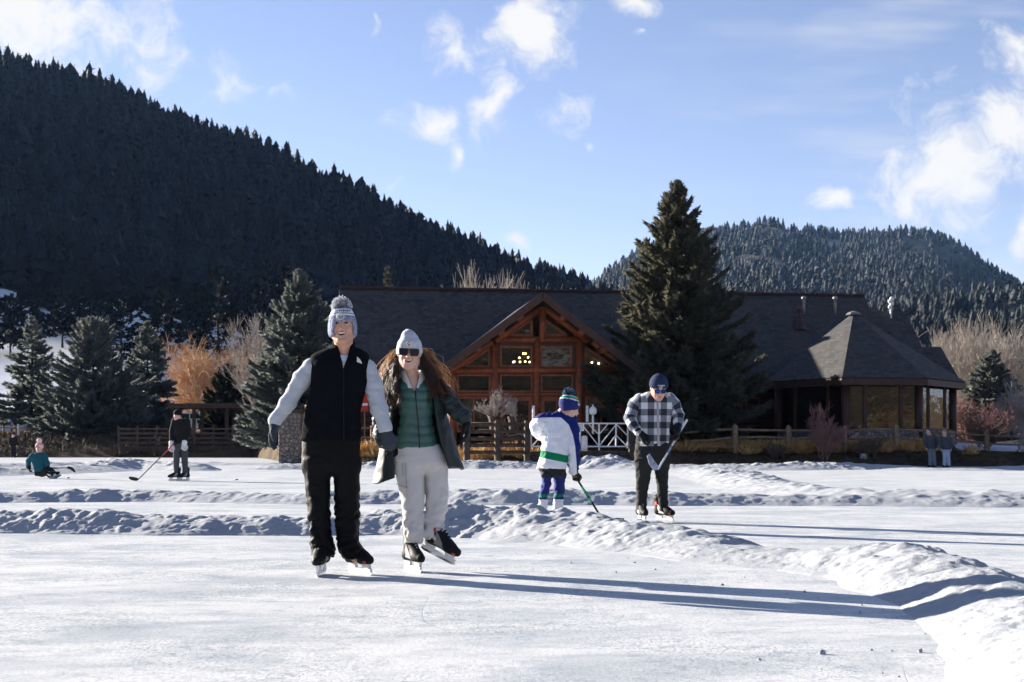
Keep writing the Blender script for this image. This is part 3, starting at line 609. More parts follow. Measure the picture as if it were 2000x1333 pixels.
def stone_mat(name,sc=3.2):
    m,nt,b=nodes(name); b.inputs['Roughness'].default_value=.85
    co=coord(nt); v=N(nt,'ShaderNodeTexVoronoi'); nt.links.new(co,v.inputs['Vector']); v.inputs['Scale'].default_value=sc; v.inputs['Randomness'].default_value=.9
    e=N(nt,'ShaderNodeTexVoronoi',feature='DISTANCE_TO_EDGE'); nt.links.new(co,e.inputs['Vector']); e.inputs['Scale'].default_value=sc; e.inputs['Randomness'].default_value=.9
    hs=N(nt,'ShaderNodeSeparateColor'); nt.links.new(v.outputs['Color'],hs.inputs[0])
    c=mix(nt,hs.outputs[0],(.19,.165,.145),(.07,.065,.065)); c=mix(nt,ramp(nt,hs.outputs[1],.72,.8),c,(.26,.13,.08)); c=mix(nt,ramp(nt,hs.outputs[2],.75,.85),c,(.36,.33,.3))
    c=mix(nt,noise(nt,co,14,4),c,(.2,.19,.18)); ed=ramp(nt,e.outputs['Distance'],.0,.09)
    setin(nt,b.inputs['Base Color'],mix(nt,ed,(.045,.042,.04),c)); bump(nt,b,ed,.9,.06); return m
def glass_mat(name,tint=(.75,.78,.8),add=.06):
    m=bpy.data.materials.new(name); m.use_nodes=True; nt=m.node_tree; nt.nodes.remove(nt.nodes['Principled BSDF']); o=nt.nodes['Material Output']
    g=N(nt,'ShaderNodeBsdfGlossy'); g.inputs['Roughness'].default_value=.02; g.inputs['Color'].default_value=(.9,.92,.95,1); t=N(nt,'ShaderNodeBsdfTransparent'); t.inputs['Color'].default_value=(*tint,1)
    fr=N(nt,'ShaderNodeFresnel'); fr.inputs['IOR'].default_value=1.5
    co=coord(nt); bmp=N(nt,'ShaderNodeBump'); nt.links.new(noise(nt,co,1.3,3),bmp.inputs['Height']); bmp.inputs['Strength'].default_value=.4; bmp.inputs['Distance'].default_value=.05; nt.links.new(bmp.outputs[0],g.inputs['Normal'])
    mx=N(nt,'ShaderNodeMixShader'); nt.links.new(math_(nt,'ADD',fr.outputs[0],add),mx.inputs[0]); nt.links.new(t.outputs[0],mx.inputs[1]); nt.links.new(g.outputs[0],mx.inputs[2]); nt.links.new(mx.outputs[0],o.inputs[0]); return m
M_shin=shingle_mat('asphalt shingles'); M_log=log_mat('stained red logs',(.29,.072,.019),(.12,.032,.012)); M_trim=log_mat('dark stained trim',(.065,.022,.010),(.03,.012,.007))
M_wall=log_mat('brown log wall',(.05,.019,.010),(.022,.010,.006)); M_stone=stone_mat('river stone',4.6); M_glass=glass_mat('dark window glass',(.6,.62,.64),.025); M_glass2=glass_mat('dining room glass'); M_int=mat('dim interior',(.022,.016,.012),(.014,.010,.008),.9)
M_deck=mat('weathered brown timber',(.085,.055,.04),(.045,.03,.023),.8,5,.4,.01); M_post=mat('weathered post timber',(.30,.20,.12),(.18,.12,.08),.85,6,.5,.01)
M_white=mat('white painted metal',(.80,.80,.78),(.72,.72,.71),.45,4); M_pipe=mat('dull vent metal',(.30,.27,.24),(.2,.18,.16),.5,5,metal=.4)
lodge=empty('log_lodge',(LO[0],LO[1],0),LR,'long log lodge with dark shingle roof and glazed timber gable beside the ice','lodge')
def roof_slab(name,polys,parent,th=.22):
    """every polygon: corner list whose first edge runs along the eave; UVs in metres"""
    vs=[];fs=[];uvs=[]
    for P in polys:
        P=[Vector(p) for p in P]; n=(P[1]-P[0]).cross(P[2]-P[0]).normalized()
        if n.z<0: P=P[::-1]; n=-n
        lo=min(P,key=lambda q:q.z); e=Vector((n.y,-n.x,0)).normalized() if abs(n.z)<.999 else Vector((1,0,0)); s=n.cross(e)
        b=len(vs); k=len(P); vs+=P+[p-n*th for p in P]
        fs+=[tuple(range(b,b+k)),tuple(range(b+2*k-1,b+k-1,-1))]+[(b+i,b+k+i,b+k+(i+1)%k,b+(i+1)%k) for i in range(k)]
        uv=lambda p:((p-lo).dot(e),(p-lo).dot(s))
        allp=P+[p-n*th for p in P]
        for f in fs[-(k+2):]: uvs+=[uv(allp[i-b]) for i in f]
    o=mk(name,np.array([tuple(v) for v in vs]),fs,M_shin,parent,False)
    l=o.data.uv_layers.new(name='UVMap'); l.data.foreach_set('uv',np.array(uvs,dtype=np.float32).ravel()); return o
ZR,VR,ZE=9.55,9.0,4.1
rf=roof_slab('roof',[[(-9.75,VR-ZR+ZE,ZE),(20.2,VR-ZR+ZE,ZE),(20.2,VR,ZR),(-9.75,VR,ZR)],[(20.2,VR+ZR-ZE,ZE),(-9.75,VR+ZR-ZE,ZE),(-9.75,VR,ZR),(20.2,VR,ZR)]],lodge)
roof_slab('roof_extension',[[(20.21,VR-8.68+ZE,ZE),(22.7,VR-8.68+ZE,ZE),(22.7,VR,8.68),(20.21,VR,8.68)],[(22.7,VR+4.6,ZE),(20.21,VR+4.6,ZE),(20.21,VR,8.68),(22.7,VR,8.68)]],lodge)
roof_slab('roof_extension',[[(22.71,5.6,4.2),(24.6,5.6,4.2),(24.6,8.5,6.62),(22.71,8.5,6.62)],[(24.6,11.4,4.2),(22.71,11.4,4.2),(22.71,8.5,6.62),(24.6,8.5,6.62)]],lodge)
GV,GF=-4.0,-2.5
au,az_=LU(1060,572,GV); ru,rz_=LU(872,713,GV); sl_=(az_-rz_)/(au-ru); gz=4.2; hu=(az_-gz)/sl_; vr_=VR-(ZR-az_)-.0; vv=VR-(ZR-gz)
gr=roof_slab('gable_roof',[[(au-hu,GV,gz),(au-hu,vv,gz),(au,vr_,az_),(au,GV,az_)],[(au+hu,vv,gz),(au+hu,GV,gz),(au,GV,az_),(au,vr_,az_)]],lodge,.16)
m=MB()
for s in (-1,1):
    m.bar((au+s*(hu+.02),GV-.03,gz-.14),(au,GV-.03,az_-.17),.09,.34)          # barge boards under the shingles
m.build('barge_board',M_trim,lodge)
m=MB(); m.tube([(-9.7,VR,ZR+.02),(20.2,VR,ZR+.02)],.09,6); m.build('ridge_cap',M_trim,lodge)
# walls of the long body
m=MB(); v0=VR-ZR+ZE+.8
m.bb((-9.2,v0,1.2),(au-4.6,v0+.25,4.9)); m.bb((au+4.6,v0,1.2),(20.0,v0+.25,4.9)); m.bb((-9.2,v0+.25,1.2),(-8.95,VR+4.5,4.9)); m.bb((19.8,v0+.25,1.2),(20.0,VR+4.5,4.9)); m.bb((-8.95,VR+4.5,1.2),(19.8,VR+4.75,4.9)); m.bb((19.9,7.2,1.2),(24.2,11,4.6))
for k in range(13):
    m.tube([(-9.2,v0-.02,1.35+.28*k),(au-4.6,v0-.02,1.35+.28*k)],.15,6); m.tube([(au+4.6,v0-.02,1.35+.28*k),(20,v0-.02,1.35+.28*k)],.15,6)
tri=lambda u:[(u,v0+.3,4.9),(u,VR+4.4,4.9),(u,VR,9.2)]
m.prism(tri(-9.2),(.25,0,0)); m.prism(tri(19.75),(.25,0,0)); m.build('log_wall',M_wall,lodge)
m=MB(); m.bb((-9.4,v0-.12,.4),(au-4.5,v0+.3,1.25)); m.build('stone_base',M_stone,lodge); m=MB(); m.bb((au+4.5,v0-.12,.4),(20.1,v0+.3,1.25)); m.build('stone_base',M_stone,lodge)
def window(u0,u1,z0,z1,v,parent,name='window',fw=.09,tilt=0.0,m=M_log,mull=()):
    b=MB(); 
    b.bb((u0,v-.07,z0),(u0+fw,v+.07,z1)); b.bb((u1-fw,v-.07,z0),(u1,v+.07,z1)); b.bb((u0+fw,v-.068,z0),(u1-fw,v+.068,z0+fw)); b.bb((u0+fw,v-.068,z1-fw),(u1-fw,v+.068,z1))
    for q in mull: b.bb((q-.035,v-.05,z0+fw),(q+.035,v+.05,z1-fw))
    o=b.build(name,m,parent); p=MB(); t=tilt*(z1-z0)/2
    p.add([(u0+.02,v+t,z0+.02),(u1-.02,v+t,z0+.02),(u1-.02,v-t,z1-.02),(u0+.02,v-t,z1-.02)],[(0,1,2,3)]); p.build('pane',M_glass,o); return o
def pwin(a,b,c,d,v,**k):
    u0,z1=LU(a,b,v); u1,z0=LU(c,d,v); return window(u0,u1,z0,z1,v,lodge,**k)
# glazed gable
X4=[(892,958),(976,1040),(1055,1119),(1143,1206)]
for i,(a,b) in enumerate(X4): pwin(a,731,b,767,GF)
pwin(976,676,1040,718,GF); pwin(1055,676,1117,718,GF,tilt=.045)
for i,(a,b) in enumerate(X4):
    if i in (1,2):
        o=pwin(a,775,b,862,GF,name='door',fw=.2,mull=(LU((a+b)/2,800,GF)[0],))
        u0,z0=LU((a+b)/2+2,822,GF); h=MB(); h.bar((u0+.05,GF-.11,z0-.12),(u0+.05,GF-.11,z0+.12),.03,.03); h.build('handle',M_pipe,o)
    else: pwin(a,775,b,845,GF,mull=(LU((a+b)/2,800,GF)[0],))
def polywin(pts,v):
    P=[LU(a,b,v) for a,b in pts]; b=MB(); n=len(P)
    for i in range(n): b.bar((P[i][0],v,P[i][1]),(P[(i+1)%n][0],v,P[(i+1)%n][1]),.12,.12)
    o=b.build('window',M_log,lodge); p=MB(); p.add([(u,v+.01,z) for u,z in P],[tuple(range(n))]); p.build('pane',M_glass,o)
polywin([(992,656),(1038,656),(1038,624)],GF); polywin([(1062,656),(1107,656),(1062,624)],GF)
polywin([(905,717),(956,717),(956,680)],GF); polywin([(1144,717),(1200,717),(1144,680)],GF)
# frame of round logs
def logp(a,b,r,v): 
    p=LU(*a,v); q=LU(*b,v); lb.tube([(p[0],v,p[1]),(q[0],v,q[1])],r,10)
parts=[('log_post',[((966,665),(966,868),.19),((1048,662),(1048,868),.17),((1131,665),(1131,868),.19),((884,722),(884,868),.17),((1213,722),(1213,868),.17)]),
 ('log_beam',[((968,664),(1142,664),.15),((884,724),(1216,724),.16),((886,771),(1212,771),.09)])]
for nm,L_ in parts:
    for a,b,r in L_: lb=MB(); logp(a,b,r,GF-.12); lb.build(nm,M_log,lodge,smooth=True)
for a,b,r in [((1056,602),(968,667),.16),((1064,602),(1150,667),.16),((960,668),(876,728),.16),((1158,668),(1240,728),.16),((1060,600),(1060,664),.17)]:
    lb=MB(); logp(a,b,r,GF-.45); lb.build('rafter_log',M_log,lodge,smooth=True)
for px,py in ((1018,620),(980,648),(935,682),(1103,620),(1140,648),(1184,682)):     # purlin ends under the overhang
    u,z=LU(px,py,GV+.15); lb=MB(); lb.tube([(u,GV+.2,z),(u,GF+.4,z)],.17,10); lb.build('purlin_log',M_log,lodge,smooth=True)
# wall panels that close the gaps between the windows
w=MB(); ul=LU(880,800,GF)[0]; ur=LU(1218,800,GF)[0]; zb=LU(1000,868,GF)[1]
for a,b in ((876,892),(958,976),(1040,1055),(1119,1143),(1206,1220)):
    w.bb((LU(a,700,GF)[0],GF-.03,zb),(LU(b,700,GF)[0],GF+.05,LU(1000,722,GF)[1]))
for a,b in ((956,976),(1040,1055),(1117,1144)): w.bb((LU(a,700,GF)[0],GF-.03,LU(1000,722,GF)[1]+.002),(LU(b,700,GF)[0],GF+.05,LU(1000,660,GF)[1]))
for a,b in ((718,731),(767,775)): w.bb((ul,GF-.02,LU(1000,b,GF)[1]),(ur,GF+.04,LU(1000,a,GF)[1]))
w.bb((LU(976,676,GF)[0],GF-.02,LU(1000,677,GF)[1]),(LU(1119,676,GF)[0],GF+.04,LU(1000,656,GF)[1]))
w.bb((ul,GF-.1,zb-.9),(ur,GF+.1,zb))
w.bb((ul-.1,GF+.06,zb-.9),(ul+.1,v0+.3,4.3)); w.bb((ur-.1,GF+.06,zb-.9),(ur+.1,v0+.3,4.3))
w.build('gable_wall',M_wall,lodge)
i_=MB(); i_.bb((ul+.1,GF+.1,zb-.1),(ur-.1,6,zb)); i_.bb((ul+.1,6,zb),(ur-.1,6.1,6.3)); i_.bb((ul+.1,GF+.1,zb),(ul+.2,6,4.4)); i_.bb((ur-.2,GF+.1,zb),(ur-.1,6,4.4)); i_.build('interior',M_int,lodge)
# windows in the long wall
pwin(1456,776,1484,808,v0-.1); pwin(1425,776,1450,808,v0-.1); pwin(690,775,720,805,v0-.1); pwin(735,775,765,805,v0-.1)
# ---- round dining room with its own pyramid roof
def wp(px,d): return ((px-1000)*d/FPX,d)
ev=[wp(1495,71.8),wp(1645,66.6),wp(1811,67.4),wp(1886,71.8),(22.6,77.5),(14.5,78)]
EV=[LW(*p) for p in ev]; ap=LW(*wp(1667,72.0)); ze=4.15; za=HC+(872-611)*72/FPX
roof_slab('dining_room_roof',[[(*EV[i],ze),(*EV[(i+1)%6],ze),(*ap,za)] for i in range(6)],lodge,.18)
m=MB(); m.lathe((*ap,za-.12),[(.42,0),(.3,.12),(.05,.2)],8); m.build('roof_cap',M_pipe,lodge)
cu=np.mean([p[0] for p in EV]); cv=np.mean([p[1] for p in EV])
IN=[(cu+(p[0]-cu)*.87,cv+(p[1]-cv)*.87) for p in EV]
fa=MB(); po=MB(); st=MB()
for i in range(5):
    a=EV[i];b=EV[i+1]; fa.bar((*a,ze-.22),(*b,ze-.22),.06,.3)
    c,d_=IN[i],IN[i+1]; po_z0,po_z1=1.72,ze-.12
    st.bar((*c,1.0),(*d_,1.0),.35,1.36)
    L=math.dist(c,d_); k=3 if L>3 else 2
    for j in range(k):
        f0,f1=j/k+.012,(j+1)/k-.012
        if L>3: f0,f1=[(.02,.25),(.27,.74),(.76,.98)][j]
        p=(c[0]+(d_[0]-c[0])*f0,c[1]+(d_[1]-c[1])*f0); q=(c[0]+(d_[0]-c[0])*f1,c[1]+(d_[1]-c[1])*f1)
        fr=MB(); fr.bar((*p,po_z0),(*p,po_z1),.1,.1); fr.bar((*q,po_z0),(*q,po_z1),.1,.1); fr.bar((*p,po_z0),(*q,po_z0),.09,.09); fr.bar((*p,po_z1-.05),(*q,po_z1-.05),.09,.09)
        o=fr.build('window',M_trim,lodge); pn=MB(); pn.add([(*p,po_z0),(*q,po_z0),(*q,po_z1),(*p,po_z1)],[(0,1,2,3)]); pn.build('pane',M_glass2,o)
for i in range(5):
    lb=MB(); lb.tube([(*IN[i],.4),(*IN[i],ze-.1)],.2,10); lb.build('log_post',M_trim,lodge,smooth=True)
fa.build('eave_board',M_trim,lodge); st.build('stone_base',M_stone,lodge)
i_=MB(); i_.prism([(*p,1.05) for p in [(cu+(q[0]-cu)*.8,cv+(q[1]-cv)*.8) for q in EV]],(0,0,.08)); i_.prism([(*p,3.95) for p in [(cu+(q[0]-cu)*.8,cv+(q[1]-cv)*.8) for q in EV]],(0,0,.08)); i_.bar((cu-3.5,cv+1.5,2.5),(cu+3.5,cv+1.5,2.5),.1,3); i_.build('interior',M_int,lodge)
# ---- things on the roofs
def roofpt(px,py):  # point of the front slope under a pixel
    lo_,hi_=0.,9.
    for _ in range(40):
        v=(lo_+hi_)/2; u,z=LU(px,py,v); 
        if z>ZR-(VR-v): lo_=v
        else: hi_=v
    return u,v,ZR-(VR-v)
for px,py in ((1570,612),(1631,612)):
    u,v,z=roofpt(px,py); m=MB(); m.tube([(u,v,z-.2),(u,v,z+.85)],.09,8); m.build('vent_pipe',M_pipe,lodge,smooth=True); 
    m=MB(); m.lathe((u,v,z+.8),[(.15,0),(.16,.1),(.05,.16)],8); m.build('vent_cap',M_pipe,lodge)
u,v,z=roofpt(1562,641); m=MB(); m.lathe((u,v,z-.1),[(.36,0),(.26,.45),(.12,.62),(.1,1.0),(.2,1.02),(.2,1.18),(.06,1.24)],12); m.build('exhaust_hood',M_trim,lodge,smooth='auto')
u,v,z=roofpt(1258,645); m=MB(); m.tube([(u,v,z-.2),(u,v,z+2.0)],.2,10); m.lathe((u,v,z+2.0),[(.28,0),(.28,.12),(.05,.25)],10); m.build('flue_pipe',M_white,lodge,smooth='auto')
u,z=LU(1740,624,8.6); m=MB(); m.tube([(u,8.6,z-.2),(u,8.6,z+.75)],.06,8); 
for k in range(4): m.ball((u+(.05 if k%2 else -.05),8.6,z+.7+.16*k),(.13,.13,.12),8,6)
m.build('roof_antenna',M_white,lodge,smooth=True)
# ---- lit chandelier hanging inside the gable
def emit(name,c,s):
    m=bpy.data.materials.new(name); m.use_nodes=True; b=m.node_tree.nodes['Principled BSDF']; b.inputs['Emission Color'].default_value=(*c,1); b.inputs['Emission Strength'].default_value=s; b.inputs['Base Color'].default_value=(.8,.7,.5,1); return m
M_bulb=emit('warm bulb',(1,.72,.32),6)
def LG(u,v,z): p=LO+u*UH+v*VH; return (p[0],p[1],z)
def lamp(bul,v,label,top):
    P=[(*LU(a,b,v),) for a,b in bul]; uc=np.mean([p[0] for p in P]); zc=np.mean([p[1] for p in P])
    root=empty('chandelier',LG(uc,v,top),LR,label,'chandelier')
    ch=MB(); ch.tube([(0,0,0),(0,0,zc-top+.4)],.02,5); ch.lathe((0,0,zc-top-.1),[(.03,0),(.1,.05),(.03,.5)],8)
    for k,(u,z) in enumerate(P):
        y=.35*math.sin(k*2.4); ch.tube([(0,0,zc-top),(u-uc,y,z-top-.06)],.014,5)
        m=MB(); m.ball((u-uc,y,z-top),.042,8,6); m.build('bulb',M_bulb,root,smooth=True)
    ch.build('chandelier_frame',M_trim,root,smooth=True)
lamp([(1002.5,707.5),(1006,706.5),(1012.5,700.5),(1016,698.5),(1015.5,707.5),(1021,691.5),(1023,699),(1024,707.5),(1027,691),(1032.5,698),(1037,692.5),(1036.5,706.8)],1.2,'glowing chandelier of many warm bulbs behind the upper left gable window',7.0)
lamp([(1156,708.5),(1165,708),(1166.5,711)],1.0,'three small glowing bulbs behind the sloping right gable window',5.6)
lamp([(940,709),(1110,642)][:1],1.0,'single dim bulb behind the sloping left gable window',5.6)
# ------------------------------------------------------------------ deck, rails, gate, fences
DV=-9.5
dk=empty('deck',LG(-2,DV,0),LR,'dark timber deck with heavy log beams between the lodge and the ice','deck'); o2=LW(*LG(-2,DV,0)[:2])
def D(px,py,v=0): u,z=LU(px,py,DV+v); return (u-o2[0],v,z)
m=MB(); a=D(1030,882); b=D(1236,882); m.bb((a[0],0,a[2]-.18),(b[0],6.9,a[2])); m.build('deck_floor',M_deck,dk)
for py,dv in ((886,-.05),(895,-.12),(904,-.3)):
    m=MB(); m.bar(D(1030,py,dv),D(1240,py,dv),.25,.16); m.build('deck_beam',M_deck,dk)
m=MB()
for px in (1040,1100,1170,1232): p=D(px,900,.3); m.tube([(p[0],.3,-.4),(p[0],.3,D(px,884)[2])],.14,8)
m.build('deck_post',M_deck,dk,smooth=True)
LF='brown log fences by the deck'
def log_fence(px0,px1,ptop,pbot,posts,rails,v,label,name='log_fence',m=M_deck,r=.085,pr=.14,group=LF,ph=0):
    u0,zt=LU(px0,ptop,v); u1,_=LU(px1,ptop,v); root=empty(name,LG((u0+u1)/2,v,0),LR,label,'fence',group); uc=(u0+u1)/2
    for p in posts:
        u,z=LU(p,ptop-4-ph,v); _,zb=LU(p,pbot,v); q=MB(); q.tube([(u-uc,0,zb-.3),(u-uc,0,z-.06),(u-uc,0,z)],[pr,pr,pr*.7],9); q.build('post',m,root,smooth='auto')
    for py in rails:
        q=MB(); a=LU(px0,py,v);b=LU(px1,py,v); q.tube([(a[0]-uc,.03,a[1]),(b[0]-uc,.03,b[1])],r,8); q.build('rail',m,root,smooth=True)
    return root
log_fence(905,1030,826,892,(912,972,1030),(829,843,857,870,884),DV-.3,'dark brown log fence with five rails, left of the white gate panel')
log_fence(1226,1243,834,905,(1234,),(836,),DV-.2,'short brown log post standing at the right end of the white gate panel')
gate=empty('gate_panel',LG(LU(1130,850,DV-.15)[0],DV-.15,0),LR,'white metal gate panel with chevron bars in front of the lodge','gate'); ug=LU(1130,850,DV-.15)[0]
def g(px,py): u,z=LU(px,py,DV-.15); return (u-ug,0,z)
fr=MB()
for a,b in (((1037,827.5),(1228,827.5)),((1037,872.5),(1228,872.5)),((1037,826),(1037,874)),((1133,826),(1133,880)),((1170,828),(1170,880)),((1203,828),(1203,872)),((1226,826),(1226,876))): fr.bar(g(*a),g(*b),.055,.055,(0,1,0))
fr.build('gate_frame',M_white,gate)
br=MB()
for a,b in (((1136,829),(1169,871)),((1150,829),(1168,848)),((1171,871),(1202,831)),((1171,848),(1187,829)),((1187,872),(1202,851)),((1204,829),(1225,851)),((1204,851),(1225,872)),((1132,829),(1098,871)),((1116,829),(1098,850)),((1096,871),(1060,829)),((1040,872),(1066,840)),((1040,850),(1058,829))): br.bar(g(*a),g(*b),.035,.035,(0,1,0))
br.build('diagonal_bar',M_white,gate)
def flat_sign(name,px0,py0,px1,py1,v,label,cat,m,th=.02):
    u0,z1=LU(px0,py0,v);u1,z0=LU(px1,py1,v); r=empty(name,LG((u0+u1)/2,v,z0),LR,label,cat); q=MB(); q.box((0,0,(z1-z0)/2),(u1-u0,th,z1-z0)); q.build('board',m,r,bevel=.004); return r,u1-u0,z1-z0
M_paper=mat('white paper notice',(.82,.82,.8),(.75,.75,.74),.6)
r,w_,h_=flat_sign('notice',1127.5,827,1141,842.5,DV-.22,'white paper notice tied to the top of the white gate panel','sign',M_paper)
M_ink=mat('grey print',(.2,.2,.22),None,.7); q=MB()
for k,wd_ in enumerate((.8,.55,.7,.62,.7,.4)): q.box((0,-.013,h_*(.84-.13*k)),(w_*wd_*.8,.004,h_*.035))
q.build('print_lines',M_ink,r)
tag((lambda m:(m.lathe((0,0,0),[(.13,0),(.135,.5),(.12,.62),(.03,.66)],12),m.build('bollard',M_white,None,'auto',loc=LG(LU(1141.5,881,DV+.3)[0],DV+.3,LU(1141,881,DV+.3)[1])))[1])(MB()),'short white bollard standing on the deck behind the gate panel','bollard')
for px,t,b,lb in ((1042,793,822,'white post lamp left of the boy in the jersey, on the deck'),(1147,793,822,'white post lamp just right of the boy in the jersey'),):
    u,z0=LU(px,b+30,DV+2); z1=LU(px,t,DV+2)[1]; r=empty('post_lamp',LG(u,DV+2,z0),LR,lb,'post lamp','white post lamps on the deck')
    m=MB(); m.tube([(0,0,0),(0,0,z1-z0-.3)],.04,8); m.build('pole',M_trim,r,smooth=True); m=MB(); m.tube([(0,0,z1-z0-.7),(0,0,z1-z0)],.062,8); m.build('lamp_shade',M_white,r,smooth='auto')
u,z0=LU(1158,848,DV+1.6); z1=LU(1158,791,DV+1.6)[1]; h=z1-z0; r=empty('lantern',LG(u,DV+1.6,z0),LR,'white globe lantern on a short pole right of the white post lamp','lantern')
m=MB(); m.tube([(0,0,0),(0,0,h-.4)],.045,8); m.build('pole',M_white,r,smooth=True); m=MB(); m.lathe((0,0,h-.45),[(.06,0),(.16,.06),(.17,.24),(.1,.34),(.03,.38),(.02,.46)],12); m.build('lamp_shade',M_white,r,smooth='auto')
for i,(px,lb) in enumerate(((966,'left pot on the deck, planted with a wide leafless shrub'),(1004,'right pot on the deck, planted with a thin leafless shrub'))):
    u,z=LU(px,846,DV+2.5); zt=LU(px,814,DV+2.5)[1]; r=empty('plant_pot',LG(u,DV+2.5,z),LR,lb,'plant pot','plant pots on the deck'); hh=zt-z
    m=MB(); m.lathe((0,0,0),[(.2,0),(.26,hh*.85),(.29,hh*.86),(.29,hh),(.24,hh),(.23,hh*.9)],12); m.build('pot',M_deck,r,smooth='auto')
    P=bare(1.25 if i==0 else 1.0,140+i,depth=4,spread=.4,up=.35,r0=.03,first=.3,kids=3,stems=5 if i==0 else 3,stem_spread=.45 if i==0 else .3); V,F=seg_mesh(*[np.asarray(x) for x in (P[0],P[1],np.maximum(P[2],.009),np.maximum(P[3],.007))]); V[:,2]+=hh*.9; mk('shrub',V,F,M_grey,r)
# stone pillar, rail and dark wall behind the pair
def wroot(name,px,d,z,label,cat,group=None): return empty(name,((px-1000)*d/FPX,d,z),0,label,cat,group)
r=wroot('stone_pillar',569,74,0,'rough river stone pillar behind the gloved hand of the man in the vest','pillar'); hh=HC+(872-806)*74/FPX
m=MB(); m.box((0,0,hh/2-.2),(1.16,1.1,hh+.4)); o=m.build('stonework',M_stone,r,bevel=.05); m=MB(); m.box((0,0,hh+.06),(1.3,1.25,.12)); m.build('cap',M_deck,r,bevel=.02)
r=wroot('timber_rail',655,74.6,0,'long brown timber beam running right from the stone pillar','rail'); m=MB(); z=HC+(872-800)*74.6/FPX; m.tube([(-1.6,0,z+.12),(2.6,0,z+.12)],.11,8); m.build('beam',M_post,r,smooth=True)
m=MB(); m.tube([(2.5,0,-.3),(2.5,0,z+.05)],.12,8); m.tube([(-.6,0,-.3),(-.6,0,z+.05)],.12,8); m.build('post',M_post,r,smooth=True)
r=wroot('stone_wall',720,75.4,0,'low dark stone wall of the terrace, behind the rails between the skating pair','wall'); z=HC+(872-806)*75.4/FPX; m=MB(); m.box((0,0,z/2),(5.6,.4,z)); m.build('stonework',M_stone,r,bevel=.03)
r=wroot('log_fence',718,70,0,'pale rail fence low between the man in the vest and the long-haired woman','fence','rail fences on the shore')
zz=lambda py,d:HC-(py-YH)*d/FPX
for py in (838,857,877): m=MB(); m.tube([(-1.4,0,zz(py,70)),(.3,0,zz(py-2,70))],.06,7); m.build('rail',M_post,r,smooth=True)
m=MB(); m.tube([(.24,0,-.2),(.24,0,zz(832,70))],.1,8); m.build('post',M_post,r,smooth=True)
M_redb=mat('red painted board',(.55,.04,.02),(.45,.03,.02),.5)
r=wroot('safety_board',712,72,zz(802,72),'red safety board with white band showing between the skating pair','sign'); m=MB(); m.box((0,0,.46),(.34,.04,.9)); m.build('board',M_redb,r,bevel=.01); m=MB(); m.box((0,-.024,.3),(.335,.01,.12)); m.build('stripe',M_white,r)
m=MB(); m.tube([(0,.05,-2),(0,.05,.9)],.04,6); m.build('post',M_post,r)
# split rail fence along the right shore
r=wroot('rail_fence',1640,65,0,'long split rail fence of weathered posts on the right shore, below the round dining room','fence','rail fences on the shore'); X0=(1640-1000)*65/FPX
ps=[(1338,847,880,64.5),(1436,831,881,64.6),(1542,833,877,64.9),(1649,834,878,65),(1750,831,878,65.2),(1842,838,880,66),(1929,843,881,67),(2020,846,884,67.5),(2120,848,884,68)]
rn=np.random.default_rng(4)
for k,(px,t,b,d) in enumerate(ps):
    if k==0: continue
    x=(px-1000)*d/FPX-X0; m=MB(); m.tube([(x,d-65,-.1+rn.normal()*.02),(x+rn.normal()*.03,d-65,zz(t,d)-.03),(x+rn.normal()*.03,d-65,zz(t,d))],[.14,.13,.1],8); m.build('post',M_post,r,smooth='auto')
for k in range(len(ps)-1):
    a,b=ps[k],ps[k+1]
    for q,(ya,yb) in enumerate(((a[1]+8,b[1]+8),(a[1]+24,b[1]+23),(a[1]+42,b[1]+42))):
        if k==0: ya=(846,862,876)[q]
        m=MB(); p0=np.array([(a[0]-1000)*a[3]/FPX-X0,a[3]-65,zz(ya,a[3])]); p1=np.array([(b[0]-1000)*b[3]/FPX-X0,b[3]-65,zz(yb,b[3])]); mid=(p0+p1)/2+[0,0,rn.normal()*.03]
        m.tube([p0,mid,p1],[.05,.065,.05],6); m.build('rail',M_post,r,smooth=True)
# snow-free boulder on the right bank
m=MB(); m.ball((0,0,0),(.17,.15,.2),9,7); rn2=np.random.default_rng(3); m.v=[tuple(c+rn2.normal()*.03 for c in v) for v in m.v]; tag(m.build('boulder',mat('pale granite',(.45,.42,.4),(.3,.28,.27),.9,8,.5),None,True,loc=((1686-1000)*63.8/FPX,63.8,zz(895,63.8))),'small pale boulder on the bank below the right fence','boulder')
# ------------------------------------------------------------------ left shore: boardwalk rail, shelter, cars
bd=114.0
r=wroot('boardwalk',380,bd,0,'dark timber boardwalk with railings under the shelter on the left shore','boardwalk'); s_=bd/FPX
m=MB(); m.bb((-160*s_,0,zz(872,bd)-.25),(150*s_,2.4,zz(872,bd))); m.build('deck_floor',M_deck,r)
m=MB(); m.bb((-160*s_,-.1,zz(881,bd)-.12),(150*s_,0,zz(876,bd))); m.build('deck_beam',M_deck,r)
for px in range(232,535,37): m=MB(); x=(px-380)*s_; m.bb((x-.08,-.05,-.2),(x+.08,.1,zz(833,bd))); m.build('post',M_deck,r)
for py in (838,847,856,865): m=MB(); m.bb((-150*s_,-.02,zz(py,bd)-.07),(150*s_,.06,zz(py,bd)+.07)); m.build('rail',M_deck,r)
r=wroot('picnic_shelter',405,118,zz(866,118),'open timber shelter with a flat brown roof behind the young hockey player','shelter'); s_=118/FPX; hz=lambda py:zz(py,118)-zz(866,118)
m=MB(); m.bb((-72*s_,-1,hz(798)),(74*s_,3.4,hz(792))); m.bb((-74*s_,-1.2,hz(792)),(76*s_,3.6,hz(789))); m.build('roof',M_deck,r)
for px,dv in ((379,0),(443,0),(475,0),(345,0),(379,3),(475,3),(443,3)): m=MB(); x=(px-405)*s_; m.bb((x-.13,dv-.13,0),(x+.13,dv+.13,hz(798))); m.build('post',M_deck,r)
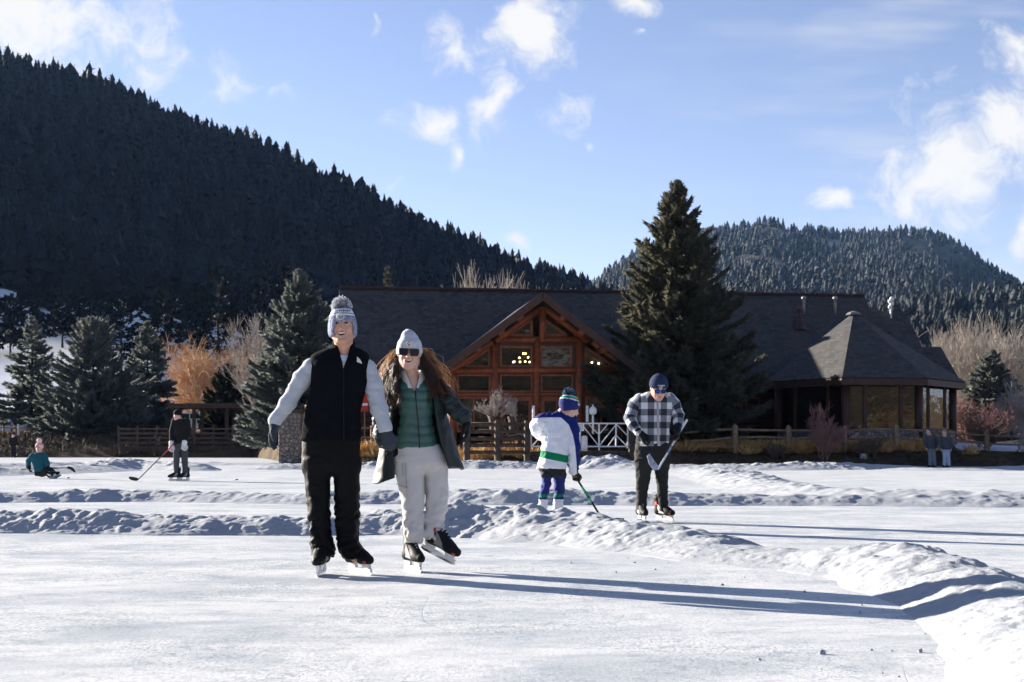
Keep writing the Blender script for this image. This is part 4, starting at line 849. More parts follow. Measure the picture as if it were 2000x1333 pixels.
for px,sg in ((379,1),(443,-1),(475,-1),(345,1)): m=MB(); x=(px-405)*s_; m.bar((x,0,hz(812)),(x+sg*.55,0,hz(799)),.1,.1); m.build('brace',M_deck,r)
def paint(name,c): 
    m,nt,b=nodes(name); b.inputs['Base Color'].default_value=(*c,1); b.inputs['Roughness'].default_value=.3; b.inputs['Coat Weight'].default_value=.5; return m
M_tyre=mat('tyre rubber',(.02,.02,.02),None,.8); M_dglass=mat('dark car glass',(.02,.025,.03),None,.08,spec=.6); M_tail=mat('red tail light',(.5,.02,.02),None,.3); M_chrome=mat('bright metal',(.6,.6,.6),None,.3,metal=1)
def car(px,d,prof,glass,L,wd_,pt,label,cat,face=1,zadd=0):
    x=(px-1000)*d/FPX; r=empty('parked_car',(x,d,ground_z(x,d)+zadd),0,label,cat,'vehicles parked behind the left shore')
    b=MB(); b.prism([(face*u*L,-wd_/2,z) for u,z in prof],(0,wd_,0)); o=b.build('body',pt,r,bevel=.06)
    for gp_ in glass:
        for yy_ in (-wd_/2-.006,wd_/2+.001):
            q=MB(); q.prism([(face*u*L,yy_,z) for u,z in gp_],(0,.006,0)); q.build('window',M_dglass,r)
    for u in (-.31,.31):
        for yy_ in (-wd_/2+.12,wd_/2-.12):
            q=MB(); q.tube([(u*L,yy_-.13,.34),(u*L,yy_+.13,.34)],.34,14); w=q.build('wheel',M_tyre,r,smooth='auto'); q=MB(); q.tube([(u*L,yy_-.14,.34),(u*L,yy_+.14,.34)],.2,12); q.build('rim',M_chrome,w,smooth='auto')
    for yy_ in (-wd_/2+.14,wd_/2-.14):
        q=MB(); q.box((-face*L*.497,yy_,.95),(.06,.2,.34)); q.build('tail_light',M_tail,r); q=MB(); q.box((face*L*.495,yy_,.8),(.06,.3,.18)); q.build('headlight',M_chrome,r)
    return r
SUV=[(.5,.35),(.5,.85),(.46,1.02),(.22,1.12),(.10,1.70),(.02,1.76),(-.44,1.74),(-.49,1.2),(-.5,.4),(-.42,.3),(.45,.3)]
SG=[[(.19,1.14),(.095,1.6),(-.06,1.62),(-.06,1.14)],[(-.08,1.14),(-.08,1.62),(-.26,1.62),(-.26,1.14)],[(-.28,1.14),(-.28,1.62),(-.42,1.58),(-.45,1.14)]]
car(368,140,SUV,SG,4.9,1.9,paint('white car paint',(.78,.79,.8)),'white estate car parked behind the open shelter','car',-1)
car(440,144,SUV,SG,4.8,1.9,paint('silver car paint',(.62,.64,.67)),'silver car partly hidden behind the right posts of the shelter','car',-1)
PK=[(.5,.45),(.5,.95),(.46,1.08),(.2,1.15),(.11,1.78),(.03,1.84),(-.12,1.82),(-.15,1.15),(-.5,1.15),(-.5,.5),(-.4,.4),(.42,.4)]
PG=[[(.185,1.18),(.10,1.7),(.03,1.72),(.03,1.18)],[(.01,1.18),(.01,1.72),(-.11,1.70),(-.125,1.18)]]
car(68,141,PK,PG,5.6,1.95,paint('dark grey car paint',(.06,.065,.075)),'dark pickup truck parked behind the thin left spruce','truck',1)
car(5,139,SUV,SG,4.7,1.9,paint('pale blue car paint',(.5,.58,.68)),'pale blue car parked at the left edge of the photo','car',1)
r=wroot('rail_fence',60,126,0,'low dark rail fence in front of the pickup truck on the left bank','fence','rail fences on the shore'); 
gz_=lambda px,d:ground_z((px-1000)*d/FPX,d)
for px in range(-40,200,47): m=MB(); x=(px-60)*126/FPX; z=gz_(px,126); m.tube([(x,0,z-.2),(x,0,z+.95)],.08,7); m.build('post',M_post,r,smooth=True)
for k in (.45,.82): m=MB(); m.tube([((px-60)*126/FPX,0,gz_(px,126)+k) for px in range(-40,200,47)],.05,6); m.build('rail',M_post,r,smooth=True)
r=wroot('trail_post',36,124,gz_(36,124),'white trail post with a red foot at the far left bank','post'); m=MB(); m.bb((-.09,-.09,.35),(.09,.09,1.3)); m.build('board',M_white,r,bevel=.02); m=MB(); m.bb((-.1,-.1,-.1),(.1,.1,.35)); m.build('foot',M_redb,r)
# ------------------------------------------------------------------ figures: signed distance fields turned into one skin each
def axis(lo,hi,step,fine=None):
    if fine is None: return np.arange(lo,hi+step,step)
    a,b,s=fine; a=max(a,lo); b=min(b,hi); parts=[]
    if a>lo: parts.append(np.linspace(lo,a,max(2,int((a-lo)/step)+1))[:-1])
    parts.append(np.linspace(a,b,max(2,int((b-a)/s)+1)))
    if b<hi: parts.append(np.linspace(b,hi,max(2,int((hi-b)/step)+1))[1:])
    return np.concatenate(parts)
def smin(a,b,k):
    if k<=0: return np.minimum(a,b)
    h=np.maximum(k-np.abs(a-b),0)/k; return np.minimum(a,b)-h*h*k*.25
def smax(a,b,k): return -smin(-a,-b,k)
class Fld:
    def __init__(s,lo,hi,step,fine=None):
        f=fine or [None]*3; s.ax=[axis(lo[i],hi[i],step,f[i]) for i in range(3)]; s.step=step
        s.F=np.full([len(a) for a in s.ax],.5,dtype=np.float32); s.R=np.eye(3); s.c=np.zeros(3); s.sc=1.0
    def frame(s,c=(0,0,0),R=None,sc=1.0): s.c=np.array(c,float); s.R=np.eye(3) if R is None else np.array(R); s.sc=sc; return s
    def T(s,p): return s.c+s.R@(np.array(p,float)*s.sc)
    def blk(s,lo,hi,mg):
        sl=[]
        for i in range(3):
            a=np.searchsorted(s.ax[i],lo[i]-mg); b=np.searchsorted(s.ax[i],hi[i]+mg); 
            if b<=a: return None
            sl.append(slice(a,b))
        X,Y,Z=np.meshgrid(*[s.ax[i][sl[i]] for i in range(3)],indexing='ij'); return tuple(sl),X,Y,Z
    def _put(s,sl,d,k,op):
        if op=='u': s.F[sl]=smin(s.F[sl],d,k)
        else: s.F[sl]=smax(s.F[sl],-d,k)
    def rc(s,a,b,ra,rb=None,k=.02,sq=None,op='u'):
        """tapered capsule; sq squashes it in y"""
        rb=ra if rb is None else rb; a=s.T(a);b=s.T(b); ra*=s.sc; rb*=s.sc; r=max(ra,rb); k*=s.sc
        q=s.blk(np.minimum(a,b)-r,np.maximum(a,b)+r,k+3*s.step)
        if q is None: return s
        sl,X,Y,Z=q; f=sq or 1.0
        X=X-a[0];Y=(Y-a[1])/f;Z=Z-a[2]; d=b-a; dy=d[1]/f
        L=max(d[0]**2+dy**2+d[2]**2,1e-9); t=np.clip((X*d[0]+Y*dy+Z*d[2])/L,0,1)
        D=(np.sqrt((X-t*d[0])**2+(Y-t*dy)**2+(Z-t*d[2])**2)-(ra+(rb-ra)*t))*min(1,f); s._put(sl,D,k,op); return s
    def chain(s,pts,rs,k=.02,op='u',sq=None):
        for i in range(len(pts)-1): s.rc(pts[i],pts[i+1],rs[i],rs[i+1],k,sq,op)
        return s
    def ell(s,c,r,k=.02,op='u',R=None):
        c=s.T(c); r=np.array(r,float)*s.sc; k*=s.sc; Rm=s.R if R is None else s.R@np.array(R); m=r.max()
        q=s.blk(c-m,c+m,k+3*s.step)
        if q is None: return s
        sl,X,Y,Z=q; P=np.stack([X-c[0],Y-c[1],Z-c[2]],-1)@Rm
        k0=np.sqrt(((P/r)**2).sum(-1)); k1=np.sqrt(((P/r**2)**2).sum(-1)); s._put(sl,k0*(k0-1)/np.maximum(k1,1e-6),k,op); return s
    def loft(s,rows,k=.02,n=2.3,op='u',cap=.012,capb=None):
        """rows (z, x centre, half width, y centre, half depth)"""
        r=np.array(sorted(rows)); z0,z1=r[0,0],r[-1,0]; lo=(min(r[:,1]-r[:,2]),min(r[:,3]-r[:,4]),z0); hi=(max(r[:,1]+r[:,2]),max(r[:,3]+r[:,4]),z1)
        q=s.blk(lo,hi,k+3*s.step)
        if q is None: return s
        sl,X,Y,Z=q; z=Z[0,0]; zc=np.clip(z,z0,z1)
        # smooth the profile a little so that the rows do not show as creases
        zz=np.linspace(z0,z1,160); g=[]
        for j in range(1,5):
            v=np.interp(zz,r[:,0],r[:,j]); w=max(3,int(160*.03/max(z1-z0,.05))|1); vp=np.pad(v,w//2,mode='edge'); v=np.convolve(vp,np.ones(w)/w,'valid'); g.append(np.interp(zc,zz,v))
        cx,a,cy,b=g; mn=np.minimum(a,b)
        D=((np.abs((X-cx)/a)**n+np.abs((Y-cy)/b)**n)**(1/n)-1)*mn
        D=smax(D,Z-z1,cap); D=smax(D,z0-Z,capb or cap); s._put(sl,D,k,op); return s
    def half(s,pt,nrm,k=.0):
        """keep the side the normal points away from"""
        X,Y,Z=np.meshgrid(*s.ax,indexing='ij'); n=np.array(nrm,float); n/=np.linalg.norm(n); D=(X-pt[0])*n[0]+(Y-pt[1])*n[1]+(Z-pt[2])*n[2]; s.F=smax(s.F,D,k).astype(np.float32); return s
    def wrinkle(s,amp,freq,seed=0,zr=None,sharp=True,xr=None):
        m=np.abs(s.F)<.05; i=np.argwhere(m)
        if len(i)==0: return s
        P=np.stack([s.ax[j][i[:,j]] for j in range(3)],1); n=perlin(P*np.array(freq)+perlin(P*5,seed+3)[:,None]*.6,seed)
        if sharp: n=.45-np.abs(n)*1.6
        w=1.0
        if zr is not None: w=np.exp(-((P[:,2]-zr[0])/zr[1])**2)
        s.F[m]+=(amp*w*n).astype(np.float32); return s
    def union(s,o,off=0): s.F=np.minimum(s.F,o.F+off); return s
    def surf(s):
        F=s.F; ins=F<0; nx,ny,nz=F.shape
        c=np.zeros((nx-1,ny-1,nz-1),np.int8)
        for dx in (0,1):
            for dy in (0,1):
                for dz in (0,1): c+=ins[dx:nx-1+dx,dy:ny-1+dy,dz:nz-1+dz]
        act=np.argwhere((c>0)&(c<8)); num=np.zeros((len(act),3)); cnt=np.zeros(len(act))
        cor=[(0,0,0),(1,0,0),(0,1,0),(1,1,0),(0,0,1),(1,0,1),(0,1,1),(1,1,1)]
        for a in range(8):
            for b in range(a+1,8):
                if sum(abs(cor[a][j]-cor[b][j]) for j in range(3))!=1: continue
                ia=act+cor[a]; ib=act+cor[b]; fa=F[tuple(ia.T)]; fb=F[tuple(ib.T)]; m=(fa<0)!=(fb<0)
                t=fa[m]/(fa[m]-fb[m]); pa=np.stack([s.ax[j][ia[m][:,j]] for j in range(3)],1); pb=np.stack([s.ax[j][ib[m][:,j]] for j in range(3)],1)
                num[m]+=pa+(pb-pa)*t[:,None]; cnt[m]+=1
        V=num/cnt[:,None]; idx=np.full(c.shape,-1,np.int64); idx[tuple(act.T)]=np.arange(len(act)); Q=[]
        for d in range(3):
            o=[j for j in range(3) if j!=d]; A=np.moveaxis(ins,d,0); s0,s1=A[:-1],A[1:]; e=np.argwhere(s0!=s1); flip=s0[tuple(e.T)]
            g=np.zeros_like(e); g[:,d]=e[:,0]; g[:,o[0]]=e[:,1]; g[:,o[1]]=e[:,2]
            ok=(g[:,o[0]]>0)&(g[:,o[1]]>0)&(g[:,o[0]]<c.shape[o[0]])&(g[:,o[1]]<c.shape[o[1]]); g=g[ok]; flip=flip[ok]
            def at(a,b): h=g.copy(); h[:,o[0]]-=a; h[:,o[1]]-=b; return idx[tuple(h.T)]
            q=np.stack([at(0,0),at(1,0),at(1,1),at(0,1)],1); fl=flip if d!=1 else ~flip; q[fl]=q[fl][:,::-1]; Q.append(q)
        Q=np.concatenate(Q); Q=Q[(Q>=0).all(1)][:,::-1]
        return V,Q
    def build(s,name,mats,parent=None,attrs=None,loc=None,relax=1):
        V,Q=s.surf()
        for _ in range(relax):
            acc=np.zeros_like(V); n=np.zeros(len(V))
            for j in range(4):
                a,b=Q[:,j],Q[:,(j+1)%4]; np.add.at(acc,a,V[b]); np.add.at(n,a,1)
            V=V*.5+.5*acc/np.maximum(n,1)[:,None]
        at={k:f(V) for k,f in (attrs or {}).items()}
        return mk(name,V,Q,mats,parent,True,attrs=at,loc=loc)
def rotm(yaw=0,pitch=0,roll=0):
    """yaw about z, pitch (nod forward +) about x, roll about y; a figure faces -y"""
    return np.array(Matrix.Rotation(yaw,3,'Z')@Matrix.Rotation(pitch,3,'X')@Matrix.Rotation(roll,3,'Y'))
# ---- materials of people
def skin_mat(name,c,stub=0.0,eyez=0,facey=0):
    m,nt,b=nodes(name); b.inputs['Roughness'].default_value=.5; b.inputs['Subsurface Weight'].default_value=.08; b.inputs['Subsurface Radius'].default_value=(.012,.004,.002)
    co=coord(nt); n=noise(nt,co,40,3); base=mix(nt,n,tuple(x*.93 for x in c),tuple(min(1,x*1.06) for x in c))
    base=mix(nt,attr(nt,'blush'),base,(c[0]*.95,c[1]*.55,c[2]*.5))
    if stub: base=mix(nt,math_(nt,'MULTIPLY',attr(nt,'beard'),stub),base,(.16,.10,.075))
    setin(nt,b.inputs['Base Color'],base); return m
def cloth(name,c,c2=None,rough=.9,fine=220,bs=.25,sheen=.0,spec=.15,sc=14):
    m,nt,b=nodes(name); b.inputs['Roughness'].default_value=rough; b.inputs['Specular IOR Level'].default_value=spec
    if sheen: b.inputs['Sheen Weight'].default_value=sheen; b.inputs['Sheen Roughness'].default_value=.4
    co=coord(nt); c2=c2 or tuple(x*.82 for x in c); n=noise(nt,co,sc,4); f=noise(nt,co,fine,2)
    setin(nt,b.inputs['Base Color'],mix(nt,math_(nt,'ADD',math_(nt,'MULTIPLY',n,.6),math_(nt,'MULTIPLY',f,.4)),c,c2)); bump(nt,b,math_(nt,'ADD',f,math_(nt,'MULTIPLY',n,2.0)),bs,.006); return m
M_eye=mat('eye white',(.7,.68,.66),None,.2); M_iris=mat('dark iris',(.035,.022,.015),None,.15); M_tooth=mat('teeth',(.82,.79,.74),None,.25); M_lip=mat('lips',(.50,.20,.18),None,.4); M_mouth=mat('mouth inside',(.09,.02,.02),None,.6); M_brow=mat('eyebrows',(.045,.03,.022),None,.8); M_lens=mat('dark lens',(.010,.010,.012),None,.12,spec=.25)
M_blk=mat('black nylon',(.009,.009,.010),(.015,.015,.016),.6,30,.3,.003,spec=.12); M_hold=mat('white plastic',(.80,.80,.80),None,.35); M_steel=mat('skate steel',(.65,.66,.68),None,.22,metal=1); M_lace=mat('pale laces',(.75,.74,.70),None,.8); M_rtrim=mat('red trim',(.62,.03,.03),None,.45)
M_skL=mat('grey skate panel',(.28,.27,.26),(.16,.16,.16),.5)
def head(F,c,R,s,man=True,mouth=.6,neck_to=None):
    """adds a head whose eye line lies at c; F keeps its own grid"""
    F.frame(c,R,s); w=1.0 if man else .95
    F.ell((0,.012,.032),(.076*w,.094,.077),0); F.ell((0,-.018,-.028),(.070*w,.072,.088),.03)
    for q in (-1,1):
        F.rc((q*.056*w,.005,-.058),(q*.018,-.062,-.104),.021,.019,.03); F.ell((q*.037*w,-.062,-.036),(.021,.017,.019),.02); F.ell((q*.077*w,.012,-.012),(.011,.02,.031),.008)
    F.ell((0,-.074,-.106),(.021 if man else .016,.016,.014),.018)
    F.rc((-.042*w,-.073,.020),(.042*w,-.073,.020),.011,.011,.015)
    for q in (-1,1): F.ell((q*.031*w,-.094,-.001),(.017,.015,.0105),.009,'s')
    F.rc((0,-.084,.008),(0,-.108,-.036),.0075,.0115,.012); 
    for q in (-1,1): F.ell((q*.012,-.098,-.040),(.0085,.010,.0075),.006)
    F.ell((0,-.083,-.066),(.032,.014,.022),.012)
    if mouth:
        for x in (-.014,-.007,0,.007,.014): F.ell((x,-.1,-.0675+7*x*x),(.0075,.012,.0085*mouth),.006,'s')
    F.frame()
    return F
def face_parts(body,c,R,s,brow=True,eyes=True,smile=.6,lipm=None,lipw=.027):
    T=lambda p:c+R@(np.array(p,float)*s)
    if eyes:
        for q in (-1,1):
            m=MB(); m.ball(T((q*.031,-.0762,-.001)),.0116*s,10,8); e=m.build('eye',M_eye,body,smooth=True)
            m=MB(); p=T((q*.031,-.0842,-.0008)); m.ball(p,.0064*s,8,6); m.build('iris',M_iris,e,smooth=True)
            m=MB(); m.tube([T((q*.031+x,-.0905+abs(x)*.25+.0,.0056-14*x*x)) for x in (-.016,-.008,0,.008,.016)],[.0014*s,.0026*s,.003*s,.0026*s,.0014*s],5); m.build('eyelid',M_brow,body,smooth=True)
    if brow:
        for q in (-1,1):
            m=MB(); m.tube([T((q*x,y,z)) for x,y,z in ((.013,-.0905,.0145),(.024,-.0912,.0185),(.034,-.088,.019),(.046,-.079,.013))],[.004*s,.0046*s,.004*s,.0018*s],5,sq=.6); m.build('eyebrow',M_brow,body,smooth=True)
    if smile:
        xs=np.linspace(-lipw,lipw,13); yf=lambda x:-.0985+.10*abs(x)+6*x*x
        up=lambda x:-.0585+5.5*x*x; lo_=lambda x:-.0585-.0275*smile+ (5.5+.0275*smile/lipw**2)*x*x
        m=MB(); m.add([T((x,yf(x)+.0005,up(x)+.001)) for x in xs]+[T((x,yf(x)+.0005,lo_(x)-.001)) for x in xs],[(i,i+1,14+i,13+i) for i in range(12)]); m.build('mouth',M_mouth,body)
        xt=xs[1:-1]; m=MB(); m.add([T((x,yf(x)-.0012,up(x))) for x in xt]+[T((x,yf(x)-.0012,max(up(x)-.0115*smile*(1-.5*(x/lipw)**2),lo_(x)+.001))) for x in xt],[(i,i+1,12+i,11+i) for i in range(10)]); m.build('teeth',M_tooth,body,smooth=True)
        for nm,fn,r in (('upper_lip',up,.0022),('lower_lip',lo_,.0032)):
            m=MB(); m.tube([T((x,yf(x)-.0012,fn(x)+(.0015 if nm=='upper_lip' else -.002))) for x in xs],[r*s*(1-.7*(abs(x)/lipw)**2) for x in xs],6); m.build(nm,lipm or M_lip,body,smooth=True)
    else:
        for nm,dz,r in (('upper_lip',-.0635,.0026),('lower_lip',-.0705,.0034)):
            m=MB(); xs=np.linspace(-.022,.022,9); m.tube([T((x,-.0975+abs(x)*.42,dz+3*x*x)) for x in xs],[r*s*(1-.75*(abs(x)/.022)**2) for x in xs],6); m.build(nm,lipm or M_lip,body,smooth=True)
def hand_caps(w,f,nrm,side,curl=.25,L=1.0,fist=False):
    """palm, four jointed fingers and a thumb as tapered capsules"""
    w=np.array(w,float);f=unit(np.array(f,float));nrm=np.array(nrm,float);nrm=unit(nrm-f*(nrm@f));side0=np.cross(f,nrm);side=side0 if side0@np.array(side,float)>0 else -side0
    out=[]
    for i,(o,ln) in enumerate(((.031,.074),(.0105,.083),(-.0105,.077),(-.031,.060))):
        kn=w+f*(.092-.004*abs(i-1))*L+side*o*L; out.append((w+f*.018*L+side*o*.55*L,kn,.0155*L,.0135*L,.016)); p=kn; a=0
        for j,(fr,cu) in enumerate(((.46,.8),(.3,1.0),(.24,.8))):
            a+=curl*cu*(1+.12*i); d=f*math.cos(a)+nrm*math.sin(a)+side*(.06*(1.5-i))*(1 if curl<.6 else 0); q=p+unit(d)*ln*fr*L; out.append((p,q,(.0112-.0012*j)*L,(.0103-.0014*j)*L,.003)); p=q
    b=w+f*.03*L+side*.026*L+nrm*.004; k1=b+unit(f*.75+side*.62+nrm*.25)*.042*L; k2=k1+unit(f*.9+side*(.28-.5*min(curl,.8))+nrm*(.25+.5*min(curl,1)))*.034*L; k3=k2+unit(f*.85+side*(.05-.8*min(curl,.9))+nrm*(.3+.6*min(curl,1)))*.026*L
    out+= [(b,k1,.0155*L,.0125*L,.01),(k1,k2,.0122*L,.0112*L,.004),(k2,k3,.011*L,.0095*L,.004)]
    return out
def glove(name,parent,m,w,f,nrm,side,curl=.25,L=1.0,cuff=None,th=.003,step=.0045,extra=None):
    caps=hand_caps(w,f,nrm,side,curl,L); P=np.array([c[0] for c in caps]+[c[1] for c in caps]+([cuff[0]] if cuff else [])); lo=P.min(0)-.05; hi=P.max(0)+.05
    F=Fld(lo,hi,step)
    for a,b,ra,rb,k in caps: F.rc(a,b,ra+th,rb+th,k)
    if cuff: F.rc(cuff[0],np.array(w)+unit(np.array(f,float))*.02,cuff[1],cuff[1]*.85,.02)
    return F.build(name,m,parent)
# ---- skates, modelled once in their own frame (x = toe, blade at z = 0), then placed
def skate(parent,pos,yaw,pitch=0,roll=0,trim=None,L=1.0,side=1,boot=M_blk,panel=None,name='skate',cut=.36):
    R=np.array(Matrix.Rotation(yaw,3,'Z')@Matrix.Rotation(-pitch,3,'Y')@Matrix.Rotation(roll,3,'X'))
    def place(V): return (np.asarray(V)*L)@R.T+np.array(pos)
    F=Fld((-.17,-.08,.06),(.2,.08,.36),.007)
    F.rc((-.085,0,.125),(.10,0,.112),.046,.038,.0,); F.rc((.08,0,.112),(.145,0,.110),.040,.034,.03); F.rc((-.085,0,.13),(-.075,0,.27),.046,.05,.04); F.rc((-.03,0,.2),(.07,0,.135),.045,.036,.04); F.ell((-.105,0,.27),(.03,.035,.05),.03)
    F.half((0,0,.082),(0,0,-1)); F.half((-.07,0,cut),(-.35,0,1),.01); V,Q=F.surf()
    o=mk(name,place(V),Q,boot,parent,True)
    t=MB()
    for i in range(6): x=.075-.022*i; z=.155+.018*i; t.tube([(x,-.028,z-.006),(x+.006,0,z+.018),(x,.028,z-.006)],.0042,5)
    t.v=[tuple(v) for v in place(t.v)]; t.build('laces',M_lace,o,smooth=True)
    t=MB()
    for sd_ in (-1,1): t.prism([(-.06,sd_*.047,.11),(.06,sd_*.044,.10),(.03,sd_*.047,.135),(-.03,sd_*.05,.2),(-.07,sd_*.05,.22)],(0,-sd_*.012,0))
    t.v=[tuple(v) for v in place(t.v)]; t.build('side_panel',panel or M_skL,o)
    if trim:
        t=MB(); t.ball((.128,-side*.022,.103),(.03,.02,.016),8,6); t.v=[tuple(v) for v in place(t.v)]; t.build('toe_trim',trim,o,smooth=True); t=MB(); t.prism([(-.1,-side*.046,.2),(-.06,-side*.053,.2),(-.06,-side*.053,.235),(-.1,-side*.046,.24)],(0,side*.01,0)); t.v=[tuple(v) for v in place(t.v)]; t.build('trim',trim,o)
    t=MB()
    for x0,x1 in ((-.135,-.03),(.045,.15)): t.prism([(x0,-.013,.09),(x1,-.013,.09),(x1-.02*(x1>0)-.012*(x1<0),-.008,.03),(x0+.025,-.008,.03)],(0,.024,0))
    t.prism([(-.145,-.009,.046),(.158,-.009,.046),(.15,-.009,.022),(-.135,-.009,.022)],(0,.018,0)); t.v=[tuple(v) for v in place(t.v)]; t.build('blade_holder',M_hold,o)
    t=MB(); t.prism([(-.15,-.002,.024),(.163,-.002,.024),(.16,-.002,.009),(.13,-.002,0),(-.12,-.002,0),(-.148,-.002,.008)],(0,.004,0)); t.v=[tuple(v) for v in place(t.v)]; t.build('blade',M_steel,o)
    return o
class Fig:
    """maps the photo's pixels to a figure's own metres, at the figure's distance"""
    def __init__(s,d,px0): s.d=d; s.px0=px0; s.X0=(px0-1000)*d/FPX
    def P(s,px,py,y=0.0): k=(s.d+y)/FPX; return np.array([(px-1000)*k-s.X0,y,HC-(py-YH)*k])
    def rows(s,L,yc=0.0):
        out=[]
        for r in L:
            py,a,b,dep=r[:4]; y=r[4] if len(r)>4 else yc; A=s.P(a,py,y);B=s.P(b,py,y); out.append((A[2],(A[0]+B[0])/2,(B[0]-A[0])/2,y,dep))
        return out
    @property
    def loc(s): return (s.X0,s.d,0)
def person(f,body,label,group=None):
    body.name='person'; body.location=[float(c) for c in f.loc]; return tag(body,label,'person',group)
def text_mesh(name,txt,size,m,parent,origin,R=None,extr=.0006,align='CENTER',sx=1.0,bold=0):
    cu=bpy.data.curves.new(name,'FONT'); cu.body=txt; cu.size=size; cu.extrude=extr; cu.align_x=align; cu.align_y='CENTER'; cu.offset=bold
    t=bpy.data.objects.new(name,cu); C.objects.link(t); dg=bpy.context.evaluated_depsgraph_get(); me=bpy.data.meshes.new_from_object(t.evaluated_get(dg)); bpy.data.objects.remove(t)
    V=np.empty(len(me.vertices)*3,np.float32); me.vertices.foreach_get('co',V); V=V.reshape(-1,3)*[sx,1,1]; fs=[tuple(p.vertices) for p in me.polygons]
    W_=np.c_[V[:,0],-V[:,2],V[:,1]]                      # stands upright, read from -y
    if R is not None: W_=W_@np.array(R).T
    return mk(name,W_+np.array(origin),fs,m,parent,False)

def two_legs(lo,hi,step,pelvis,left,right,fine=None,n=2.3):
    A=Fld(lo,hi,step,fine); B_=Fld(lo,hi,step,fine)
    A.loft(pelvis,.03,n,capb=.08); B_.F=A.F.copy(); A.loft(left,.03,n); B_.loft(right,.03,n); A.F=smin(A.F,B_.F,.004); return A
# ------------------------------------------------------------------ the man in the black vest
f=Fig(9.95,655); P=f.P
M_vest=cloth('black fleece',(.005,.0055,.008),(.008,.009,.012),.95,260,.3,0,.04); M_ski=cloth('black ski trousers',(.004,.004,.0045),(.007,.007,.0075),.6,120,.25,0,.10,9); M_greysw=cloth('heather grey jersey',(.54,.56,.60),(.40,.42,.46),.95,420,.3,.1,.1,60); M_tee=cloth('light grey tee',(.60,.63,.68),None,.9)
M_glove=cloth('navy grey glove fleece',(.035,.042,.055),(.055,.063,.08),.85,180,.3)
lo=(-.58,-.30,-.02); hi=(.46,.30,2.06)
body=Fld(lo,hi,.011,[(P(640,0)[0],P(700,0)[0],.0042),(-.17,.15,.0048),(P(0,695)[2],P(0,600)[2],.0042)])
hs=1.1; hc=P(669.5,636,-.06); hR=rotm(yaw=.02,pitch=-.06,roll=-.03)
# trousers
MP=f.rows([(842,590,704,.125),(880,589,704,.13),(905,591,704,.13),(930,594,702,.118)],.0)
ML=f.rows([(895,591,649,.118),(925,594,646,.112),(960,597,645,.104),(1000,600,645,.098),(1030,603,648,.095),(1055,605,652,.10),(1075,607,655,.112),(1087,608,656,.122)],-.01)
MR=f.rows([(895,649,704,.118),(925,651,703,.112),(960,652.5,703,.104),(1000,653.5,703,.098),(1030,654,703,.095),(1055,656,703,.10),(1075,662,707,.112),(1091,669,711,.12)],.02)
T=two_legs(lo,(.46,.3,.98),.0085,MP,ML,MR); T_clean=None
T.wrinkle(.024,(9,9,16),1,(.32,.28)); T.wrinkle(.011,(22,22,34),5,(.2,.2)); T.wrinkle(.008,(10,10,7),2,(.8,.3))
# vest
def vest_man(F):
    F.loft(f.rows([(681,638,702,.095,.015),(688,618,716,.105,.012),(696,607,721,.112,.01),(712,607,722,.125),(745,609,720,.135),(772,604,713,.137,-.005),(800,595,706,.137,-.005),(835,589,705,.137),(863,586,703,.135)],0),.02,2.5)
    return F
V=Fld((-.32,-.25,.9),(.32,.25,1.7),.008); vest_man(V)
V.wrinkle(.011,(7,7,10),11,(1.05,.2)); V.wrinkle(.006,(14,14,10),12)
neck=P(671,690,.01)
V.rc(P(671,686,.0),P(671,671,.018),.082,.080,.03); V.half(P(671,661,.0),(0,.35,1),.006); V.rc(P(671,692,-.0),P(671,650,.01),.066,.069,.004,op='s')
for k in range(24):                                              # the zip is open to the breastbone
    t=k/23; V.ell(P(671.5,672+38*t,-.10-.02*t),(.05*(1-t)+.006,.075,.018),.004,'s')
vest=V.build('vest',M_vest,None)
# sleeves
S=Fld((-.56,-.22,.95),(.45,.22,1.62),.0085)
AL=[P(628,716,.01),P(608,718,.01),P(590,741,.005),P(562,788,-.005),P(541,817,-.02)]; rl=[.058,.060,.063,.056,.047]
AR=[P(704,714,.01),P(717,720,.01),P(729,752,.005),P(741,800,-.02),P(750,830,-.04)]; rr_=[.056,.060,.066,.060,.050]
S.chain(AL,rl,.03); S.chain(AR,rr_,.03); S.wrinkle(.008,(12,12,26),21); S.wrinkle(.003,(30,30,40),22)
S.rc(P(541,816,-.02),P(537,822,-.02),.049,.05,.008); S.rc(P(750,829,-.04),P(752,836,-.04),.052,.053,.008)
sh=S.build('shirt_sleeve',M_greysw,None)
# undershirt seen in the opening
U=Fld((-.1,-.2,1.35),(.2,.15,1.66),.008); U.loft(f.rows([(694,655,688,.085,-.0),(705,648,695,.1,-.005),(722,645,697,.112,-.008)],0),.02); tee=U.build('tee_shirt',M_tee,None)
# the body under the clothes is one skin from crown to ankles
B=body
tmp=two_legs(lo,hi,.011,MP,ML,MR,[(P(640,0)[0],P(700,0)[0],.0042),(-.17,.15,.0048),(P(0,695)[2],P(0,600)[2],.0042)])
B.F=np.minimum(B.F,tmp.F+.024)
tmp.F[:]=.5; tmp.loft(f.rows([(692,632,706,.08,.015),(712,612,718,.095),(745,614,715,.108),(800,601,700,.11),(863,594,698,.11)],0),.02)
B.F=smin(B.F,tmp.F+.02,.03); 
B.chain(AL,[r-.022 for r in rl],.03); B.chain(AR,[r-.022 for r in rr_],.03)
for w_,fd in ((P(537,824,-.02),(-.15,0,-1)),(P(752,838,-.04),(.25,-.1,-1))): B.rc(w_,w_+np.array(fd)*.06,.022,.016,.02)
for a,b in ((P(629,1080,-.01),P(627,1090,-.03)),(P(688,1084,.02),P(698,1092,.0))): B.rc(a,b,.035,.03,.02)
head(B,hc,hR,hs,True,.75); B.rc(hc+np.array([0,.035,-.085]),P(671,700,.015),.058*hs,.066*hs,.03)
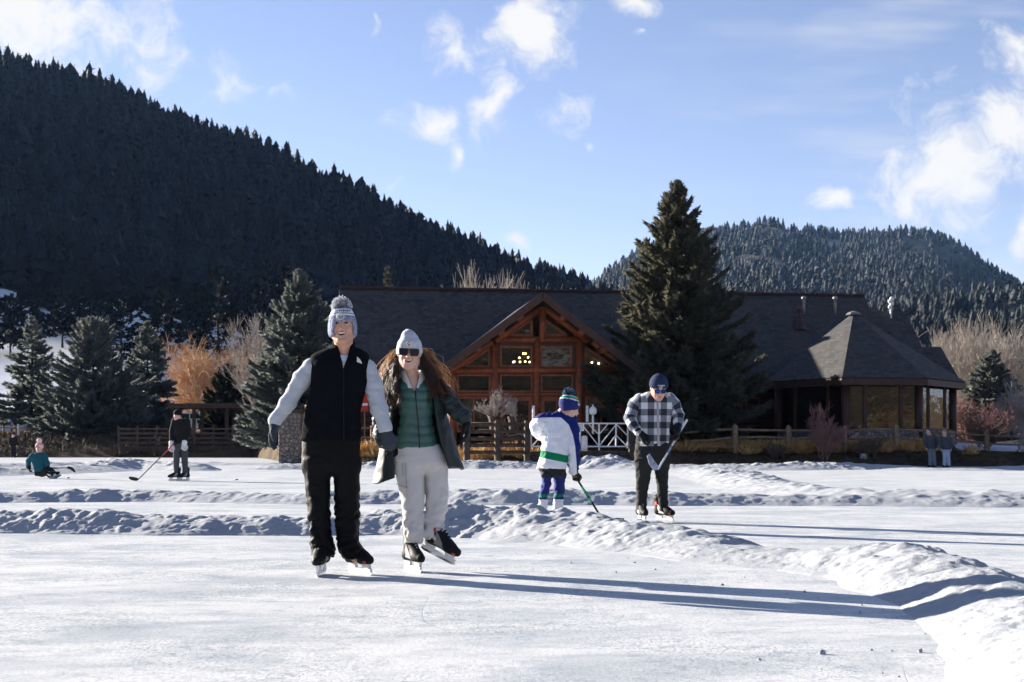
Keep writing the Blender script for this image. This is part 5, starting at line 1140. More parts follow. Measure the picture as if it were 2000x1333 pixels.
Hd=lambda V_:(V_-hc)@hR/hs
def beard(V_): q=Hd(V_); return np.clip((-.045-q[:,2])/.02,0,1)*np.clip((q[:,2]+.125)/.02,0,1)*np.clip((.02-q[:,1])/.03,0,1)*(1-np.exp(-((q[:,0]/.03)**2+((q[:,2]+.068)/.014)**2)**2)*.6)
def blush(V_): q=Hd(V_); return .35*np.exp(-(((np.abs(q[:,0])-.038)/.02)**2+((q[:,2]+.03)/.022)**2))*(q[:,1]<-.02)+.3*np.exp(-((q[:,0]/.012)**2+((q[:,2]+.035)/.014)**2))*(q[:,1]<-.07)
man=B.build('person',skin_mat('skin of the man',(.62,.345,.235),.30),None,{'beard':beard,'blush':blush},relax=1)
person(f,man,'grinning man in a black vest, grey sleeves and bobble hat, holding hands on the ice')
for o in (vest,sh,tee): o.parent=man
tr=T.build('trousers',M_ski,man)
face_parts(man,hc,hR,hs,smile=.68,lipw=.029,lipm=mat('lips of the man',(.50,.22,.19),None,.45))
# zip, chest emblem, pocket zip pulls
m=MB(); z0=P(671.5,711,-.128); m.box(z0+np.array([0,-.006,.004]),(.012,.008,.028)); m.box(z0+np.array([0,-.008,-.018]),(.007,.006,.022)); m.build('zip_pull',M_steel,man)
m=MB(); pts=[P(671.5,y,-.137+.002*(y<745)) for y in range(716,862,12)]; m.tube([p+np.array([0,-.0015,0]) for p in pts],.0035,5); m.build('zip',M_blk,man,smooth=True)
M_wht=mat('white stitching',(.80,.80,.80),None,.7)
def quarter(c,r0,r1,a0=0,a1=90,n=10,th=.004):
    o=[];
    for k in range(n+1): a=rad(a0+(a1-a0)*k/n); o.append((c[0]+r1*math.cos(a),c[1],c[2]+r1*math.sin(a)))
    for k in range(n,-1,-1): a=rad(a0+(a1-a0)*k/n); o.append((c[0]+r0*math.cos(a),c[1],c[2]+r0*math.sin(a)))
    return o
e0=P(697,711,-.119); m=MB(); s0=.0036
for r0,r1 in ((.0,8),(9.3,13.5),(14.8,19.5)): m.prism(quarter((e0[0],e0[1],e0[2]),max(r0*s0*.5,.002),r1*s0*.5,8,88),(0,.004,0))
for i,v in enumerate(m.v): m.v[i]=(v[0]-.0,v[1]-.002,v[2]-(v[0]-e0[0])*.55+.014)
m.build('chest_emblem',M_wht,man)
# hat with bobble
def knit_mat():
    m,nt,b=nodes('marled navy and white knit'); b.inputs['Roughness'].default_value=.95; b.inputs['Specular IOR Level'].default_value=.1
    h=attr(nt,'h'); co=coord(nt); n=noise(nt,coord(nt,'Object',(1,1,2.6)),150,2,.6)
    marl=mix(nt,ramp(nt,n,.46,.54),(.05,.07,.16),(.46,.50,.60))
    white=(.80,.81,.83); navy=(.04,.055,.12)
    c=mix(nt,ramp(nt,h,.66,.665),marl,white)
    c=mix(nt,math_(nt,'MULTIPLY',ramp(nt,h,.715,.72),ramp(nt,h,.745,.74)),c,navy)
    c=mix(nt,math_(nt,'MULTIPLY',ramp(nt,h,.80,.805),ramp(nt,n,.40,.5)),c,white)
    rib=N(nt,'ShaderNodeTexWave',wave_type='BANDS',bands_direction='X'); nt.links.new(co,rib.inputs[0]); rib.inputs['Scale'].default_value=34; rib.inputs['Distortion'].default_value=1.2; rib.inputs['Detail Scale'].default_value=8
    setin(nt,b.inputs['Base Color'],c); bump(nt,b,math_(nt,'ADD',rib.outputs['Fac'],n),.6,.006); return m
Hf=Fld((P(632,0)[0],-.25,P(0,668)[2]),(P(706,0)[0],.2,P(0,592)[2]),.005)
Hf.loft(f.rows([(600,664,674,.02),(601.5,655,683,.06),(606,649,688,.085),(614,645.5,692,.105),(625,642,696,.12),(638,640.5,697.5,.126),(650,640.5,697.5,.126),(656,642,696.5,.122),(660,643,695,.115)],-.05),.0,2.2,cap=.02)
Hf.loft(f.rows([(625.5,660,679,.17),(627.5,653,686,.17),(631,650,689,.17),(640,648.5,690.5,.17),(655,648,691,.17),(672,648,691,.17)],-.235),.006,2.4,'s',cap=.004); Hf.rc(P(669.5,690,-.05),P(669.5,652,-.05),.066,.066,.01,op='s'); Hf.wrinkle(.004,(20,20,30),4)
zt,zb_=P(0,600)[2],P(0,658)[2]
hat=Hf.build('bobble_hat',knit_mat(),man,{'h':lambda V_:(V_[:,2]-zb_)/(zt-zb_)+ .35*np.clip(-V_[:,1]-.0,0,.2)*0})
rng=np.random.default_rng(3); pc=P(667,600,-.05); n=1500; D=unit(rng.normal(size=(n,3))); D[:,2]=np.abs(D[:,2])*1.0-.18; D=unit(D); Ln=.054+.018*rng.random(n)
m=MB(); m.ball(pc,.04,12,8); M_yn=mat('navy yarn',(.10,.12,.19),None,.95); M_yw=mat('white yarn',(.80,.80,.82),(.66,.68,.74),.95,40)
VF=[(pc+D*.02,pc+D*Ln[:,None]+rng.normal(size=(n,3))*.006)]
pv,pf=seg_mesh(VF[0][0],VF[0][1],np.full(n,.0016),np.full(n,.0032),4); mi=np.repeat((rng.random(n)<.16).astype(int),4)
bob=mk('bobble',np.concatenate([pv]),pf,[M_yw,M_yn],hat,True,mi=mi); m.build('bobble_core',M_yn,bob,smooth=True)
# round badge on the front and navy marks in the white band
bc=P(665,618.5,-.166); th=rad(-8); m=MB()
cir=[(bc[0]+.025*math.cos(a),bc[1]-.004+.004*math.sin(a),bc[2]+.0205*math.sin(a)) for a in np.linspace(0,2*math.pi,25)]
m.tube(cir,.0034,6,caps=False); m.tube([(bc[0]-.016,bc[1]-.005,bc[2]-.010),(bc[0]-.010,bc[1]-.006,bc[2]+.006),(bc[0]+.004,bc[1]-.006,bc[2]+.010),(bc[0]+.017,bc[1]-.006,bc[2]+.002)],[.0016,.003,.0034,.0016],6); m.tube([(bc[0]-.004,bc[1]-.005,bc[2]-.012),(bc[0]+.003,bc[1]-.006,bc[2]+.0),(bc[0]+.012,bc[1]-.006,bc[2]-.006)],[.0014,.0028,.0014],6); m.build('badge',M_wht,hat,smooth=True)
m=MB(); 
for k in range(8):
    x=655+k*4.0; p=P(x,607.4-.07*abs(x-669)**1.0*.3,-.05-.095*math.sqrt(max(0,1-((x-669)/23)**2))); m.box(p,(.0085,.006,.008 if k%2 else .012))
m.build('hat_mark',M_yn,hat)
# gloves
glove('glove',man,M_glove,P(537,826,-.02),(-.17,-.05,-1),(.5,-.1,0),(.3,-1,0),.22,1.08,(P(539.5,819,-.02),.042))
glove('glove',man,M_glove,P(753,842,-.045),(.25,-.05,-1),(-.2,.9,-.1),(.9,-.4,0),.75,1.06,(P(750.5,832,-.04),.043))
skate(man,P(628.5,1127,-.06)*[1,1,0]+[0,0,0],rad(-93),0,rad(4),None,1.0,boot=M_blk)
skate(man,P(703,1119,.06)*[1,1,0],rad(-52),0,rad(8),M_rtrim,1.0,boot=M_blk)
# ------------------------------------------------------------------ the woman
f=Fig(10.25,815); P=f.P
M_green_j=cloth('green quilted nylon',(.042,.105,.088),(.06,.13,.11),.42,60,.08,0,.4,6); M_coat=cloth('dark green parka nylon',(.011,.019,.018),(.017,.027,.025),.5,90,.12,0,.35,7); M_sweat=cloth('pale grey sweatpants',(.62,.585,.56),(.54,.51,.49),.95,300,.25,.1,.1,10); M_fleece=cloth('white fleece',(.75,.73,.71),(.6,.58,.56),.95,160,.5)
hs=1.03; hc=P(800,690.5,-.05); hR=rotm(yaw=.03,pitch=-.08,roll=.06)
lo=(-.42,-.32,-.02); hi=(.46,.34,1.82)
fine=[(P(776,0)[0],P(826,0)[0],.0042),(-.17,.12,.0048),(P(0,735)[2],P(0,660)[2],.0042)]
WP=f.rows([(868,772,858,.115),(885,768,868,.125),(905,767,873,.125),(922,769,875,.115)],.0)
WL_=f.rows([(892,767,826,.112),(930,773,829,.108),(970,781,830,.1),(1000,785,829.5,.095),(1030,786,829,.092),(1050,787,827,.085),(1062,789,823,.062)],-.01)
WR_=f.rows([(892,822,873,.112),(930,828,876,.108),(965,830,877,.1),(1000,829,873,.095),(1025,827,868,.09),(1042,826,863,.08),(1055,828,859,.06)],.05)
T=two_legs((-.25,-.2,.15),(.28,.25,.96),.0085,WP,WL_,WR_); T.wrinkle(.020,(10,10,15),31,(.34,.22)); T.wrinkle(.013,(18,18,30),32,(.22,.14)); T.wrinkle(.011,(9,9,7),33)
def jacket(F):
    F.loft(f.rows([(738,790,822,.07,.01),(748,776,842,.09,.01),(765,774,850,.108),(790,778,848,.112,-.01),(820,782,845,.10),(845,776,850,.105),(866,770,857,.115),(877,770,858,.115)],0),.02,2.3)
    return F
J=Fld((-.3,-.22,.85),(.3,.22,1.5),.0065); jacket(J)
m_=np.abs(J.F)<.05; ii=np.argwhere(m_); Pz=np.stack([J.ax[j][ii[:,j]] for j in range(3)],1)
q_=Pz[:,2]+.25*np.abs(Pz[:,0]-P(815,0)[0])*.0+.006*np.sin(Pz[:,0]*30); J.F[m_]+=(-.011*np.abs(np.sin(q_*math.pi/.062))**.6+.006).astype(np.float32)
J.wrinkle(.004,(30,12,20),35)
J.rc(P(809,745,-.0),P(806,722,.0),.058,.05,.004,op='s')
for k in range(20): t=k/19; J.ell(P(806+3*t,738+22*t,-.09-.01*t),(.05*(1-t)+.004,.06,.016),.004,'s')
jk=J.build('quilted_jacket',M_green_j,None)
Cc=Fld((-.2,-.2,1.25),(.15,.15,1.5),.006); Cc.loft(f.rows([(723,783,829,.074,.02),(738,783,832,.086,.005),(760,790,830,.10,-.012)],0),.02); Cc.rc(P(806,750,-.01),P(806,715,-.0),.064,.062,.004,op='s')
for k in range(24): t=k/23; Cc.ell(P(806+4*t,722+42*t,-.09),(.06*(1-t)+.003,.09,.018),.004,'s')
col=Cc.build('fleece_collar',M_fleece,None)
B=Fld(lo,hi,.011,fine); tmp=two_legs(lo,hi,.011,WP,WL_,WR_,fine); B.F=np.minimum(B.F,tmp.F+.022); tmp.F[:]=.5; jacket(tmp); B.F=smin(B.F,tmp.F+.03,.03)
WR=[P(852,757,.02),P(868,775,.0),P(893,802,-.03),P(910,822,-.06)]; WL=[P(772,757,.03),P(757,790,.03),P(747,825,.0),P(752,856,-.03)]
B.chain(WR,[.05,.045,.038,.03],.03); B.chain(WL,[.05,.045,.038,.03],.03); B.rc(WR[3],P(912,830,-.065),.02,.015,.02); B.rc(WL[3],P(754,868,-.04),.02,.015,.02)
B.rc(P(806,1058,-.01),P(805,1078,-.03),.034,.03,.02); B.rc(P(843,1046,.06),P(846,1056,.06),.03,.028,.02)
head(B,hc,hR,hs,False,.85); B.rc(hc+np.array([.004,.03,-.08]),P(806,750,.02),.047,.055,.03); B.rc(P(806,745,-.01),P(807,768,-.045),.05,.045,.03)
Hd2=lambda V_:(V_-hc)@hR/hs
def blush2(V_): q=Hd2(V_); return .3*np.exp(-(((np.abs(q[:,0])-.038)/.02)**2+((q[:,2]+.035)/.02)**2))*(q[:,1]<-.02)
wom=B.build('person',skin_mat('skin of the woman',(.66,.41,.30)),None,{'blush':blush2}); person(f,wom,'laughing woman with long auburn hair, sunglasses, grey beanie, open dark parka and pale sweatpants')
jk.parent=wom; col.parent=wom; T.build('sweatpants',M_sweat,wom)
m=MB(); z0,z1=P(811,762,0),P(822,876,0); m.tube([P(811,763,-.112),P(813,790,-.122),P(816,820,-.113),P(818.5,850,-.118),P(819.5,876,-.118)],.0045,6); m.build('zip',M_coat,wom,smooth=True)
m=MB()
for a,b in (((785,905),(787,930)),((792,905),(795,975))): m.tube([P(*a,-.128),P(*b,-.12)],.0025,5)
m.tube([P(774,945,-.09),P(784,950,-.116),P(797,953,-.118)],.003,5); m.build('pocket_seam',mat('seam shade',(.38,.36,.34),None,.9),wom,smooth=True)
face_parts(wom,hc,hR,hs,brow=False,eyes=False,smile=.66,lipw=.029,lipm=mat('rose lips',(.55,.17,.18),None,.35))
# sunglasses
TT=lambda p:hc+hR@(np.array(p,float)*hs)
m=MB(); l_=MB()
for q in (-1,1):
    c=(q*.036,-.107,-.006); pts=[(c[0]+q*x,c[1]+abs(c[0]+q*x)*.22-.004,c[2]+z) for x,z in ((-.026,.019),(.030,.023),(.032,.006),(.026,-.022),(-.018,-.024),(-.027,-.008))]
    l_.prism([TT(p) for p in pts],hR@np.array([0,.003,0])); m.tube([TT(p) for p in pts+pts[:1]],.0042,6,caps=False)
    m.tube([TT((q*.062,-.088,.012)),TT((q*.080,-.02,.008)),TT((q*.080,.02,.0))],.004,6)
m.tube([TT((-.008,-.110,.004)),TT((.008,-.110,.004))],.0035,6)
M_tort=mat('tortoiseshell',(.16,.03,.015),(.03,.012,.008),.25,60); g_=m.build('sunglasses',M_tort,wom,smooth=True); l_.build('lens',M_lens,g_)
# beanie
M_bean=cloth('grey marl knit',(.60,.62,.66),(.46,.48,.53),.95,300,.6,.1,.1,50)
Hf=Fld((P(766,0)[0],-.25,P(0,702)[2]),(P(832,0)[0],.2,P(0,636)[2]),.005)
Hf.loft(f.rows([(643,792,801,.025,.0),(647,788,808,.05),(655,784,815,.08),(664,780,820,.098),(675,776.5,823.5,.112),(688,773.5,825.5,.116),(694,774,825,.112)],-.04),0,2.2,cap=.012)
Hf.loft(f.rows([(664,779,820.5,.103),(667,777,822.5,.113),(685,773,826,.121),(691,773,826,.119)],-.042),.003,2.2,cap=.012)
Hf.loft(f.rows([(681,787,813,.15),(684,782,818,.15),(690,779.5,820.5,.15),(705,779,821,.15)],-.2),.006,2.4,'s',cap=.004); Hf.rc(P(800,720,-.04),P(800,686,-.04),.062,.062,.01,op='s'); Hf.wrinkle(.006,(14,14,18),8)
bn=Hf.build('beanie',M_bean,wom)
pc=P(799,672,-.162); m=MB(); m.box(pc,(.037,.004,.034)); pt=m.build('patch',mat('white woven patch',(.80,.78,.73),None,.8),bn,bevel=.002)
m=MB(); pts=[(pc[0]+.0105*math.cos(a)*(1+.15*math.sin(a)),pc[1]-.003,pc[2]+.004+.0095*math.sin(a)) for a in np.linspace(.7,5.6,14)]; m.tube(pts,[.0012]+[.0032]*12+[.0016],6); m.tube([(pc[0]-.008,pc[1]-.003,pc[2]-.008),(pc[0]+.009,pc[1]-.003,pc[2]-.001)],.0024,5); m.build('emblem',mat('brown thread',(.36,.16,.05),None,.8),pt,smooth=True)
m=MB(); m.box((pc[0],pc[1]-.0025,pc[2]-.0125),(.02,.002,.003)); m.build('print_line',mat('brown thread line',(.36,.16,.05),None,.8),pt)
# parka: an open sheet round the back with both fronts swinging free
def sheet(name,curves,m_,parent,th=.018,nu=46,nv=56,seed=1,amp=.008,quilt=0):
    """curves: control polygons from the nape down to the hem, each a list of points"""
    A=np.array([catm(np.array(c),nv) for c in curves]); G=np.array([catm(A[:,j],nu) for j in range(nv)])   # nv x nu
    V_=G.reshape(-1,3); nrm=np.cross(np.gradient(G,axis=1),np.gradient(G,axis=0)); nrm=unit(nrm).reshape(-1,3); V_=V_+nrm*(amp*(.4-np.abs(perlin(V_*[9,9,6],seed))*1.6)+amp*.5*perlin(V_*[25,25,14],seed+1))[:,None]
    idx=np.arange(nu*nv).reshape(nv,nu); F_=np.stack([idx[:-1,:-1],idx[:-1,1:],idx[1:,1:],idx[1:,:-1]],-1).reshape(-1,4)
    o=mk(name,V_,F_,m_,parent,True); md=o.modifiers.new('s','SOLIDIFY'); md.thickness=th; md.offset=0; return o
cols=[ # left front edge ... round the back ... right front edge; each from the collar to the hem
 [P(783,740,-.02),P(772,765,-.07),P(766,820,-.09),P(768,870,-.10),P(770,915,-.12),P(771,934,-.12)],
 [P(781,739,.0),P(766,762,-.03),P(757,820,-.06),P(752,870,-.06),P(746,915,-.07),P(741,944,-.08)],
 [P(781,737,.03),P(761,757,.02),P(750,820,.02),P(744,875,.03),P(737,915,.04),P(731,944,.04)],
 [P(785,733,.06),P(766,752,.07),P(756,820,.10),P(752,875,.12),P(748,910,.14),P(746,932,.15)],
 [P(795,730,.085),P(790,752,.12),P(785,820,.15),P(782,880,.18),P(784,910,.2),P(785,926,.2)],
 [P(812,730,.09),P(815,752,.125),P(818,820,.16),P(822,880,.19),P(826,905,.2),P(828,920,.2)],
 [P(826,733,.075),P(842,750,.08),P(852,800,.12),P(868,860,.14),P(880,895,.14),P(886,914,.14)],
 [P(831,737,.04),P(856,755,.035),P(868,800,.04),P(882,850,.05),P(894,895,.06),P(903,918,.06)],
 [P(832,741,.0),P(855,762,-.04),P(864,810,-.05),P(877,860,-.04),P(890,895,-.03),P(899,915,-.02)],
 [P(828,745,-.03),P(845,770,-.09),P(852,815,-.12),P(861,860,-.12),P(870,890,-.11),P(876,911,-.10)],
]
sheet('parka',cols,M_coat,wom,.022,60,60,5,.012)
S=Fld((-.42,-.25,.85),(.45,.25,1.45),.008); rR=[.075,.072,.070,.058,.05]; 
S.chain([P(848,757,.015),P(862,770,.005),P(880,790,-.02),P(899,810,-.05),P(908,819,-.06)],[.072,.072,.068,.06,.052],.03); S.chain([P(772,757,.03),P(758,790,.03),P(746,825,.01),P(745,850,-.02),P(750,866,-.03)],[.07,.068,.064,.058,.048],.03)
S.wrinkle(.016,(14,14,20),41); S.wrinkle(.008,(30,30,36),42); S.build('parka_sleeve',M_coat,wom)
glove('glove',wom,M_blk,P(911,824,-.065),(.12,-.15,-1),(-.7,.1,-.1),(-.1,-1,0),.45,.95,(P(905,816,-.06),.036))
glove('glove',wom,M_blk,P(752,864,-.04),(.5,-.05,-1),(.25,-.9,0),(.9,.2,.2),.7,.95,(P(749,858,-.035),.036))
m=MB(); m.box(P(735,940,.02),(.014,.004,.014)); m.build('snap_button',M_pipe,wom)
# hair: some hundreds of waving locks
rng=np.random.default_rng(9); segs=[]
def lock(pts,r,waves,amp,ph,spread):
    c=catm(np.array(pts),22); t=np.linspace(0,1,22)[:,None]; o=rng.normal(size=3)*spread; c=c+o*(.25+.9*t)+np.c_[np.sin(t*waves*6.28+ph),.7*np.cos(t*waves*6.28+ph*1.3),.4*np.sin(t*waves*6.28+ph*.7)]*amp*t**.6
    rr0=r*(1-.75*t[:,0]**2); segs.append((c[:-1],c[1:],rr0[:-1],rr0[1:]))
LG_=[[P(778,688,.0),P(769,702,-.01),P(758,724,-.02),P(751,757,-.03),P(758,792,-.05)],[P(780,690,-.04),P(771,712,-.08),P(764,740,-.10),P(766,770,-.12),P(770,800,-.12)],[P(778,688,.03),P(769,699,.04),P(758,719,.04),P(750,750,.03),P(756,780,.0)],[P(781,694,-.05),P(778,720,-.09),P(776,745,-.12),P(778,775,-.13),P(782,797,-.13)],[P(776,690,.04),P(768,715,.06),P(760,745,.06),P(757,775,.02),P(764,806,-.03)]]
RG_=[[P(822,687,.0),P(832,697,.02),P(844,714,.03),P(858,740,.02),P(873,765,.0)],[P(823,690,-.03),P(838,712,-.05),P(852,738,-.08),P(862,758,-.09),P(884,768,-.08)],[P(820,696,-.05),P(826,722,-.09),P(836,745,-.12),P(842,768,-.13),P(838,790,-.13)],[P(823,687,.03),P(833,694,.05),P(846,708,.06),P(860,731,.05),P(872,753,.03)],[P(822,700,-.05),P(828,730,-.1),P(845,752,-.12),P(866,762,-.12),P(880,775,-.11)]]
for G,n_ in ((LG_,66),(RG_,56)):
    for k in range(n_):
        w_=rng.dirichlet(np.ones(len(G))*.4); base_=np.tensordot(w_,np.array(G),1); base_=base_+np.linspace(0,1,5)[:,None]*rng.normal(size=3)*[.012,.014,.02]; wv,am,ph=rng.uniform(1.6,3.2),rng.uniform(.010,.019),rng.random()*6.28; cut=rng.uniform(.62,1.08)
        for q in range(20):
            n5=np.linspace(0,1,5)*(cut*rng.uniform(.85,1.06)); pp=np.stack([np.interp(n5,np.linspace(0,1,5),base_[:,c_]) for c_ in range(3)],1)
            lock(pp,rng.uniform(.0012,.0026),wv*cut,am,ph+rng.normal()*.25,.0065)
dark_=[np.concatenate(x) for x in zip(*segs)]; segs=[]
for k in range(170):                                                    # outer flyaways, the backlit rim put into their lighter colour
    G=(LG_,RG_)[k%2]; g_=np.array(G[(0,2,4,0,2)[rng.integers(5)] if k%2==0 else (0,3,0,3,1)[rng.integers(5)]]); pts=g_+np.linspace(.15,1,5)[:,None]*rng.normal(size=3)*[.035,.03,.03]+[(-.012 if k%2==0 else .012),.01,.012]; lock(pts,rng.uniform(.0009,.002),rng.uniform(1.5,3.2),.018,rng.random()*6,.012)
hv,hf=seg_mesh(*dark_,n=4)
def hair_mat(name,c1,c2,tm=.2):
    m,nt,b=nodes(name); b.inputs['Roughness'].default_value=.38; b.inputs['Specular IOR Level'].default_value=.5; co=coord(nt); c=mix(nt,ramp(nt,noise(nt,co,16,4),.35,.65),c1,c2); setin(nt,b.inputs['Base Color'],c)
    tr=N(nt,'ShaderNodeBsdfTranslucent'); setin(nt,tr.inputs['Color'],mix(nt,.0,(.80,.58,.38),(.80,.58,.38))); mx=N(nt,'ShaderNodeMixShader'); mx.inputs[0].default_value=tm; o=nt.nodes['Material Output']; nt.links.new(b.outputs[0],mx.inputs[1]); nt.links.new(tr.outputs[0],mx.inputs[2]); nt.links.new(mx.outputs[0],o.inputs[0]); return m
hair=mk('hair',hv,hf,hair_mat('auburn hair',(.022,.010,.006),(.075,.033,.017)),wom,True)
fv,ff=seg_mesh(*[np.concatenate(x) for x in zip(*segs)],n=4); mk('loose_strands',fv,ff,hair_mat('hair ends with painted rim light',(.12,.068,.036),(.24,.145,.075),.5),hair,True)  # pale gold imitates backlight along the edge of the hair
skate(wom,P(805,1117,-.04)*[1,1,0],rad(-62),0,rad(-4),None,.93,boot=M_blk)
sk=skate(wom,P(853,1088,.06),rad(-22),rad(-24),rad(10),M_rtrim,.95,boot=M_blk,cut=.2)
# ------------------------------------------------------------------ the other people
M_skin=skin_mat('skin',(.64,.41,.32))
def figure(f,label,torso,pelvis,left,right,arms,hd,top,bot,step=.012,rad_=None,hat=None,hatm=None,fine=None,off=.02,group=None,zb=0,wr=.012,tattr=None,aattr=None,yT=0.0,yP=0.0,topname='jacket',botname='trousers',face=True,hs=1.0,skinm=None,sleeve=None,hatz=.022,botattr=None,face_kw=None):
    P=f.P; A=np.array([p for a in arms for p in a[0]]); xs=[r[1]-r[2] for r in torso]+[r[1]+r[2] for r in torso]+list(A[:,0]); hc,hR=hd
    lo=(min(xs)-.16,-.42,-.02+zb); hi=(max(xs)+.16,.42,hc[2]+.22)
    T=two_legs(lo,hi,step,pelvis,left,right); Tc=T.F.copy(); T.wrinkle(wr,(10,10,18),int(f.d*7)); bt=T.build(botname,bot,None,botattr)
    J=Fld(lo,hi,step); J.loft(torso,.02); Jc=J.F.copy(); J.wrinkle(wr*.7,(9,9,12),int(f.d*5)); J.wrinkle(wr*.5,(24,10,7),int(f.d*6)); jk=J.build(topname,top,None,tattr)
    sl=[]
    for k,(pts,rs) in enumerate(arms):
        S=Fld(lo,hi,step); S.chain(pts,rs,.03); S.wrinkle(wr*.8,(14,14,22),int(f.d*3)+k); sl.append(S.build('sleeve',sleeve or top,None,aattr(pts) if aattr else None))
    fx=[(hc[0]-.1,hc[0]+.1,.0065),(hc[1]-.13,hc[1]+.13,.0065),(hc[2]-.15,hc[2]+.14,.0065)] if step<.014 else None
    B=Fld(lo,hi,step*1.2,fx); t=two_legs(lo,hi,step*1.2,pelvis,left,right,fx); B.F=np.minimum(B.F,t.F+off); t.F[:]=.5; t.loft(torso,.02); B.F=smin(B.F,t.F+off,.03)
    for pts,rs in arms: B.chain(pts,[max(r-off,.016) for r in rs],.03)
    head(B,hc,hR,hs,True,.3 if face else 0); tt=torso and max(torso); B.rc(hc+hR@np.array([0,.03,-.085])*hs,(tt[1],tt[3],tt[0]-.02),.055*hs,.06*hs,.03)
    b=B.build('person',skinm or M_skin,None,{'blush':lambda V:V[:,0]*0+.1,'beard':lambda V:V[:,0]*0}); b.name='person'; b.location=[float(c) for c in f.loc]; tag(b,label,'person',group)
    for o in [bt,jk]+sl: o.parent=b
    if face: face_parts(b,hc,hR,hs,smile=0,**(face_kw or {})); 
    if hat:
        Hf=Fld((hc[0]-.2,hc[1]-.22,hc[2]-.1),(hc[0]+.2,hc[1]+.22,hc[2]+.26),min(step,.009)); Hf.frame(hc,hR,hs)
        Hf.ell((0,.012,.05),(.092,.112,.098),0); Hf.rc((0,.012,.02),(0,.012,.03),.098,.1,.02,1.12); Hf.frame()
        n=hR@np.array([0,-.28,-1.0]); c=hc+hR@np.array([0,-.08,hatz])*hs; Hf.half(c,n,.012)
        h=Hf.build(hat,hatm,b,{'h':lambda V:((V-hc)@hR/hs)[:,2],'s':lambda V:((V-hc)@hR/hs)[:,1]}); return b,h
    return b,None
# ---- man in the plaid shirt
f=Fig(16.9,1278); P=f.P
def plaid_mat():
    m,nt,b=nodes('black and white buffalo plaid flannel'); b.inputs['Roughness'].default_value=.95; b.inputs['Specular IOR Level'].default_value=.1
    def st(a): return math_(nt,'GREATER_THAN',math_(nt,'FRACT',math_(nt,'DIVIDE',attr(nt,a),.152)),.5)
    s=math_(nt,'ADD',st('u'),st('v')); c=mix(nt,math_(nt,'MINIMUM',s,1.0),(.70,.71,.74),(.17,.19,.23)); c=mix(nt,math_(nt,'MAXIMUM',math_(nt,'SUBTRACT',s,1.0),0.0),c,(.012,.013,.018))
    n=noise(nt,coord(nt),200,2); setin(nt,b.inputs['Base Color'],mix(nt,math_(nt,'MULTIPLY',n,.25),c,(.2,.2,.22))); bump(nt,b,n,.3,.004); return m
M_plaid=plaid_mat(); M_nav=cloth('navy knit',(.022,.032,.075),(.03,.042,.09),.95,200,.4); M_pant=cloth('charcoal trousers',(.016,.0155,.016),(.026,.025,.026),.8,150,.2)
def arm_uv(pts):
    pts=[np.array(p) for p in pts]
    def proj(V):
        best=np.full(len(V),1e9); u=np.zeros(len(V)); v=np.zeros(len(V)); L0=0
        for a,b_ in zip(pts[:-1],pts[1:]):
            d=b_-a; L=np.linalg.norm(d); d=d/L; t=np.clip((V-a)@d,0,L); q=V-a-t[:,None]*d; D=np.linalg.norm(q,axis=1); x=unit(np.cross(d,[0,1,0])); y=np.cross(d,x); an=np.arctan2(q@y,q@x)*.065; m=D<best; best[m]=D[m]; u[m]=an[m]+.03; v[m]=(L0+t)[m]; L0+=L
        return u,v
    return {'u':lambda V:proj(V)[0],'v':lambda V:proj(V)[1]}
hR=rotm(yaw=.12,pitch=.48,roll=0); hc=P(1286.5,757.5,-.25)
tor=f.rows([(765,1266,1300,.075,-.10),(770,1252,1308,.10,-.09),(780,1243,1315,.125,-.07),(800,1242,1315,.14,-.05),(835,1244,1308,.145,-.02),(862,1241,1307,.142,.0),(873,1244,1305,.138,.0)])
pl=f.rows([(858,1243,1306,.13),(880,1239,1310,.135),(905,1240,1309,.13),(918,1242,1307,.11)])
lg=f.rows([(895,1240,1275,.115),(920,1241,1273,.105),(945,1242,1268,.09),(968,1242.5,1264,.08),(990,1243,1263,.075),(998,1243,1264,.08)],-.02); rg=f.rows([(895,1275,1309,.115),(920,1278,1306,.105),(945,1282,1305,.09),(968,1283.5,1305,.08),(990,1286,1305,.075),(999,1286,1306,.08)],.03)
arms=[([P(1249,781,-.06),P(1240,792,-.05),P(1230,817,-.08),P(1237,832,-.17),P(1248,845,-.24)],[.075,.08,.068,.062,.05]),([P(1309,780,-.06),P(1317,793,-.05),P(1325,812,-.07),P(1325,825,-.14),P(1324,836,-.20)],[.075,.078,.066,.06,.048])]
pm,ht=figure(f,'man in a black and white plaid shirt looking down at his stick',tor,pl,lg,rg,arms,(hc,hR),M_plaid,M_pant,.0095,hat='knit_hat',hatm=M_nav,tattr={'u':lambda V:V[:,0]+.02,'v':lambda V:V[:,2]+.03},aattr=arm_uv,topname='plaid_shirt',hs=1.1,skinm=skin_mat('skin of the man in plaid',(.60,.36,.28)))
m=MB(); 
for q in (-1,1): m.tube([P(1284+q*3,771,-.2),P(1284+q*15,768,-.17),P(1284+q*20,777,-.2)],[.018,.02,.012],6)
m.tube([P(1284,778,-.19),P(1285,820,-.185),P(1286,870,-.145)],.012,5); 
cu=m.build('collar',cloth('pale flannel',(.42,.43,.46)),pm,smooth=True)
TT=lambda p:hc+hR@(np.array(p,float)*1.1)
m=MB(); l_=MB()
for q in (-1,1):
    pts=[(q*.033+x,-.101+abs(q*.033+x)*.22,-.002+z) for x,z in ((-.027,.018),(.027,.018),(.027,-.008),(.015,-.020),(-.016,-.020),(-.027,-.008))]; l_.prism([TT(p) for p in pts],hR@np.array([0,.003,0])); m.tube([TT(p) for p in pts+pts[:1]],.0035,5,caps=False); m.tube([TT((q*.06,-.088,.012)),TT((q*.082,.02,.0))],.004,5)
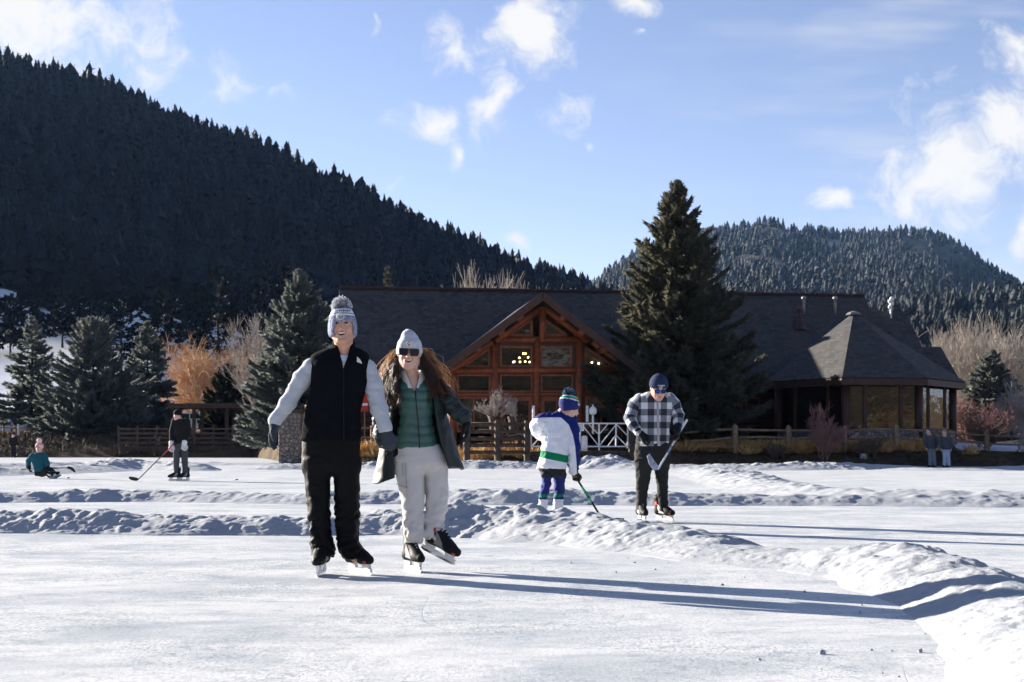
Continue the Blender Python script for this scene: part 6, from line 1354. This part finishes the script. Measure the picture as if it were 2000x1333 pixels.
g_=m.build('sunglasses',M_lens,pm,smooth=True); l_.build('lens',mat('blue mirror lens',(.02,.10,.42),None,.08,metal=.7),g_)
# stitched badge on his hat
hq=lambda x,y,z:hc+hR@(np.array([x,y,z])*1.1)
text_mesh('lettering','CANUCKS',.017,M_wht,ht,hq(0,-.105,.072),hR@rotm(pitch=-.2),bold=.0008)
m=MB(); m.tube([hq(.017*math.cos(a),-.109+.01*(.05+.012*math.sin(a)),.046+.014*math.sin(a)) for a in np.linspace(.7,5.6,12)],[.002]+[.0045]*10+[.002],6); m.tube([hq(-.004,-.110,.044),hq(.010,-.109,.050),hq(.018,-.108,.046)],[.004,.004,.001],5); m.build('emblem',M_wht,ht,smooth=True)
glove('glove',pm,M_blk,P(1251,848,-.25),(.9,-.1,-.55),(-.1,.6,-.6),(.4,-.8,.4),.7,1.12,(P(1246,842,-.235),.045),step=.007)
glove('glove',pm,M_blk,P(1323.5,839,-.21),(-.05,-.35,-1),(-.9,.15,.0),(-.2,-1,0),1.0,1.15,(P(1324,833,-.2),.046),step=.007)
skate(pm,P(1254,1024,-.06)*[1,1,0],rad(-80),0,0,None,1.03,boot=M_blk,panel=M_hold); skate(pm,P(1298,1021,.02)*[1,1,0],rad(-55),0,rad(5),M_rtrim,1.03,boot=M_blk,panel=M_hold)
# ---- hockey sticks: things of their own
def stick(label,f,pts,blade,m,r=.016,bl=.07,text=None,textm=None,tpos=.5,bladem=None,band=None,grip=None,tsz=.05):
    """pts: butt and heel, blade: points along the foot of the blade, all in the figure's metres"""
    a,b=[np.array(p,float) for p in pts]; root=empty('hockey_stick',np.array(f.loc)+b,0,label,'hockey stick'); d=unit(b-a)
    L=np.linalg.norm(b-a); q=MB(); q.bar(a-b,np.zeros(3),.021,.031,(0,-1,.1)); q.build('shaft',m,root,bevel=.004)
    q=MB(); B=[np.zeros(3)]+[np.array(p)-b for p in blade]; n=len(B); up=np.array([0,0,1.0])
    d0=unit(B[-1]-B[0]); up=unit(np.array([0,0,1.0])-d0*d0[2]) if abs(d0[2])<.8 else unit(-d-d0*(-d@d0)); sid=np.cross(d0,up)
    vs=[];fs=[]
    for i,p in enumerate(B):
        h=bl*(.8 if i==0 else (1 if i<n-1 else .55)); 
        for sg in (-1,1): vs+=[p+sid*.006*sg-up*h*.25,p+sid*.006*sg+up*h*.75]
    for i in range(n-1):
        k=4*i; fs+=[(k,k+1,k+5,k+4),(k+2,k+6,k+7,k+3),(k+1,k+3,k+7,k+5),(k,k+4,k+6,k+2)]
    fs+=[(0,2,3,1),(4*n-4,4*n-3,4*n-1,4*n-2)]; q.add(vs,fs); q.build('blade',bladem or m,root,bevel=.002)
    for nm,mm,t0,t1,w in ([('grip',grip,0,.14,1.18)] if grip else [])+([('coloured_band',band[0],band[1],band[2],1.12)] if band else []):
        q=MB(); q.bar(a-b+(b-a)*t0,a-b+(b-a)*t1,.021*w,.031*w,(0,-1,.1)); q.build(nm,mm,root,bevel=.004)
    if text:
        z_=np.array([0,-1.0,0]); x_=d if d[2]<0 else -d; y_=unit(np.cross(z_,x_)); R=np.stack([x_,unit(np.cross(y_,x_))*-1,y_],1); R[:,1]=-z_ if False else np.cross(R[:,2],R[:,0])
        text_mesh('lettering',text,tsz,textm,root,(a-b)+(b-a)*tpos+np.array([0,-.019,0]),R,bold=.001)
    return root
M_stk=mat('black composite',(.012,.012,.013),None,.4); M_grn=mat('green stick print',(.04,.62,.16),None,.4); M_swh=mat('white stick paint',(.74,.76,.80),(.6,.63,.7),.4); M_sblu=mat('blue stick print',(.03,.09,.28),None,.4); M_tape=mat('white grip tape',(.78,.76,.70),None,.8); M_sred=mat('red stick paint',(.62,.03,.05),None,.4)
stick('white and blue hockey stick held by the man in plaid, blade pointing up',f,(P(1342,820,-.16),P(1285,917,-.30)),[P(1279,917,-.31),P(1270,905,-.32),P(1265,890,-.33)],M_swh,text='BAUER',textm=M_sblu,tpos=.6,grip=M_tape,bl=.075,bladem=mat('grey blue blade',(.35,.40,.48),(.2,.25,.33),.45,20),tsz=.034)
# ---- boy in the jersey
f=Fig(15.8,1082); P=f.P; sx=15.8/FPX
def jersey_mat(kind):
    m,nt,b=nodes('jersey '+kind); b.inputs['Roughness'].default_value=.8; b.inputs['Specular IOR Level'].default_value=.2
    edge=ramp(nt,attr(nt,'blue'),-.004,.004); gs=math_(nt,'MULTIPLY',ramp(nt,attr(nt,'green'),-.002,.002),1.0)
    c=mix(nt,gs,(.76,.77,.82),(.0,.20,.075)); c=mix(nt,edge,c,(.007,.017,.14)); n=noise(nt,coord(nt),300,2); setin(nt,b.inputs['Base Color'],c); bump(nt,b,n,.25,.004); return m
def pxy(V): return 1000+(V[:,0]+f.X0)*FPX/f.d, YH-(V[:,2]-HC)*FPX/f.d
def blue(V):
    x,y=pxy(V); bx=np.interp(y,[800,812,818,830,850,870,900,930],[1085,1090,1097,1110,1118,1122,1125,1127]); ya=np.interp(x,[1040,1060,1095],[819,816,816]); return np.maximum((x-bx)*sx,(ya-y)*sx)
def green(V): x,y=pxy(V); t=np.interp(x,[1050,1107],[878,890]); q=np.minimum(y-t,t+14.5-y)*sx; return np.where((V[:,1]>-9),q,-1)
hR=rotm(yaw=rad(112),pitch=.22,roll=.08); hc=P(1112,797,.0)
tor=f.rows([(803,1088,1112,.06,.0),(808,1076,1118,.085,.0),(816,1066,1122,.11),(830,1063,1122,.125),(850,1061,1119,.135),(880,1055,1113,.14),(905,1051,1109,.145),(916,1049,1107,.142)])
pe=f.rows([(900,1056,1104,.12),(918,1055,1105,.125),(932,1056,1105,.11)]); lg=f.rows([(915,1054,1079,.1),(932,1057,1078,.075),(945,1058,1077,.07),(960,1054.5,1073,.064),(975,1052,1070,.056),(990,1051,1069,.056),(1012,1052,1068,.06)],-.02); rg=f.rows([(915,1077,1106,.1),(932,1080,1105,.078),(945,1081,1104,.072),(960,1081.5,1102,.066),(975,1080,1101,.06),(990,1079,1100,.058),(1016,1080,1099,.06)],.05)
arms=[([P(1072,818,.0),P(1058,824,.02),P(1049,833,.06),P(1054,846,.14),P(1066,858,.22)],[.075,.085,.082,.07,.05]),([P(1114,818,-.0),P(1119,840,-.04),P(1121,870,-.06),P(1122,900,-.03),P(1120,921,-.0)],[.075,.07,.068,.062,.055])]
def sock_mat():
    m,nt,b=nodes('hockey socks and shorts'); b.inputs['Roughness'].default_value=.9; h=attr(nt,'py')
    c=mix(nt,ramp(nt,h,931,931.6),(.012,.012,.013),(.007,.02,.15)); c=mix(nt,math_(nt,'MULTIPLY',ramp(nt,h,965,965.6),ramp(nt,h,971.6,971)),c,(.0,.16,.08)); c=mix(nt,ramp(nt,h,975.5,976),c,(.78,.78,.80)); setin(nt,b.inputs['Base Color'],c); return m
def kidhat():
    m,nt,b=nodes('striped knit hat'); b.inputs['Roughness'].default_value=.95; h=attr(nt,'h'); w=N(nt,'ShaderNodeTexNoise'); nt.links.new(coord(nt),w.inputs[0]); w.inputs['Scale'].default_value=60; hh=math_(nt,'ADD',h,math_(nt,'MULTIPLY',math_(nt,'SUBTRACT',w.outputs['Fac'],.5),.03))
    c=mix(nt,ramp(nt,hh,.072,.074),(.008,.02,.14),(.8,.8,.8)); c=mix(nt,ramp(nt,hh,.082,.084),c,(.01,.28,.12)); c=mix(nt,ramp(nt,hh,.108,.110),c,(.8,.8,.8)); c=mix(nt,ramp(nt,hh,.117,.119),c,(.02,.04,.18)); setin(nt,b.inputs['Base Color'],c); bump(nt,b,noise(nt,coord(nt),160,2),.5,.006); return m
kid,ht=figure(f,'boy in a white, blue and green hockey jersey, seen from behind with his stick',tor,pe,lg,rg,arms,(hc,hR),jersey_mat('cloth'),sock_mat(),.0095,hat='bobble_hat',hatm=kidhat(),tattr={'blue':blue,'green':green},aattr=lambda pts:{'blue':blue,'green':lambda V:V[:,0]*0-1},topname='jersey',botname='shorts_and_socks',hatz=-.012,hs=1.06,wr=.02,botattr={'py':lambda V:pxy(V)[1]})
rng=np.random.default_rng(6); pc=hc+hR@(np.array([0,.035,.150])*1.06); n=700; D=unit(rng.normal(size=(n,3))); pv,pf=seg_mesh(pc+D*.02,pc+D*(.064+.008*rng.random(n))[:,None],np.full(n,.003),np.full(n,.0045),4)
mk('bobble',pv,pf,[mat('navy bobble yarn',(.015,.035,.14),None,.95),mat('pale blue bobble yarn',(.35,.55,.66),None,.95)],ht,True,mi=np.repeat((rng.random(n)<.38).astype(int),4)); m=MB(); m.ball(pc,.035,8,6); m.build('bobble_core',M_nav,ht,smooth=True)
a_=rad(52); Rl=hR@rotm(yaw=-a_); text_mesh('lettering','FO',.036,M_wht,ht,hc+hR@(np.array([-math.sin(a_)*.118,-math.cos(a_)*.118+.012,.038])*1.06),hR@rotm(yaw=-a_),bold=.001)
glove('glove',kid,mat('black and yellow glove',(.02,.02,.02),(.55,.45,.06),.8,22,lo=.58,hi=.62),P(1122,922,.0),(.25,.1,-1),(.2,.8,.3),(.8,-.3,0),1.0,.95,(P(1121,918,.0),.04),step=.007)
glove('glove',kid,M_blk,P(1067,859,.23),(.8,.3,-.4),(-.2,-.2,-1),(0,1,.2),1.0,.95,(P(1065,857,.21),.04),step=.007)
skate(kid,P(1060,1030,-.0)*[1,1,0],rad(68),0,0,None,.88,boot=M_blk,cut=.2); skate(kid,P(1091,1028,.08)*[1,1,0],rad(60),0,0,None,.88,boot=M_blk,cut=.2)
stick('black hockey stick with green markings leaning from the boy\'s glove to the snow bank',f,(P(1074,852,.24),P(1180,1020,-.25)),[P(1190,1022,-.25),P(1206,1021.5,-.24),P(1219,1018,-.2)],M_stk,band=(M_grn,.60,.78),text='CCM',textm=M_stk,tpos=.69,tsz=.042)
# ---- teenager in black on the far rink
f=Fig(37.0,352); P=f.P; M_bj=cloth('black fleece jacket',(.012,.012,.014),(.018,.018,.02)); M_gp=cloth('grey slacks',(.075,.078,.09),(.055,.057,.066)); M_cap=cloth('black knit',(.012,.012,.013))
hR=rotm(yaw=rad(-48),pitch=.08); hc=P(347,812,-.02)
tor=f.rows([(818,344,359,.08),(822,338,367,.12),(835,337,368,.15),(855,337,368,.15),(868,338,367,.14)]); pe=f.rows([(862,338,367,.13),(880,338,368,.14)]); lg=f.rows([(872,338,353,.12),(897,338.5,351,.1),(912,339,350,.09),(924,340,350,.1)],-.03); rg=f.rows([(872,353,368,.12),(897,354,367,.1),(912,356,367,.09),(924,356.5,367.5,.1)],.02)
arms=[([P(341,823,-.0),P(336,843,-.02),P(335,864,-.12)],[.085,.075,.06]),([P(365,823,.0),P(369,843,-.02),P(361,864,-.12)],[.085,.075,.06])]
tn,_=figure(f,'young player in black jacket and white gloves on the far left rink',tor,pe,lg,rg,arms,(hc,hR),M_bj,M_gp,.018,hat='knit_cap',hatm=M_cap,hs=1.08,wr=.012)
M_wg=mat('white hockey glove',(.75,.73,.68),(.55,.45,.2),.7,9,lo=.55,hi=.7)
for w_,fd,cf in ((P(335,868,-.13),(-.1,-.1,-1),P(335,862,-.12)),(P(360,866,-.14),(-.1,-.2,-1),P(361,862,-.12))): glove('glove',tn,M_wg,w_,fd,(.3,-.8,0),(.9,.2,0),.5,1.35,((np.array(w_)+np.array(cf))/2,.07),th=.009,step=.0095)
skate(tn,P(342,940,-.05)*[1,1,0],rad(-160),0,0,None,1.1); skate(tn,P(360,940,.03)*[1,1,0],rad(-140),0,0,None,1.1)
stick('black and red hockey stick reaching from the white glove to the far ice',f,(P(345,862,-.16),P(269,938.0,-.5)),[P(264,938,-.52),P(257,936.5,-.55),P(251.5,934,-.6)],M_stk,band=(M_sred,.1,.36),bl=.09)
# ---- child sitting on the ice
f=Fig(39.7,80); P=f.P; M_tl=cloth('teal jacket',(.015,.085,.115),(.02,.11,.14)); hR=rotm(yaw=rad(-15),pitch=-.05,roll=-.08); hc=P(76.5,875,.0)
tor=f.rows([(884,70,84,.08),(888,63,87,.12),(897,61,90,.15),(908,64,92,.16),(922,68,94,.16)]); pe=f.rows([(912,68,93,.15),(930,67,92,.15)])
arms=[([P(64,890,.0),P(56,900,.05),P(55,912,.08)],[.08,.075,.065]),([P(87,891,-.02),P(92,905,-.08),P(93,918,-.12)],[.08,.075,.065])]
st=f.rows([(920,72,82,.08),(930,72,82,.08)]); st2=f.rows([(920,80,90,.08),(930,80,90,.08)])
sk_,_=figure(f,'child in a teal jacket and pink hat sitting on the far left ice',tor,pe,st,st2,arms,(hc,hR),M_tl,M_pant,.018,hat='bobble_hat',hatm=mat('pink and white knit',(.72,.30,.25),(.75,.65,.62),.95,14,lo=.48,hi=.54),hs=1.08,wr=.012)
F=Fld((-.25,-.5,-.02),(.6,.4,.4),.018); F.chain([P(80,925,.0),P(93,922,-.2),P(103,930,-.3)],[.1,.085,.07],.03); F.chain([P(84,925,.0),P(98,919,-.05),P(109,928,-.12)],[.1,.085,.07],.03); F.build('leg',M_pant,sk_)
glove('glove',sk_,M_blk,P(57,912,.08),(.1,0,-1),(1,0,0),(0,-1,0),.8,1.2,(P(55.5,910,.08),.07),step=.012); glove('glove',sk_,M_blk,P(93,917,-.12),(.3,-.2,-1),(-1,0,0),(0,-1,0),.8,1.2,(P(93,915,-.12),.07),step=.012)
skate(sk_,P(105,938,-.42)*[1,1,0]+[0,0,.02],rad(-35),rad(25),rad(30),None,1.0,panel=M_hold,cut=.25); skate(sk_,P(112,934,-.2)*[1,1,0]+[0,0,.02],rad(-20),rad(25),rad(30),None,1.0,cut=.25)
pc=P(77,861,.0); m=MB(); m.ball(pc,.075,9,7); m.build('bobble',mat('white bobble',(.75,.72,.7),(.7,.4,.36),.95,30),sk_,smooth=True)
stick('dark hockey stick lying across the lap of the sitting child',f,(P(41,917,.06),P(131,914,-.3)),[P(137,916,-.32),P(142,919,-.33),P(146.5,923,-.34)],M_stk,bl=.08)
for px,py,lb in ((133,934.5,'black puck on the ice beside the sitting child'),(462,938,'black puck alone on the ice right of the young player in black')):
    x,y=gp(px,py); m=MB(); m.lathe((0,0,.001),[(.038,0),(.04,.004),(.04,.024),(.037,.028)],16); tag(m.build('hockey_puck',M_stk,None,'auto',loc=(x,y,0)),lb,'puck','pucks on the far left rink')
# ---- strollers on the far shores
def stroller(d,px,py0,py1,label,top,bot,hatm=None,yaw=0,lean=0,hair=(.05,.03,.02),z=0.0,arms_w=.5,hood=False,skates=False,group=None,wd_=1.0):
    f=Fig(d,px); P=f.P; H_=(py1-py0); s=d/FPX; h=H_*s; q=lambda t:py1-t*H_; w=.115*H_*wd_; 
    rw=lambda L:f.rows([(q(t),px+(cx+lean*t*t)*H_-a*w,px+(cx+lean*t*t)*H_+a*w,dep*h) for t,cx,a,dep in L])
    tor=rw([(.47,0,1.0,.085),(.6,0,1.0,.085),(.72,0,1.08,.085),(.78,0,1.05,.07),(.835,0,.5,.045)]); pe=rw([(.42,0,.95,.08),(.53,0,.95,.08)]); lg=rw([(.04,-.055,.42,.04),(.25,-.05,.42,.042),(.47,-.045,.52,.06)]); rg=rw([(.04,.06,.42,.04),(.25,.05,.42,.042),(.47,.045,.52,.06)])
    ax=lambda t,sg:px+(lean*t*t)*H_+sg*w*1.12
    arms=[([P(ax(.78,sg),q(.775),0),P(ax(.64,sg)+sg*w*.2,q(.64),.02),P(ax(.52,sg)+sg*w*.05,q(.52),-.06*h)],[.05*h,.042*h,.034*h]) for sg in (-1,1)]
    hR=rotm(yaw=yaw,pitch=.35 if lean else .05); hc=P(px+lean*H_*1.0,q(.925),-.02); hs=h/1.75*1.2
    b,_=figure(f,label,tor,pe,lg,rg,arms,(hc,hR),top,bot,.024,hat='knit_cap' if hatm else None,hatm=hatm,hs=hs,wr=.012,group=group)
    b.location.z=z
    m=MB()
    if not hatm:
        F=Fld((hc[0]-.2,hc[1]-.2,hc[2]-.2),(hc[0]+.2,hc[1]+.2,hc[2]+.2),.016); F.frame(hc,hR,hs); F.ell((0,.042,.052),(.084,.088,.078),0); F.ell((0,.065,-.03),(.08,.05,.09),.02); F.build('hood' if hood else 'hair',cloth('dark hood' if hood else 'hair of stroller',hair),b)
    for sg in (-1,1):
        A=arms[(sg+1)//2][0][-1]; caps=hand_caps(A,(0,-.1,-1),(-sg,-.2,0),(0,-1,0),.4,h/1.75); F=Fld(A-.16,A+.16,.016)
        for a_,b_,ra,rb,k in caps: F.rc(a_,b_,ra+.004,rb+.004,k)
        F.build('hand',M_skin,b)
        m=MB(); cx=px+sg*.058*H_; p=P(cx,py1,0); e=np.array([math.sin(yaw)*.14,-math.cos(yaw)*.14,0])*h/1.75; m.tube([p+[0,0,.06]-e*.5,p+[0,0,.055]+e*.5,p+[0,0,.04]+e],[.05,.045,.035],8); m.build('boot',M_blk,b,smooth=True)
    return b
M_jean=cloth('pale blue jeans',(.52,.58,.66),(.42,.48,.57)); M_gt=cloth('grey trackpants',(.24,.26,.28),(.18,.19,.21)); M_wsl=cloth('dark puffer',(.06,.065,.075),(.09,.095,.11))
stroller(61.7,1821,838,913,'person in a dark hooded jacket and grey trousers looking down on the right shore',M_wsl,M_gt,None,rad(-75),-.10,(.09,.092,.10),hood=True,group='pair of strollers on the right shore')
stroller(61.4,1849,841,913.5,'person in a dark jacket and pale blue jeans on the right shore',M_wsl,M_jean,None,rad(-60),-.07,(.40,.26,.15),group='pair of strollers on the right shore')
stroller(107,26,846,895,'distant skater in dark clothes standing near the left shore',M_bj,M_bj,M_cap,rad(30),0)
zb=ground_z((93-1000)*128/FPX,128); py=YH-(zb-HC)*FPX/128; stroller(128,93,py-36,py,'distant person in dark clothes standing on the left bank by the rail fence',M_bj,M_bj,M_cap,rad(-40),0,z=0)
f_=115.2; pz=zz(872,bd); py=YH-(pz-HC)*FPX/f_; stroller(f_,308,py-40,py,'distant person in dark clothes standing behind the boardwalk railing',M_bj,M_gt,M_cap,0,0)
# ------------------------------------------------------------------ the valley air
m=bpy.data.materials.new('thin valley haze'); m.use_nodes=True; nt=m.node_tree; nt.nodes.remove(nt.nodes['Principled BSDF'])
v=N(nt,'ShaderNodeVolumePrincipled'); v.inputs['Color'].default_value=(.30,.55,1,1); v.inputs['Density'].default_value=.000035; v.inputs['Anisotropy'].default_value=.1
nt.links.new(v.outputs[0],nt.nodes['Material Output'].inputs['Volume'])
mb=MB(); mb.bb((-9500,-9500,float(TZ.min())-1),(9500,9500,420)); hz_=mb.build('haze',m); tag(hz_,kind='stuff')
